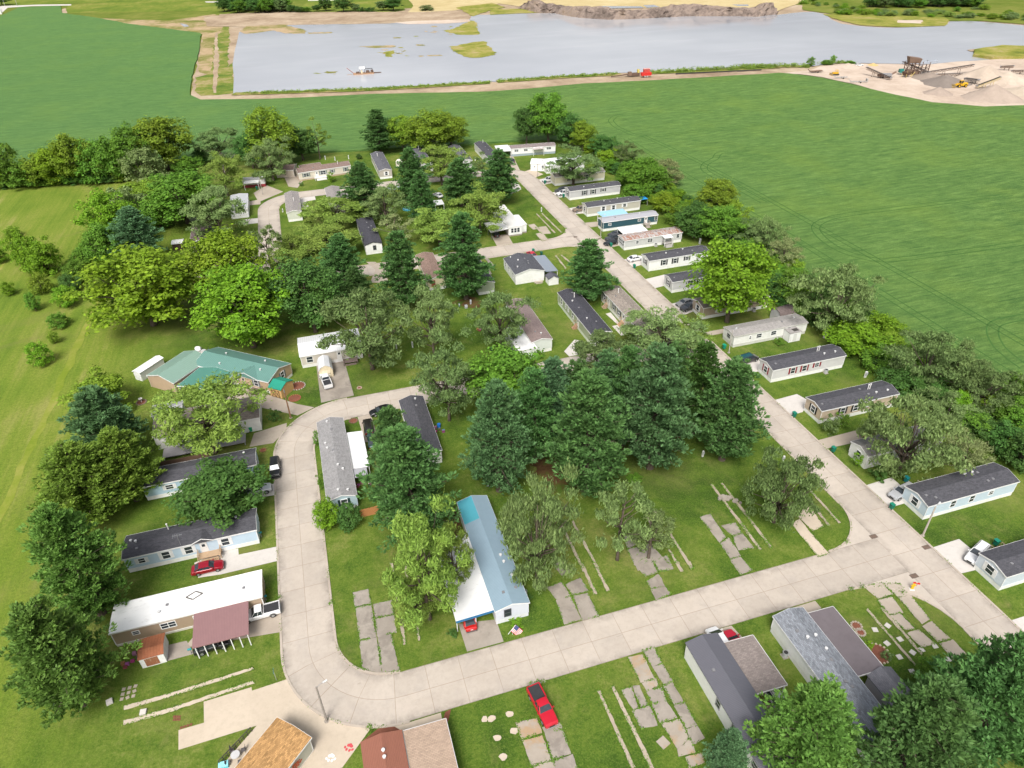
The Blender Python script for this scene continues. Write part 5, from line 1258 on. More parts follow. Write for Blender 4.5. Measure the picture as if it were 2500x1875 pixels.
# box porch of the run-down trailer
r = thing('entry_porch','white box porch with a broken roof on the run-down trailer','porch',(100.6,114.2,0)); MB().box(0,3.0,0,2.2,.1,2.5).build('wall', siding((.74,.74,.73),.4), r)
MB().box(-.1,3.1,-.1,2.2,2.51,2.62).build('roof', shingle((.33,.31,.30),.15,.4), r); MB().box(1.0,1.9,-.03,-.002,.3,2.2).build('door', plain((.60,.60,.58)), r)
MB().box(1.3,2.7,.5,1.6,2.621,2.66).build('roof_hole', plain((.06,.055,.05),.9), r)
# rust shed
r = thing('garden_shed','white metal shed with a rusty orange roof','shed',(-33.3,69.5,0),R(1.5))
m = MB(); m.extx([(0,0),(3.3,0),(3.3,2.0),(1.2,2.35),(0,1.9)],0,3.1); m.build('wall', plain((.76,.76,.75),.5), r)
m = MB(); m.extx([(-.1,1.93),(1.2,2.37),(3.4,2.02),(3.4,2.08),(1.2,2.44),(-.1,1.99)],-.1,3.2); m.build('roof', ribmetal((.33,.105,.045),.9,'X',1.6,.8), r)
m = MB(); m.box(.6,2.3,-.03,-.002,.2,1.75); m.build('door', ribmetal((.40,.30,.20),.9,'X',2.2,.8), r)
m = MB(); m.box(3.102,3.13,.6,2.2,.05,1.8); m.build('side_door', plain((.72,.72,.71),.5), r)
# old gambrel shed by the run-down trailer
r = thing('garden_shed','grey barn shaped shed with a dark roof behind the run-down trailer','shed',(104.0,122.6,0),R(8))
m = MB(); m.extx([(0,0),(3.4,0),(3.4,1.8),(2.8,2.7),(1.7,3.1),(.6,2.7),(0,1.8)],0,4.6); m.build('wall', siding((.42,.42,.43),.5), r)
m = MB(); m.extx([(-.12,1.75),(.55,2.78),(1.7,3.18),(2.85,2.78),(3.52,1.75),(3.52,1.86),(2.88,2.88),(1.7,3.30),(.52,2.88),(-.12,1.86)],-.12,4.72); m.build('roof', shingle((.17,.135,.13),.2,.4), r)
# white barn shed by the pickup
r = thing('garden_shed','white barn shaped shed with cream double doors behind the white pickup','shed',(-1.6,134.6,0),R(90))
m = MB(); m.extx([(0,0),(2.9,0),(2.9,1.9),(2.45,2.65),(1.45,3.1),(.45,2.65),(0,1.9)],0,4.4); m.build('wall', plain((.64,.55,.38),.6), r)
m = MB(); m.extx([(-.1,1.85),(.40,2.72),(1.45,3.18),(2.5,2.72),(3.0,1.85),(3.0,1.95),(2.53,2.80),(1.45,3.28),(.37,2.80),(-.1,1.95)],-.1,4.5); m.build('roof', ribmetal((.66,.67,.69),0,'X',1.6), r)
m = MB()
for y0 in (.55, 1.47): m.box(-.04,-.002,y0,y0+.88,.1,1.9)
m.build('door', plain((.70,.62,.46),.6), r)
m = MB()
for y0 in (.55, 1.47):
    for a, b in (((y0,.15),(y0+.88,.95)),((y0,.95),(y0+.88,.15)),((y0,1.0),(y0+.88,1.0))): m.bar((-.06,a[0],a[1]),(-.06,b[0],b[1]),.06,.03)
m.build('door_brace', plain((.40,.33,.22),.6), r)
# cross braces of the tan shed door are on its camera side
dd = MB().box(.45,2.55,-.03,-.002,.1,1.85).build('door', plain((.55,.34,.14),.6), tan_shed); m = MB()
for a, b in (((.5,.1),(1.5,1.8)),((1.5,.1),(.5,1.8)),((1.5,.1),(2.5,1.8)),((2.5,.1),(1.5,1.8)),((.5,.1),(2.5,.1)),((.5,1.8),(2.5,1.8)),((.5,.1),(.5,1.8)),((1.5,.1),(1.5,1.8)),((2.5,.1),(2.5,1.8))):
    m.bar((a[0],-.045,a[1]),(b[0],-.045,b[1]),.07,.05)
m.build('brace', plain((.07,.05,.035),.7), dd)
# plank fence
r = thing('plank_fence','orange brown plank fence between the gray shingled home and the big pine','fence',(-1.4,88.9,0),R(2))
for k in range(26):
    MB().box(k*.2,k*.2+.185,-.02,.02,.05,1.75+.04*(k%3)).build('plank', wood((.46,.20,.075)), r)
MB().box(0,5.2,.022,.07,.4,.5).box(0,5.2,.022,.07,1.3,1.4).build('rail', wood((.40,.18,.07)), r)
r = thing('plank_fence','dark brown privacy fence between the two western homes','fence',(-35.0,113.2,0),0)
MB().box(0,8.5,-.02,.02,.05,1.8).build('panel', wood((.13,.075,.05)), r)
for k in range(5): MB().box(k*2.1-.05,k*2.1+.05,.022,.12,0,1.9).build('post', wood((.12,.07,.05)), r)
# ------------------------------------------------------------------ vehicles (x points forward, origin between the axles on the ground)
def loft(mb, st, closed=True):
    """stations of equally many points"""
    n = len(st[0]); vs = [p for s in st for p in s]; fs = []
    for i in range(len(st)-1):
        for k in range(n):
            fs.append((i*n+k, (i+1)*n+k, (i+1)*n+(k+1)%n, i*n+(k+1)%n))
    fs += [tuple(range(n)), tuple(range((len(st)-1)*n, len(st)*n))[::-1]]
    mb.add(vs, fs)
def body_section(x, hw, z0, zt, sh=.16):
    return [(x,-hw*.90,z0),(x,-hw,z0+.18),(x,-hw*1.0,zt-sh),(x,-hw*.90,zt),(x,0,zt+.03),(x,hw*.90,zt),(x,hw,zt-sh),(x,hw,z0+.18),(x,hw*.90,z0),(x,0,z0)]
SPEC = {  # length, half width, body stations (x/L, z top, width factor), cabin (x0 base, x1 top, x2 top, x3 base), belt z, roof z
 'sedan': (4.8,.91,[(-.5,.80,.80),(-.47,.95,.93),(-.30,1.00,1),(.15,.98,1),(.34,.88,.98),(.46,.76,.92),(.5,.62,.78)],(-.40,-.23,.06,.22),.95,1.44,.33),
 'suv':   (4.8,.94,[(-.5,.95,.90),(-.48,1.10,.97),(-.30,1.12,1),(.15,1.10,1),(.30,1.06,.99),(.46,.98,.94),(.5,.75,.84)],(-.485,-.45,.06,.20),1.08,1.74,.37),
 'van':   (5.1,.98,[(-.5,1.0,.92),(-.48,1.12,.98),(-.30,1.14,1),(.20,1.10,1),(.36,1.0,.98),(.47,.84,.92),(.5,.65,.82)],(-.49,-.465,.12,.33),1.10,1.85,.35),
 'pickup':(5.7,.97,[(-.5,1.08,.97),(-.49,1.10,1),(-.08,1.10,1),(-.075,1.12,1),(.18,1.12,1),(.30,1.10,.99),(.47,1.02,.95),(.5,.80,.86)],(-.085,-.06,.10,.20),1.10,1.80,.40),
}
def vehicle(kind, label, x, y, hd, c, group='parked vehicles', roofc=None, loc=None):
    L, hw, st, cab, zb, zr, wr = SPEC[kind]
    nm = {'sedan':'parked_car','suv':'parked_suv','van':'parked_van','pickup':'pickup_truck'}[kind]
    r = thing(nm, label, {'sedan':'car','suv':'suv','van':'van','pickup':'pickup truck'}[kind], (x, y, .066), R(hd), group)
    pm = carpaint(c); z0 = .22 if kind == 'sedan' else .32
    m = MB(); loft(m, [body_section(f*L, hw*w, z0, z) for f, z, w in st]); body = m.build('body', pm, r)
    # rounded edges
    bv = body.modifiers.new('edge', 'BEVEL'); bv.width = .05; bv.segments = 2; bv.limit_method = 'ANGLE'; bv.angle_limit = R(38)
    x0, x1, x2, x3 = (f*L for f in cab); b = hw*.90; tpw = hw*.72
    m = MB()
    m.add([(x0,-b,zb),(x3,-b,zb),(x3,b,zb),(x0,b,zb),(x1,-tpw,zr-.05),(x2,-tpw,zr-.05),(x2,tpw,zr-.05),(x1,tpw,zr-.05)],
          [(3,2,1,0),(4,5,6,7),(0,1,5,4),(1,2,6,5),(2,3,7,6),(3,0,4,7)])
    m.build('windows', glass(), r)
    m = MB(); n = 7; sec = []
    for i in range(n):                      # crowned roof skin
        f = i/(n-1); xx = x1 - .05 + (x2 - x1 + .10)*f; zc = zr + .035*math.sin(math.pi*f)
        w = tpw*(1.03 if 0 < i < n-1 else .97)
        sec.append([(xx,-w,zr-.06),(xx,-w*.93,zc),(xx,0,zc+.03),(xx,w*.93,zc),(xx,w,zr-.06),(xx,0,zr-.05)])
    loft(m, sec); rf = m.build('roof', carpaint(roofc) if roofc else pm, r)
    m = MB()
    e = .012
    def pil(t, wd):                         # pillars between belt and roof
        for s in (-1, 1):
            a = Vector((x0 + (x3-x0)*t[0], s*(b+e), zb)); q = Vector((x1 + (x2-x1)*t[1], s*(tpw+e), zr-.05)); m.bar(a, q, wd, .04)
    pil((0,0),.10); pil((1,1),.10); pil((.50,.45),.09)
    if kind in ('suv','van'): pil((.24,.20),.10)
    m.build('pillars', pm, r)
    wb = .29*L if kind != 'pickup' else .305*L
    for sx in (1, -1):
        for sy in (1, -1):
            cx = sx*wb + (.02*L if sx > 0 else 0); cy = sy*(hw - .10)
            t = MB(); t.tube([(cx, cy-.11, wr),(cx, cy+.11, wr)], [wr, wr], 16); ty = t.build('wheel', rubber(), r)
            q = MB(); q.tube([(cx, cy+sy*.112-.005, wr),(cx, cy+sy*.112+.005, wr)], [wr*.62, wr*.62], 12); q.build('rim', metalgrey(), ty)
            ar = MB()                       # wheel arch lip
            pts = [(cx+math.cos(R(a))*(wr+.07), sy*(hw+.012), wr+math.sin(R(a))*(wr+.07)) for a in range(0, 181, 20)]
            ar.tube(pts, .035, 5); ar.build('wheel_arch', plain((.03,.03,.032),.6) if kind in ('suv','pickup') else pm, r)
    fx, bx = .5*L, -.5*L
    for s in (-1, 1):
        q = MB(); zt = st[-1][1]; q.box(fx-.20, fx-.005, s*hw*.62-.17, s*hw*.62+.17, zt-.16, zt-.02); q.build('headlight', plain((.70,.72,.74),.15,.6), r)
        q = MB(); zt = st[0][1]; q.box(bx-.008, bx+.10, s*hw*.70-.12, s*hw*.70+.12, zt-.30, zt-.08); q.build('taillight', plain((.40,.01,.01),.2,.6), r)
        q = MB(); xm = x3*.86; q.box(xm-.09, xm+.06, s*(hw+.10)-.10, s*(hw+.10)+.10, zb+.02, zb+.18); q.build('mirror', pm, r)
    q = MB(); q.box(fx-.06, fx+.03, -hw*.40, hw*.40, .42, .62); q.build('grille', plain((.03,.03,.03),.4), r)
    q = MB(); q.box(fx-.10, fx+.06, -hw*.80, hw*.80, .26, .40).box(bx-.06, bx+.10, -hw*.84, hw*.84, .28, .46)
    q.build('bumper', plain((.10,.10,.10),.4) if kind != 'pickup' else metalgrey(), r)
    q = MB(); q.box(bx-.015, bx-.002, -.17, .17, .62, .74); q.build('number_plate', plain((.7,.7,.7),.5), r)
    if kind == 'pickup':
        xa, xb = -.485*L, -.10*L
        q = MB(); q.box(xa, xb, -hw*.80, hw*.80, 1.125, 1.15); q.build('bed_floor', plain((.035,.035,.038),.7), r)
        q = MB()
        for s in (-1, 1): q.box(xa-.02, xb, s*hw*.90-.07, s*hw*.90+.07, 1.05, 1.24)
        q.box(xa-.10, xa, -hw*.93, hw*.93, .62, 1.24); q.box(xb-.06, xb, -hw*.82, hw*.82, 1.1, 1.24); q.build('bed_side', pm, r)
    if kind in ('suv','van'):
        q = MB()
        for s in (-1, 1): q.bar((x1+.25, s*tpw*.86, zr+.08),(x2-.15, s*tpw*.86, zr+.08),.05,.05)
        q.build('roof_rail', plain((.05,.05,.05),.4), r)
    return r
def V(kind, label, rc, px, py, hd, c, z=.8, **k):
    p = TW(rc, px, py, z); return vehicle(kind, label, p.x, p.y, hd, c, **k)
WHT=(.80,.80,.80); BK=(.012,.012,.014); SLV=(.42,.43,.45); CHR=(.05,.052,.058)
V('sedan','bright red sedan on the white drive by the long blue home',20,1600,1528,0,(.30,.006,.02))
V('suv','black suv with roof rails parked along the curb of the inner street',21,226,765,-91,BK)
V('suv','silver white suv peeping out from behind the round dark tree',20,1985,930,0,(.62,.63,.65))
V('sedan','black sedan parked along the upper street by the dark slate roof',21,1045,318,188,BK)
V('suv','black car with a glass roof beside the white ribbed awning',21,945,445,88,(.018,.015,.013))
V('sedan','dark green car at the back of the drive under the big pine',21,975,548,88,(.02,.06,.055))
V('pickup','white pickup in front of the white barn shaped shed',11,618,1510,97,WHT)
V('pickup','white pickup backed out of the purple brown carport',30,2005,380,182,WHT)
V('suv','black suv in the shade of the purple brown carport',30,1635,625,2,BK)
V('sedan','red hatchback under the peeling white carport roof',31,1712,408,90,(.50,.010,.010))
V('pickup','bright red pickup facing away from the street at the lower edge',32,392,1098,-83,(.52,.008,.025))
V('van','white van nosed out beside the charcoal roofed white home',32,1765,610,92,WHT)
V('sedan','red car just showing past the brown carport roof',32,1885,620,92,(.45,.01,.03))
V('suv','grey car under the far end of the brown carport roof',33,262,990,90,SLV)
V('suv','white suv on the wide drive at the right frame edge',23,1850,1425,200,WHT)
V('suv','silver suv at the street end of the light blue home',23,1268,950,190,SLV)
V('sedan','maroon car half under the leaning grey willow',23,1045,488,180,(.20,.008,.02))
V('van','dark green conversion van with windows beside the pale grey home',12,1980,1345,8,(.055,.050,.05),roofc=(.02,.09,.11))
V('sedan','grey sedan at the street end of the tan home',12,1490,908,190,(.25,.25,.25))
V('suv','charcoal suv next to the grey sedan at the tan home',12,1525,945,190,CHR)
V('sedan','white sedan at the street end of the bright white home',12,1110,568,5,WHT)
V('sedan','black sedan nearest to the lawn at the rust streaked trailer',12,925,445,186,BK)
V('suv','black suv between the black sedan and the white carport roof',12,935,412,186,CHR)
V('sedan','dark car deep under the white carport roof of the rust streaked trailer',12,955,378,186,(.05,.05,.06))
V('suv','tan suv at the street end of the greige home',12,680,190,186,(.25,.19,.14))
V('suv','white suv beside the green bin at the northern grey home',2,552,1488,186,WHT)
V('suv','dark suv behind the white suv at the northern grey home',2,540,1465,186,CHR)
V('suv','white suv at the street end of the cream home',2,440,1385,186,WHT)
V('suv','pale car inside the open fronted garage',1,318,1318,-80,(.6,.6,.6))
V('sedan','white car parked on the northern drive between pines',1,1482,1502,110,WHT)
V('sedan','silver blue car in the northern street by the black roofed pine',1,1142,1450,5,(.38,.44,.50))
V('suv','silver suv beside the pines on the northern street',1,1410,1355,8,(.62,.63,.65))
V('sedan','dark car under the lean-to of the old white trailer',11,1925,375,90,BK)
V('suv','dark suv on the drive of the long white home by the field',2,145,1238,100,CHR)
V('sedan','red car behind the white double home',12,310,538,95,(.50,.01,.03))
# ------------------------------------------------------------------ bins, poles, meters, garden things
GREEN = (.012,.175,.115); TEAL = (.01,.20,.21)
def bin_(label, rc, px, py, c=GREEN, rz=0.0, lying=False):
    p = TW(rc, px, py, .5); r = thing('waste_bin', label, 'waste bin', (p.x, p.y, .03), rz, 'wheeled waste bins')
    m = MB(); b = [(-.27,-.30),(.27,-.30),(.27,.30),(-.27,.30)]
    m.add([(x*.85,y*.85,.06) for x,y in b] + [(x*1.15,y*1.15,1.05) for x,y in b], [(3,2,1,0),(4,5,6,7),(0,1,5,4),(1,2,6,5),(2,3,7,6),(3,0,4,7)])
    bo = m.build('body', plain(c,.5), r)
    m = MB(); m.exty([(-.36,1.055),(.36,1.055),(.30,1.15),(-.10,1.19),(-.36,1.13)], -.38, .38); l = m.build('lid', plain(tuple(x*1.15 for x in c),.4), r)
    for s in (-1, 1):
        MB().tube([(-.26,s*.30-.04,.12),(-.26,s*.30+.04,.12)],[.12,.12],12).build('wheel', rubber(), r)
    MB().bar((-.40,-.25,1.0),(-.40,.25,1.0),.05).build('handle', plain((.02,.03,.03)), r)
    return r
for a in (('green bin at the corner of the empty drive of the beige home',23,440,357),('green bin beside the small white home',23,742,625),('green bin at the drive of the blue home with the silver car',23,1193,1065),
          ('green bin by the brown steps at the right edge',23,1998,1345),('teal bin behind the silver suv',23,1305,857,TEAL),('green bin at the northern grey home drive',2,556,1512),('green bin on the curb of the cream home',2,412,1407),
          ('green bin at the nose of the black sedan by the rusty roof',12,923,470),('green bin at the bright white home',12,1102,635),('green bin behind the red car at the double home',12,323,515),('dark bin beside it at the double home carport',12,385,538,(.012,.09,.07)),
          ('teal bin at the bay window home',12,710,1275,TEAL),('dark bin at the annex of the brown roofed home',11,1897,1278,(.01,.05,.04)),('bright green bin at the white home under the airy tree',20,1935,468,(.02,.30,.14)),('green bin at the camper drive',1,85,1452),
          ('teal bin on the curb beside the tan home',12,1470,1028,TEAL),('bright green bin lying by the run-down trailer',12,1795,1255,(.01,.27,.17))):
    bin_(*a)
def ac_unit(label, rc, px, py):
    p = TW(rc, px, py, .4); r = thing('air_conditioner', label, 'air conditioner', (p.x, p.y, .02), 0, 'outdoor air conditioners')
    MB().box(-.45,.45,-.45,.45,0,.10).build('base', M_PAD, r); MB().cyl((0,0),.40,.101,.85,16).build('casing', ribmetal((.40,.41,.41),0,'Z',9), r)
    MB().cyl((0,0),.42,.851,.90,16).build('top_rim', metalgrey(), r); MB().cyl((0,0),.29,.901,.915,14).build('fan_grille', plain((.03,.03,.03),.5), r)
ac_unit('air conditioner at the wall of the tan home behind the big tree',13,130,970); ac_unit('air conditioner at the wall of the home with red shutters',13,685,1445)
ac_unit('air conditioner at the wall of the beige home',23,1085,325); ac_unit('large pale air conditioner beside the speckled gray home',33,370,705)
ac_unit('dark drum unit at the wall of the rust streaked trailer',12,1268,470); ac_unit('air conditioner on the blue roofed home side',31,2150,232)
def pole(label, rc, bx, by, ty_rc, tx, ty, c, lamp=True, w=.14, hmax=9.5):
    b = TW(rc, bx, by); h = min(hmax, height_at(b, T(ty_rc, tx, ty)[1])); r = thing('light_pole' if lamp else 'utility_pole', label, 'pole', (b.x, b.y, 0))
    MB().tube([(0,0,-.2),(0,0,h)],[w*1.15,w*.8],12).build('pole', wood(c) if not lamp else plain(c,.7), r)
    MB().cyl((0,0),.32,0,.10,12).build('base', M_PAD, r)
    if lamp:
        a = MB(); a.tube([(0,0,h-.15),(.5,.2,h+.05),(.9,.35,h+.05)],[.035,.03,.03],6); a.build('arm', metalgrey(), r)
        a = MB(); a.tube([(.80,.31,h+.06),(1.35,.52,h+.03)],[.11,.15],8); l = a.build('lamp_head', plain((.55,.56,.56),.4), r)
    else:
        a = MB(); a.tube([(0,-.13,h-1.0),(0,-.13,h-.35)],[.11,.11],8); a.build('junction_box', metalgrey(), r)
    return r
pole('grey light pole at the outer curb of the street bend, lower edge',31,625,1220,31,550,955,(.30,.27,.24))
pole('slim grey light pole on the lawn in front of the light blue home',23,1430,1290,23,1550,1065,(.42,.38,.33))
pole('brown utility pole beside the tan shed with the bright green roof',21,348,380,21,298,150,(.26,.14,.075),False)
pole('grey pole beside the dark teal home',12,842,405,12,852,240,(.36,.33,.29),w=.10); pole('grey pole at the front of the run-down trailer',12,1830,1300,12,1865,1125,(.42,.39,.35),w=.10)
pole('grey pole in front of the white garage at the north end',2,355,1362,2,358,1235,(.36,.33,.29),w=.09); pole('grey pole at the camper drive',1,132,1500,1,118,1370,(.40,.38,.34),w=.09)
def post(label, rc, px, py, h=1.2, c=(.66,.66,.64), w=.16, name='meter_post'):
    p = TW(rc, px, py); r = thing(name, label, 'post', (p.x, p.y, 0), 0, 'meter posts'); MB().box(-w,w,-w*.7,w*.7,0,h).build('post', plain(c,.5), r)
    MB().box(-w*1.1,w*1.1,-w*.7-.10,-w*.7-.002,h*.5,h*.92).build('meter_box', plain((.45,.46,.47),.4), r)
for a in (('white meter post behind the run-down trailer',13,672,1185,1.8,(.66,.66,.64),.28),('white meter post behind the home with red shutters',13,985,1490,1.5,(.66,.66,.64),.22),('white meter post on the corner lot with footings',23,352,712),('white meter post above the footings on the northern corner lawn',12,385,212,1.5),
          ('grey meter post at the hedge behind the bright white home',12,1605,460,1.8,(.45,.46,.46),.24),('left white post on the lawn behind the tan house',1,615,1232,1.6),('middle white post behind the tan house',1,690,1240,1.6),('right white post behind the tan house',1,795,1228,1.6),
          ('white post on the grass left of the white walled home',1,1770,1240,1.5),('grey meter post between the pines and the wrecked slab',11,1735,925,1.3,(.40,.41,.42),.2),('round meter box on the lawn by the tall pine',11,1700,955,.9,(.36,.37,.40),.34),('dark meter post left of the round meter box',11,1648,945,1.0,(.10,.16,.17),.14),
          ('white post at the right pines on rusty needles',22,1627,680,1.4),('grey meter post in the yard behind the big pine',21,1868,905,1.0,(.40,.41,.44),.2),('blue grey meter post at the lower left pine',30,448,1140,1.4,(.42,.46,.50),.22),('small post left of the loop street lawn',11,288,215,1.2),('left clothes post on the middle lawn',11,1165,1280,1.6),('right clothes post on the middle lawn',11,1288,1260,1.6)):
    post(*a)
# storm drains are set into the street
for rc, x, y, rz in ((23,1050,1297,0),(23,1457,1380,0),(33,1362,100,0),(12,648,408,0),(12,833,422,0),(12,1700,1237,0)):
    p = TW(rc, x, y); r = thing('storm_drain', 'iron storm drain grate in the street %s' % {1297:'at the tip of the rounded corner lawn',1380:'on the right curb by the lamp post lawn',100:'below the warning figure',408:'at the north corner lawn',422:'at the drive of the rusty trailer',1237:'at the curb of the run-down trailer'}[y], 'drain', (p.x, p.y, .072), rz, 'storm drains')
    MB().box(-.62,.62,-.38,.38,0,.012).build('frame', plain((.10,.075,.06),.7), r)
    m = MB()
    for k in range(7): m.box(-.52+k*.16,-.45+k*.16,-.30,.30,.0121,.022)
    m.build('grate', plain((.22,.15,.115),.6), r)
# warning figure with a red flag at the street corner
p = TW(33,1345,205); r = thing('warning_figure','yellow child shaped street warning figure with a red cap and flag','sign',(p.x,p.y,.02),R(-25))
def flat(name, poly, y0, y1, m, par):
    q = MB(); q.exty(poly, y0, y1); return q.build(name, m, par)
flat('figure', [(-.22,.12),(-.05,.12),(0,.45),(.06,.12),(.22,.12),(.16,.6),(.20,.95),(.34,.80),(.40,.88),(.20,1.16),(.08,1.2),(-.08,1.2),(-.22,1.12),(-.34,.8),(-.24,.76),(-.16,.95)], -.03, .03, plain((.75,.45,.01),.4), r)
flat('head', [(.20*math.cos(R(a)), 1.38+.20*math.sin(R(a))) for a in range(0,360,30)], -.032, .032, plain((.75,.50,.05),.4), r)
flat('cap', [(-.24,1.44),(.34,1.44),(.34,1.50),(.22,1.52),(.15,1.66),(-.1,1.68),(-.22,1.55)], -.05, .05, plain((.55,.02,.015),.4), r)
flat('flag', [(.38,.9),(.42,.9),(.42,1.30),(.78,1.24),(.78,1.56),(.42,1.64),(.38,1.64)], -.012, .012, plain((.60,.015,.015),.5), r)
MB().box(-.35,.35,-.25,.25,0,.11).build('base', plain((.70,.70,.66),.5), r)
# flag on a leaning staff in front of the blue roofed home
p = TW(31,2058,552); r = thing('flag_stand','striped american flag on a slanted white staff in the lawn','flag',(p.x,p.y,0),R(20))
MB().tube([(0,0,0),(0,0,1.2)],[.03,.03],8).build('post', trimw(), r)
MB().bar((-.75,0,.75),(.55,0,1.72),.05,.05).build('staff', trimw(), r)
U_ = Vector((.82,-.28,-.50)).normalized(); D_ = Vector((.22,-.10,-.97)).normalized(); o0 = Vector((-.10,-.03,1.25)); Lf, Hf = 1.75, 1.0
U_ = Vector((.80,0,.60)); D_ = Vector((.45,-.30,-.84)).normalized(); o0 = Vector((-.28,-.04,1.10)); Lf, Hf = 1.15, 1.75
# the hoist runs along the staff (U_), the fly hangs down (D_)
fo = None
for k in range(13):
    q = MB(); a = o0 + U_*Lf*k/13; b = o0 + U_*Lf*(k+1)/13
    prev = None
    for j in range(7):
        w = Vector((0,-.06*math.sin(j*1.1),0)); pa, pb = a + D_*Hf*j/6 + w, b + D_*Hf*j/6 + w
        if prev: q.add([prev[0], prev[1], pb, pa], [(0,1,2,3)])
        prev = (pa, pb)
    so = q.build('stripe', plain((.62,.03,.045),.7) if k % 2 == 0 else plain((.78,.78,.76),.7), r)
q = MB(); a = o0 + U_*Lf*6/13 + Vector((0,-.02,0)); b = o0 + U_*Lf + Vector((0,-.02,0)); n = Vector((0,-.012,0))
q.add([a+n, b+n, b + D_*Hf*.42+n+Vector((0,-.055,0)), a + D_*Hf*.42+n+Vector((0,-.055,0))], [(0,1,2,3)]); cn = q.build('canton', plain((.03,.045,.16),.7), r)
q = MB()
for i in range(5):
    for j in range(5):
        c = a + (b-a)*((i+.6)/5.2) + D_*Hf*.42*((j+.6)/5.2) + Vector((0,-.035-.05*(j+.6)/5.2,0)); q.add([c+U_*.025, c+D_*.025, c-U_*.025, c-D_*.025], [(0,1,2,3)])
q.build('stars', trimw(), cn)
# paw prints painted on the tan concrete
def paw(label, rc, px, py, c, rz, s=1.0):
    p = TW(rc, px, py); m = MB()
    def blob(cx, cy, rx, ry, a0=0):
        n = 18; vs = []
        for k in range(n):
            a = 2*math.pi*k/n; x, y = rx*math.cos(a), ry*math.sin(a); vs.append(((cx + x*math.cos(a0) - y*math.sin(a0))*s, (cy + x*math.sin(a0) + y*math.cos(a0))*s, 0))
        m.add(vs, [tuple(range(n))])
    vs = [(.0,.02),(.22,-.05),(.42,-.02),(.50,.16),(.44,.34),(.26,.42),(.12,.52),(0,.58),(-.12,.52),(-.26,.42),(-.44,.34),(-.50,.16),(-.42,-.02),(-.22,-.05)]
    m.add([(x*s, (y+.05)*s, 0) for x, y in vs], [tuple(range(len(vs)))])
    blob(-.62,-.18,.16,.22,.5); blob(-.25,-.42,.17,.24,.15); blob(.25,-.42,.17,.24,-.15); blob(.62,-.18,.16,.22,-.5)
    o = m.build('paw_print', plain(c,.7)); o.location = (p.x, p.y, .085); o.rotation_euler = (0,0,rz); tag(o, label, 'painted marking', 'painted paw prints')
paw('red paw print painted on the tan concrete','31' and 31,800,1422,(.52,.07,.085),R(-35),.82); paw('white paw print painted on the tan concrete',31,658,1502,(.78,.78,.77),R(-20),.82)
# rubble heap on the footings
p = TW(22,1835,1010); r = thing('rubble_heap','heap of broken concrete lumps lying across two footings','rubble',(p.x,p.y,.03)); rn = random.Random(3)
for k in range(16):
    q = MB(); cx, cy = rn.uniform(-1.6,1.6), 0; cy = -cx*.75 + rn.uniform(-.6,.6); s = rn.uniform(.25,.55)
    pts = [(cx+s*math.cos(a)*rn.uniform(.7,1.1), cy+s*math.sin(a)*rn.uniform(.6,1.0)) for a in [R(i*51) for i in range(7)]]
    q.prism(pts, 0, s*rn.uniform(.4,.9)); q.build('concrete_lump', M_PAD, r)
# stone slabs set in the grass
SG = 'stepping stones'
def stones(label, rc, pts, rad, m, h=.06, grp=SG, sq=False):
    for k, (x, y) in enumerate(pts):
        p = TW(rc, x, y); rn = random.Random(k+int(x)); q = MB()
        if sq: pl = [(-rad,-rad),(rad,-rad),(rad,rad),(-rad,rad)]
        else: pl = [(rad*math.cos(R(a))*rn.uniform(.75,1.1), rad*.85*math.sin(R(a))*rn.uniform(.75,1.1)) for a in range(0,360,40)]
        q.prism(pl, 0, h); o = q.build('stepping_stone', m); o.location = (p.x, p.y, .03); o.rotation_euler = (0,0,rn.uniform(-.4,.4)); tag(o, label, 'stone', grp)
stones('flat round stone in the lawn left of the red pickup',32,[(0,1200),(140,1165),(175,1295),(45,1350),(90,1495)],.55,M_APRON)
stones('flat round stone in the lawn beside the tan carport',31,[(1842,1205)],.48,M_APRON)
stones('square paving stone in the grass right of the flat gray carport',33,[(1062,515),(1160,483),(1255,588),(1155,620),(1250,725),(1352,690),(1522,640),(1625,743),(1348,838),(1525,778),(1445,948),(1230,465),(1420,670)],.36,M_DRIVE,sq=True)
stones('small block in the grass under the lower left pines',30,[(940+45*i+8*j,1050-38*j-12*i) for i in range(3) for j in range(3)],.22,M_DRIVEOLD,sq=True)
stones('loose square block beside the white footings, lower left',30,[(848,1075),(1108,1155)],.38,M_DRIVE,.3,sq=True)
stones('red brick paver by the large tan drive',30,[(1345+20*i,1208-22*j) for i in range(3) for j in range(2)]+[(1400+25*i,1270-8*i) for i in range(4)],.15,M_MULCH,sq=True)
stones('square slab with a rusty hole between the old pads',32,[(1325,1385)],.62,M_PADRUST,sq=True)
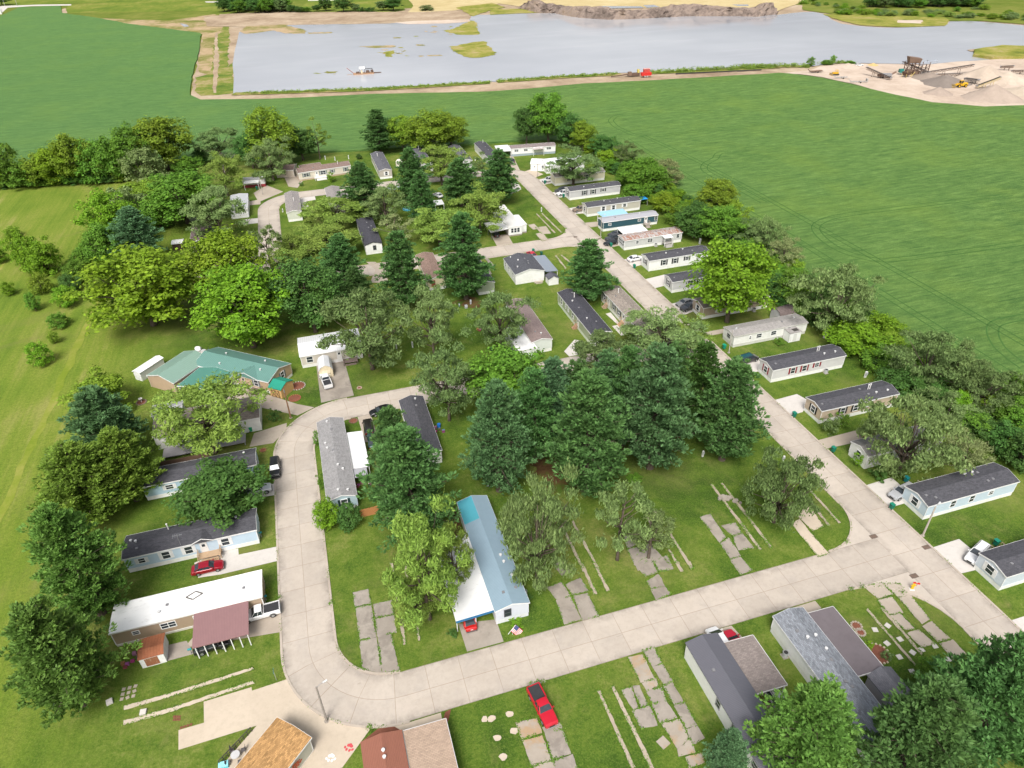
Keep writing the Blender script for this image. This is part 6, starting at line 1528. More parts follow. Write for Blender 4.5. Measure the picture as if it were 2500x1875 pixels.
# ringed flower beds
def ring(label, rc, px, py, rad, c, n=18):
    p = TW(rc, px, py); r = thing('flower_bed', label, 'flower bed', (p.x,p.y,0)); MB().cyl((0,0),rad,.0,.07,20).build('soil', M_MULCH, r); m = MB()
    for k in range(n):
        a = 2*math.pi*k/n; x, y = rad*math.cos(a), rad*math.sin(a); m.box(x-.12,x+.12,y-.12,y+.12,0,.19)
    m.build('edging', plain(c,.8), r)
ring('round bed with a bird bath on the lawn by the tan garage',20,1092,262,.95,(.22,.17,.13)); ring('stone ringed bed below the flat gray carport',33,1085,700,1.5,(.45,.38,.28)); ring('upper small ring of stones by the flat gray carport',33,918,487,.7,(.38,.33,.27),12); ring('lower small ring of stones by the flat gray carport',33,950,537,.6,(.38,.33,.27),12)
ring('red mulch bed at the brown utility pole',21,378,230,1.2,(.30,.10,.06)); ring('rocky bed at the end of the tan house with green roof',21,400,135,1.6,(.34,.33,.30)); ring('small dirt ring on the lawn by the black suv',20,2030,632,.5,(.25,.12,.06),10); ring('small ring around a white figure by the upper street',21,877,150,.45,(.40,.30,.24),8); ring('flower ring in front of the gray shingled home',21,830,405,.8,(.20,.12,.09),12)
# small garden objects
def lump(name, label, cat, rc, px, py, build, z=0):
    p = TW(rc, px, py); r = thing(name, label, cat, (p.x,p.y,z)); build(r); return r
def bath(r):
    MB().cyl((0,0),.12,0,.8,10).build('stem', plain((.6,.58,.55)), r); MB().cyl((0,0),.15,.8,.92,14,.42).build('bowl', plain((.6,.58,.55)), r)
lump('bird_bath','stone bird bath in the round bed by the tan garage','bird bath',20,1092,258,bath)
def dish(r):
    MB().tube([(0,0,0),(0,0,.4)],[.12,.12],8).build('stand', metalgrey(), r); MB().tube([(0,0,.4),(.1,-.1,.7)],[.15,.75],16).build('bowl', plain((.75,.75,.75),.4), r)
lump('satellite_dish','white satellite dish lying on the western grass','dish',10,1494,545,dish)
lump('satellite_dish','white dish on the patio behind the green metal roofs','dish',10,1530,1285,dish)
def chairset(r):
    MB().cyl((0,0),.55,.68,.73,16).build('table_top', plain((.5,.5,.5)), r); MB().cyl((0,0),.06,0,.68,8).build('table_leg', plain((.1,.1,.1)), r)
    for k in range(4):
        a = R(90*k+30); x, y = 1.0*math.cos(a), 1.0*math.sin(a); m = MB(); m.box(x-.25,x+.25,y-.25,y+.25,.42,.46); m.bar((x+.24*math.cos(a),y+.24*math.sin(a),.46),(x+.34*math.cos(a),y+.34*math.sin(a),.95),.42,.05)
        for sx in (-.2,.2):
            for sy in (-.2,.2): m.box(x+sx-.02,x+sx+.02,y+sy-.02,y+sy+.02,0,.42)
        m.build('chair', plain((.10,.09,.09)), r)
lump('patio_set','dark patio table with chairs behind the green metal roofs','table',10,1575,1300,chairset)
drive(M_DRIVE, 10, 1460,1310, 1520,1270, 1640,1290, 1550,1350)
def pool(r):
    MB().cyl((0,0),1.5,0,.45,24).build('wall', plain((.10,.45,.62),.4), r); MB().cyl((0,0),1.38,.4501,.46,24).build('water', plain((.25,.55,.70),.1,.6), r)
lump('wading_pool','round light blue wading pool under the northern trees','pool',11,1245,195,pool)
def cart(r):
    MB().box(-.5,.5,-.35,.35,.35,.85).build('tub', plain((.03,.16,.32)), r)
    for s in (-1,1): MB().tube([(0,s*.36-.04,.2),(0,s*.36+.04,.2)],[.2,.2],12).build('wheel', rubber(), r)
lump('garden_cart','small blue cart right of the wading pool','cart',11,1297,240,cart)
def tank(r):
    MB().tube([(0,0,.4),(0,0,.9),(0,0,2.6),(0,0,3.3),(0,0,3.5)],[1.3,1.5,1.45,.9,.2],20).build('shell', plain((.66,.62,.53),.5), r)
    for k in range(4): MB().box(math.cos(k*1.57)*1.0-.08,math.cos(k*1.57)*1.0+.08,math.sin(k*1.57)*1.0-.08,math.sin(k*1.57)*1.0+.08,0,.45).build('leg', metalgrey(), r)
lump('water_tank','off white rounded tank beside the slate roofed home','tank',1,1190,1295,tank)
def antenna(r):
    MB().tube([(0,0,0),(0,0,5.6)],[.04,.03],8).build('mast', metalgrey(), r); m = MB(); m.bar((-.7,0,5.4),(.7,0,5.4),.04)
    for k in range(6): m.bar((-.6+.24*k,-.45+.05*k,5.4),(-.6+.24*k,.45-.05*k,5.4),.025)
    m.build('aerial', metalgrey(), r)
lump('tv_antenna','tv aerial mast standing against the long blue home','antenna',20,1440,1470,antenna)
def streetsign(r):
    MB().tube([(0,0,0),(0,0,2.3)],[.04,.04],8).build('post', metalgrey(), r); MB().box(-.02,.02,-.42,.42,2.05,2.3).build('sign_plate', plain((.02,.22,.17),.4), r)
lump('street_sign','small green street name sign at the large tan drive','sign',30,2135,905,streetsign)
def mailbox(r):
    MB().box(-.05,.05,-.05,.05,0,1.0).build('post', plain((.3,.3,.3)), r); m = MB(); m.extx([(-.13,1.0),(.13,1.0),(.13,1.15),(0,1.26),(-.13,1.15)],-.25,.25); m.build('box', plain((.02,.25,.28)), r)
lump('mailbox','teal box on a post beside the long blue home','mailbox',20,2018,1300,mailbox); lump('mailbox','teal box on a post by the white roofed trailer','mailbox',31,160,290,mailbox); lump('mailbox','blue box on a post at the purple brown carport','mailbox',30,1478,700,mailbox)
def barrel(r):
    MB().cyl((0,0),.33,0,.9,14).build('drum', plain((.02,.17,.55),.4), r); MB().cyl((0,0),.35,.9,.95,14).build('lid', plain((.02,.15,.5),.4), r)
lump('barrel','blue barrel by the end of the dark slate roofed home','barrel',21,1492,455,barrel)
lump('barrel','blue drum hidden behind the huge bright maple','barrel',10,2180,945,barrel)
def trash(r):
    rn = random.Random(9)
    for k in range(9):
        x, y = rn.uniform(-1.6,1.6), rn.uniform(-1.0,1.0); MB().box(x-.25,x+.25,y-.2,y+.2,0,rn.uniform(.25,.7)).build('box', plain((rn.uniform(.05,.4),rn.uniform(.05,.3),rn.uniform(.04,.3))), r)
lump('stored_clutter','dark clutter piled beside the dark slate roofed home','clutter',21,1470,480,trash); lump('stored_clutter','clutter under the back porch of the white charcoal roofed home','clutter',33,220,1060,trash)
lump('stored_clutter','clutter by the back wall of the gray shingled home','clutter',21,900,880,trash); lump('stored_clutter','pile of boxes at the back of the brown roofed home among the maples','clutter',10,1530,740,trash)
lump('stored_clutter','toys and boxes scattered by the annex on the middle lawn','clutter',11,1825,1112,trash); lump('stored_clutter','black junk beside the rusty roofed shed','clutter',30,1035,745,trash)
# patio rail and bench at the orange roofed building
p0, p1 = TW(30,1700,1560), TW(30,1945,1300); d = p1 - p0; r = thing('patio_railing','dark railing along the patio of the orange roofed building','railing',p0); m = MB()
for k in range(9): q = d*(k/8); m.bar(q, q + Vector((0,0,1.0)), .07)
m.bar((0,0,1.0), d + Vector((0,0,1.0)), .09); m.bar((0,0,.5), d + Vector((0,0,.5)), .05); m.build('rail', plain((.06,.05,.05),.6), r)
lump('patio_set','patio chairs along the railing of the orange roofed building','chairs',30,1825,1500,chairset)
def cooler(r):
    MB().box(-.55,.55,-.35,.35,0,.45).build('box', plain((.10,.50,.60),.4), r); MB().box(-.57,.57,-.37,.37,.451,.55).build('lid', plain((.30,.68,.75),.4), r)
lump('cool_box','light turquoise box at the patio railing','box',30,1730,1568,cooler)
# ------------------------------------------------------------------ weeds in the joints and ragged grass along slabs and kerbs
def weeds():
    rg = np.random.default_rng(5); C = []
    def along(a, b, dens, spread, thr):
        L = (b - a).length; n = int(L*dens)
        if n < 1: return
        t = rg.random(n); x = a.x + (b.x-a.x)*t; y = a.y + (b.y-a.y)*t
        g = np.sin(x*1.7+y*.9)*.5 + np.sin(x*.63-y*1.31+2)*.5 + rg.normal(size=n)*.35
        m = g > thr
        C.append(np.stack([x[m]+rg.normal(size=m.sum())*spread, y[m]+rg.normal(size=m.sum())*spread, np.full(m.sum(), .12)+rg.random(m.sum())*.06], 1))
    for P in PADS:
        for i in range(len(P)): along(P[i], P[(i+1) % len(P)], 26, .10, .0)
    for P in KERB_PATHS:
        for i in range(len(P)-1): along(P[i], P[i+1], 12, .12, .35)
    # tufts growing where the street joints meet the gutter
    for P in KERB_PATHS:
        s = 0
        for i in range(len(P)-1):
            s += (P[i+1]-P[i]).length
            if rg.random() < min(1, (P[i+1]-P[i]).length/9):
                q = P[i].lerp(P[i+1], rg.random()); n = int(rg.integers(20, 70)); C.append(np.stack([q.x+rg.normal(size=n)*.28, q.y+rg.normal(size=n)*.28, .13+rg.random(n)*.12], 1))
    C = np.concatenate(C); n = len(C); Nn = unit(rg.normal(size=(n, 3))*.5 + np.array([0, 0, 1.])); t, b = perp_axes(Nn, rg); S = rg.uniform(.05, .13, size=(n, 1))
    me = diamonds('weeds', C, t*S, b*S*.6); me.materials.clear(); me.materials.append(TONE['mid'])
    o = bpy.data.objects.new('weeds', me); COL.objects.link(o); tag(o, 'weeds sprouting along the kerbs and between the old concrete slabs', 'weeds', kind='stuff')
weeds()
# ------------------------------------------------------------------ beyond the fields: water, spoil bank, quarry, woods
def water_mat():
    m, nt, b = nodes('pond_water'); v = coords(nt, (.3,1,1)); n = noise(nt, v, .9, 5, .6); big = noise(nt, coords(nt), .006, 3)
    nt.links.new(mix(nt, maprange(nt, big, .35, .65), (.33,.34,.365), (.43,.44,.46)), b.inputs['Base Color'])
    nt.links.new(maprange(nt, noise(nt, coords(nt, (.25,1,1)), .02, 5, .65), .4, .65, .03, .22), b.inputs['Roughness']); b.inputs['IOR'].default_value = 1.45; b.inputs['Specular IOR Level'].default_value = .5
    return m
M_WATER = water_mat()
pond = tp(0, 1800,725, 1805,600, 1795,500, 1810,400, 1835,300, 1845,250) + tp(1, 190,205, 450,190, 800,187, 1100,185, 1250,165, 1700,152, 1735,140, 1745,118) + tp(2, 100,112, 340,103, 500,105, 700,138, 900,153, 1100,150, 1500,128, 2050,128, 2200,112)
pond += tp(3, 300,118, 400,106, 500,95, 590,95, 680,112, 720,150, 800,185, 950,204, 1100,214, 1250,216, 1600,204, 1640,168, 1800,165, 1950,175, 2212,200) + [W((2700,75)), W((2700,135))]
pond += tp(3, 2212,372, 1900,372, 1775,392, 1830,402, 1820,442, 1960,465, 1700,478, 1480,500, 1000,492, 830,485, 600,512, 0,518) + tp(2, 1500,553, 1250,560, 900,568, 600,592, 20,635) + tp(1, 1900,632, 1000,690, 400,712, 0,722)
sheet('dirt_track', wobble(tp(0, 1470,745, 1545,785) + tp(1, 200,778, 1000,742, 1900,722) + tp(2, 340,696, 700,660, 1300,630, 2212,578) + tp(3, 500,600, 2600,900) + tp(3, 2600,150, 1700,60, 0,30) + tp(2, 1500,20, 0,30) + tp(1, 1700,40, 1000,80, 200,90) + tp(0, 1700,110, 1560,255, 1530,420), 1.0, 12, 5), .05, M_DIRT)
sheet('water', pond, .30, M_WATER)
sheet('dirt_bank', wobble(tp(0, 700,140, 1000,150, 1300,160, 1650,110, 1750,130, 1720,300, 1640,560, 1625,580, 1530,560, 1560,265, 1250,235, 900,180), 1.2, 14, 6), .09, M_DIRTGREEN)
sheet('grass_bank', wobble(tp(0, 1500,600, 1620,570, 1660,300, 1760,150, 1770,320, 1760,520, 1810,460, 1800,725, 1560,740, 1510,700), 1.2, 6, 7), .13, M_BANK)
for a_ in (tp(0, 1800,728) + tp(1, 0,726, 400,714, 1000,693, 1880,640), tp(2, 40,634, 600,596, 1000,576), tp(2, 1230,566, 1500,556, 2212,522), tp(3, 0,524, 420,516, 560,520)):
    ribbon('grass_bank', smooth(a_, 4), 7.0, .345, M_BANK, uv=False)
sheet('dirt_bank', wobble(tp(0, 1660,260, 1680,250, 1690,520, 1665,720, 1640,720), .7, 8, 7), .17, M_DIRT)
sheet('field', wobble(tp(0, 470,100, 540,38, 900,18, 1560,12, 1690,40, 1680,92, 1400,85, 1000,96), 1.5, 20, 8), .10, M_MEADOW)
sheet('dirt_bank', wobble(tp(0, 455,104, 478,72, 505,64, 520,100), 1, 10), .12, M_DIRT)
sheet('field', [W((-900,60)), W((-900,-60)), W((900,-60)), W((540,4)), W((170,8)), W((48,13)), W((0,20))], .07, M_MEADOW)
sheet('road', tp(0, -200,62, 50,45, 300,36, 550,33, 550,43, 250,48, 60,60, 20,95, -30,120, -60,110, -10,80), .11, M_DRIVE)
sheet('road', tp(0, 1580,12, 1690,11, 1690,20, 1590,20), .12, M_DRIVE); sheet('road', tp(1, 480,0, 700,-6, 700,3, 480,8), .12, M_DRIVE)
sheet('field', tp(1, 380,96, 480,12, 1000,-10, 1180,-10, 1230,80, 1130,95, 800,90), .12, M_MEADOW)
sheet('dirt_bank', wobble(tp(1, -300,205, -330,130, 0,108, 800,95, 1250,92, 1600,75, 1740,118, 1730,150, 1250,172, 1100,185, 450,192, 0,212), 1.2, 14, 9), .34, M_DIRT)
sheet('sand_bar', wobble(tp(1, 1150,178, 1290,165, 1720,152, 1735,170, 1560,185, 1260,188), 1, 9, 10), .36, M_SAND)
sheet('plateau', wobble(tp(1, 1250,98, 1300,50, 1220,-40) + [W((900,-60)), W((2600,-60)), W((2600,40))] + tp(3, 700,30, 480,25, 380,60) + tp(2, 2200,90, 1500,60, 700,70, 350,70, 60,30) + tp(1, 1820,60, 1600,85), 1.2, 20, 11), .38, M_TAN)
sheet('marsh', wobble(tp(1, 1620,60, 1900,25, 2000,60, 1900,80, 1790,115, 1745,130, 1700,100), 1.2, 8, 12), .42, M_REED)
sheet('marsh', wobble(tp(2, -10,118, -10,70, 330,72, 380,95, 300,104), 1.0, 8, 13), .43, M_REED)
sheet('marsh', wobble(tp(3, 660,112, 900,118, 1200,125, 1600,140, 1640,165, 1600,203, 1250,214, 950,200, 780,160), .9, 8, 14), .44, M_REED)
sheet('sand_bar', wobble(tp(3, 1240,160, 1430,160, 1420,185, 1240,180), .8, 6, 15), .46, M_SAND)
sheet('scrubland', wobble(tp(3, 490,20, 580,-40) + [W((3000,-60)), W((2900,90))] + tp(3, 2212,192, 1900,165, 1640,165, 1200,128, 760,115, 600,95, 500,80), 1.2, 14, 16), .40, M_ROUGH)
# reed islands in the pond
def isl(pts, m=M_REED, seed=1, z=.34): sheet('reed_island', wobble(pts, 1.3, 2.5, seed), z, m)
isl(tp(1, 1575,365, 1780,325, 1840,322, 1925,405, 1920,425, 1800,450, 1700,445, 1610,400), M_REED, 2, .40); isl(tp(1, 1600,225, 1740,160, 1775,170, 1800,270, 1640,272, 1520,242), M_REED, 3)
for i, a in enumerate(((870,362,1140,352,1150,368,1000,374),(1055,408,1140,392,1150,402,1120,445,1095,440),(1315,346,1390,349,1388,358,1320,354),(1395,430,1520,428,1518,436,1395,437),(600,560,700,555,698,568,640,570),(480,255,660,250,655,260,500,264),(200,215,350,205,470,240,460,262,330,262,230,245),(1140,292,1190,292,1190,299,1145,299))):
    isl(tp(1, *a), M_DIRTGREEN if i != 1 else M_REED, i+10)
isl(tp(0, 1845,250, 1900,205, 2212,190, 2212,225, 1900,265), M_DIRTGREEN, 31, .345)
rq = random.Random(12)
for i in range(26):
    x, y = (rq.gauss(1100,45), rq.gauss(405,14)) if i < 9 else (rq.uniform(1300,1700), rq.uniform(205,300)) if i < 17 else (rq.uniform(1180,1560), rq.uniform(345,440)) if i < 22 else (rq.uniform(550,720), rq.uniform(555,580))
    w_, h_ = rq.uniform(10,34), rq.uniform(2,5)
    isl(tp(1, x-w_,y, x-w_*.3,y-h_, x+w_*.6,y-h_*.6, x+w_,y+h_*.3, x,y+h_), M_DIRTGREEN if i % 3 else M_REED, i+50, .335)
# spit at the right with a dark cut bank
q = MB(); sp = wobble(tp(3, 1830,402, 1890,385, 2040,368, 2212,372, 2500,360, 2500,450, 1960,462, 1822,440), .8, 8, 22); q.prism([(p.x,p.y) for p in sp][::-1], 0, 1.6); o = q.build('headland', M_REED); o['kind'] = 'structure'
sheet('sand_bar', wobble(tp(3, 1775,392, 1880,378, 1885,400, 1800,403), .5, 4, 23), .5, M_DIRT)
# quarry yard
sheet('quarry_yard', wobble(tp(3, 340,572, 560,545, 640,520, 850,490, 1000,495, 1480,503, 1700,480, 1960,466, 2212,448, 2600,420, 2600,900, 2212,822, 1900,828, 1500,795, 1100,708, 900,655, 650,600, 480,578), .8, 10, 24), .36, M_SAND)

# bank of tumbled spoil along the far shore
def spoil():
    base = tp(2, 190,62, 330,96, 480,104, 590,128, 700,142, 900,155, 1100,150, 1300,140, 1500,129, 1800,126, 2050,132, 2205,112) + tp(3, 300,100, 330,85)
    rn = random.Random(5); P = []
    for i in range(len(base)-1):
        k = max(2, int((base[i+1]-base[i]).length/3.0))
        for j in range(k): P.append(base[i].lerp(base[i+1], j/k))
    rows = 9; vs = []; fs = []
    for i, p in enumerate(P):
        a = P[max(i-1,0)]; b = P[min(i+1,len(P)-1)]; d = (b-a).normalized(); n = Vector((-d.y, d.x, 0)); t = i/len(P)
        H = 9.0*min(1, t*9+.25)*min(1, (1-t)*12+.2)*(.82+.18*math.sin(i*.21))
        prof = [(0,0),(.9,.22),(2.2,.45),(3.2,.62),(4.6,.86),(6,1),(9,1.0),(14,.85),(26,.0)]
        for k, (o_, h) in enumerate(prof):
            am = 0 if k in (0, rows-1) else 1
            vs.append(p + n*(o_+am*rn.gauss(0,.7)) + Vector((0,0,.25 + H*h + am*rn.gauss(0,.6))))
        if i:
            for k in range(rows-1): fs.append(((i-1)*rows+k, i*rows+k, i*rows+k+1, (i-1)*rows+k+1))
    q = MB(); q.add(vs, fs); m = ground_mat('spoil_rock', [(.36,(.06,.05,.042)),(.46,(.15,.118,.10)),(.53,(.24,.19,.16)),(.63,(.22,.165,.11))], (.06,.5,2.0), bstr=1.0)
    o = q.build('spoil_bank', m); o['kind'] = 'structure'
    sheet('plateau_top', [p + Vector(((-1)*(P[min(i+1,len(P)-1)]-P[max(i-1,0)]).normalized().y*9, (P[min(i+1,len(P)-1)]-P[max(i-1,0)]).normalized().x*9, 0)) for i, p in enumerate(P)] + [W((2600,-60)), W((900,-60))], 6.9, M_TAN) if False else None
spoil()
for a in ((720,58,850,46,1150,48,1180,60,850,66),(1170,40,1250,36,1300,52,1200,60),(1855,34,1980,34,1985,45,1900,46)):
    sheet('water', tp(2, *a), 6.6, M_WATER) if False else sheet('puddle', [W(T(2, a[i], a[i+1]), .45) for i in range(0, len(a), 2)], .45, M_WATER)
sheet('puddle', tp(0, 1385,180, 1440,190, 1460,205, 1420,208), .16, M_WATER)

# stock piles
def heap(name, label, rc, bx, by, tx, ty, wpx, c, seed, sq=1.0):
    b = TW(rc, bx, by); h = height_at(b, T(rc, tx, ty)[1]); d = (b-Vector((0,0,CAM_H))).dot(CAMF); rad = wpx/3.16*d/FPX/2; rn = random.Random(seed)
    vs = [(0,0,h)]; fs = []; n = 40; rings = 9
    for r_ in range(1, rings+1):
        f = r_/rings
        for k in range(n):
            a = 2*math.pi*k/n; rr = rad*f*(1+.08*math.sin(3*a+seed)+.05*math.sin(7*a+seed*2)+rn.uniform(-.02,.02))
            vs.append((rr*math.cos(a), rr*math.sin(a)*sq, max(-.05, h*(1-f)**(1.05) + rn.uniform(-.05,.05)*(r_ < rings))))
    for k in range(n): fs.append((0, 1+k, 1+(k+1)%n))
    for r_ in range(rings-1):
        for k in range(n): fs.append((1+r_*n+k, 1+(r_+1)*n+k, 1+(r_+1)*n+(k+1)%n, 1+r_*n+(k+1)%n))
    q = MB(); q.add(vs, fs); m = ground_mat('gravel_heap', [(.3,tuple(x*.72 for x in c)),(.5,c),(.7,tuple(min(1,x*1.18) for x in c))], (.08,.5,3.0))
    o = q.build(name, m, smooth=True); o.location = (b.x, b.y, .36); tag(o, label, 'stockpile', 'gravel stockpiles in the quarry')
heap('sand_heap','tallest pale sand cone in the quarry',3,1905,620,1915,505,420,(.43,.355,.285),1); heap('sand_heap','pale sand mound right of the tallest cone',3,2080,625,2060,555,330,(.46,.39,.315),2)
heap('gravel_heap','dark grey gravel mound left of the yellow loader',3,1600,650,1560,580,340,(.20,.17,.148),3); heap('gravel_heap','long brown gravel mound below the crusher',3,1480,605,1450,560,260,(.255,.21,.175),4)
heap('gravel_heap','tan gravel cone nearest to the crop, under the conveyor',3,1960,760,1985,655,420,(.35,.285,.235),5); heap('gravel_heap','low brown gravel mound in front of the loader',3,1550,725,1545,675,210,(.32,.26,.215),6)
heap('sand_heap','low sand mound beside the white quarry truck',3,850,520,850,492,190,(.46,.38,.31),7); heap('sand_heap','small tan heap right of the white quarry truck',3,1045,508,1045,490,80,(.52,.36,.16),8); heap('gravel_heap','wide low sand heap at the right edge of the quarry',3,2200,720,2200,670,300,(.43,.36,.285),9)
# machines
RUST = plain((.13,.085,.065),.8,.2); RUST2 = plain((.20,.135,.10),.8,.2); YEL = plain((.62,.36,.02),.45); STEEL = plain((.30,.30,.31),.5,.4,.3)
def conveyor(label, a, b, za, zb, w=1.4, col=None, group='quarry conveyors'):
    r = thing('conveyor', label, 'conveyor', (a.x,a.y,.36), 0, group); d = Vector((b.x-a.x, b.y-a.y, 0)); A = Vector((0,0,za)); B = d + Vector((0,0,zb)); col = col or RUST
    n = Vector((-d.y, d.x, 0)).normalized()*w/2; m = MB()
    for s in (-1,1):
        m.bar(A+n*s, B+n*s, .16); m.bar(A+n*s-Vector((0,0,.9)), B+n*s-Vector((0,0,.9)), .14)
        for k in range(12):
            f = k/12; g = (k+1)/12; m.bar(A.lerp(B,f)+n*s, A.lerp(B,g)+n*s-Vector((0,0,.9)), .10); m.bar(A.lerp(B,f)+n*s-Vector((0,0,.9)), A.lerp(B,f)+n*s, .10)
    m.build('truss', col, r); m = MB(); m.bar(A+Vector((0,0,.12)), B+Vector((0,0,.12)), w*.8, .08); m.build('belt', plain((.06,.055,.05),.9), r)
    m = MB()
    for f in (.35,.7):
        c = A.lerp(B,f)
        if c.z > 1.2:
            for s in (-1,1): m.bar((c+n*s*1.3)*1.0 - Vector((0,0,c.z)), c+n*s-Vector((0,0,.9)), .16)
    m.build('leg', col, r) if m.v else None
    for p in (A,B): MB().bar(p-n*1.0, p+n*1.0, .5, .5).build('roller', STEEL, r)
    return r
P3 = lambda x, y: TW(3, x, y)
conveyor('long upper conveyor from the crusher to the tall sand cone',P3(1470,590),P3(1800,570),2.2,4.6); conveyor('lower conveyor left of the tall sand cone',P3(1530,600),P3(1770,605),1.6,2.0)
conveyor('inclined conveyor feeding the crusher tower',P3(1490,600),P3(1260,560),2.0,5.5,2.0); conveyor('short conveyor with a bent tail at the left of the crusher',P3(1180,625),P3(985,585),1.3,4.2); conveyor('yellow frame conveyor over the tan gravel cone',P3(1840,690),P3(2000,680),1.5,5.2,1.6,plain((.42,.33,.14),.7))
conveyor('far conveyor at the right edge of the quarry',P3(2110,570),P3(2300,590),1.5,3.0); conveyor('thin conveyor behind the second sand mound',P3(2020,545),P3(2120,550),2.0,2.6)
conveyor('black conveyor behind the yellow loader',P3(1750,640),P3(1850,660),2.2,2.6,2.2,plain((.045,.045,.05),.7))
b = P3(1340,580); r = thing('crusher_plant','rusty crushing tower with hoppers and screens by the water','machine',(b.x,b.y,.36),R(-20))
m = MB()
for x in (-4,0,4,8):
    for y in (-2,2): m.box(x-.18,x+.18,y-.18,y+.18,0,7.0)
for z in (3.0,5.6):
    for y in (-2,2): m.box(-4,8,y-.12,y+.12,z,z+.25)
    for x in (-4,0,4,8): m.box(x-.12,x+.12,-2,2,z+.26,z+.45)
for x in (-4,0,4): m.bar((x,-2,0),(x+4,-2,5.6),.16); m.bar((x,2,5.6),(x+4,2,0),.16)
m.build('frame', RUST, r)
m = MB(); m.add([(-3.4,-1.6,6.2),(2.6,-1.6,6.2),(2.6,1.6,6.2),(-3.4,1.6,6.2),(-4.2,-2.2,9.6),(3.0,-2.2,8.6),(3.0,2.2,8.6),(-4.2,2.2,9.6)],[(3,2,1,0),(0,1,5,4),(1,2,6,5),(2,3,7,6),(3,0,4,7),(4,5,6,7)]); m.build('hopper', RUST2, r)
m = MB(); m.bar((2.5,-1.2,5.6),(11.5,-1.2,7.2),1.8,1.2); m.build('screen_box', plain((.36,.39,.44),.5), r)
m = MB(); m.box(-3.5,-.5,-1.8,1.8,.3,2.6); m.box(.5,3.6,-1.5,1.6,.3,2.2); m.build('crusher_body', RUST2, r); m = MB(); m.box(-7.2,-5.0,-1.2,1.2,1.2,3.0); m.build('generator', plain((.03,.20,.17),.5), r)
m = MB(); m.box(4.5,7.5,-2.6,-2.1,.2,2.4); m.build('control_cabin', plain((.60,.60,.58),.5), r)
b = P3(1140,605); r = thing('screening_machine','broken down grey screening machine left of the crusher','machine',(b.x,b.y,.36),R(-15)); m = MB(); m.box(-3,3,-1.2,1.2,.9,2.2); m.build('body', STEEL, r); m = MB(); m.box(-4.5,-3.1,-.9,.9,.8,1.9); m.build('engine', RUST, r); m = MB(); m.bar((2.5,0,1.4),(5.5,.3,2.9),1.2,.5); m.build('chute', RUST2, r)
for x in (-2,2):
    for s in (-1,1): MB().tube([(x,s*1.25-.15,.5),(x,s*1.25+.15,.5)],[.5,.5],12).build('wheel', rubber(), r)
b = P3(1300,600); r = thing('feed_hopper','rusty feed hopper with a yellow frame in front of the crusher','machine',(b.x,b.y,.36),R(10)); m = MB(); m.add([(-1.5,-1,.9),(1.5,-1,.9),(1.5,1,.9),(-1.5,1,.9),(-2.4,-1.7,2.9),(2.4,-1.7,2.9),(2.4,1.7,2.9),(-2.4,1.7,2.9)],[(3,2,1,0),(0,1,5,4),(1,2,6,5),(2,3,7,6),(3,0,4,7)]); m.build('hopper', RUST, r); m = MB()
for x in (-2,2):
    for y in (-1.4,1.4): m.bar((x,y,0),(x*.9,y*.9,2.9),.2)
m.bar((2.2,-1.4,.3),(5,-1.2,2.3),.3); m.build('frame', plain((.45,.34,.12),.6), r)
# wheel loader
b = P3(1715,678); r = thing('wheel_loader','yellow wheel loader between the gravel mounds','loader',(b.x,b.y,.36),R(172))
m = MB(); m.extx([(-1.1,.8),(1.1,.8),(1.1,1.9),(.9,2.2),(-.9,2.2),(-1.1,1.9)],-3.4,-.4); m.build('engine_cover', YEL, r); m = MB(); m.extx([(-.8,.7),(.8,.7),(.8,1.5),(-.8,1.5)],-.39,2.0); m.build('front_frame', YEL, r)
m = MB(); m.box(-.9,.7,-.8,.8,1.52,1.9); m.box(-.9,.75,-.85,.85,3.25,3.4)
for x in (-.85,.65):
    for y in (-.75,.75): m.box(x-.05,x+.05,y-.05,y+.05,1.9,3.25)
c_ = m.build('cab', YEL, r); m = MB(); m.box(-.8,.6,-.7,.7,1.9,3.24); m.build('cab_glass', glass(), c_)
m = MB()
for s in (-.6,.6): m.bar((1.2,s,1.9),(3.9,s,.9),.28,.4)
m.build('lift_arm', YEL, r); m = MB(); m.exty([(3.7,.3),(5.0,.15),(5.1,.3),(4.1,.6),(4.0,1.4),(3.8,1.5)],-1.5,1.5); m.build('bucket', plain((.30,.22,.10),.6), r)
for x in (-2.2,1.5):
    for s in (-1,1):
        w = MB().tube([(x,s*1.2-.3,.8),(x,s*1.2+.3,.8)],[.82,.82],18).build('wheel', rubber(), r); MB().tube([(x,s*1.51-.01,.8),(x,s*1.51+.01,.8)],[.42,.42],12).build('rim', YEL, w)
# bulldozer
b = P3(750,585); r = thing('bulldozer','small yellow bulldozer at the edge of the crop','bulldozer',(b.x,b.y,.30),R(170)); m = MB(); m.box(-1.8,1.6,-.7,.7,.8,1.7); m.build('engine_cover', YEL, r); m = MB(); m.box(-1.6,-.2,-.75,.75,2.7,2.85)
for x in (-1.5,-.3):
    for y in (-.7,.7): m.box(x-.05,x+.05,y-.05,y+.05,1.7,2.7)
m.build('canopy', YEL, r)
for s in (-1,1): MB().exty([(-2.1,.45),(-1.8,.05),(1.6,.05),(1.9,.45),(1.6,.9),(-1.8,.9)],s*1.1-.25,s*1.1+.25).build('track', plain((.05,.045,.04),.8), r)
MB().box(2.2,2.4,-1.7,1.7,.1,1.3).build('blade', plain((.40,.30,.14),.5), r)
p = P3(940,512); vehicle('suv','white service truck parked at the quarry shore',p.x,p.y,-15,WHT,group=None)
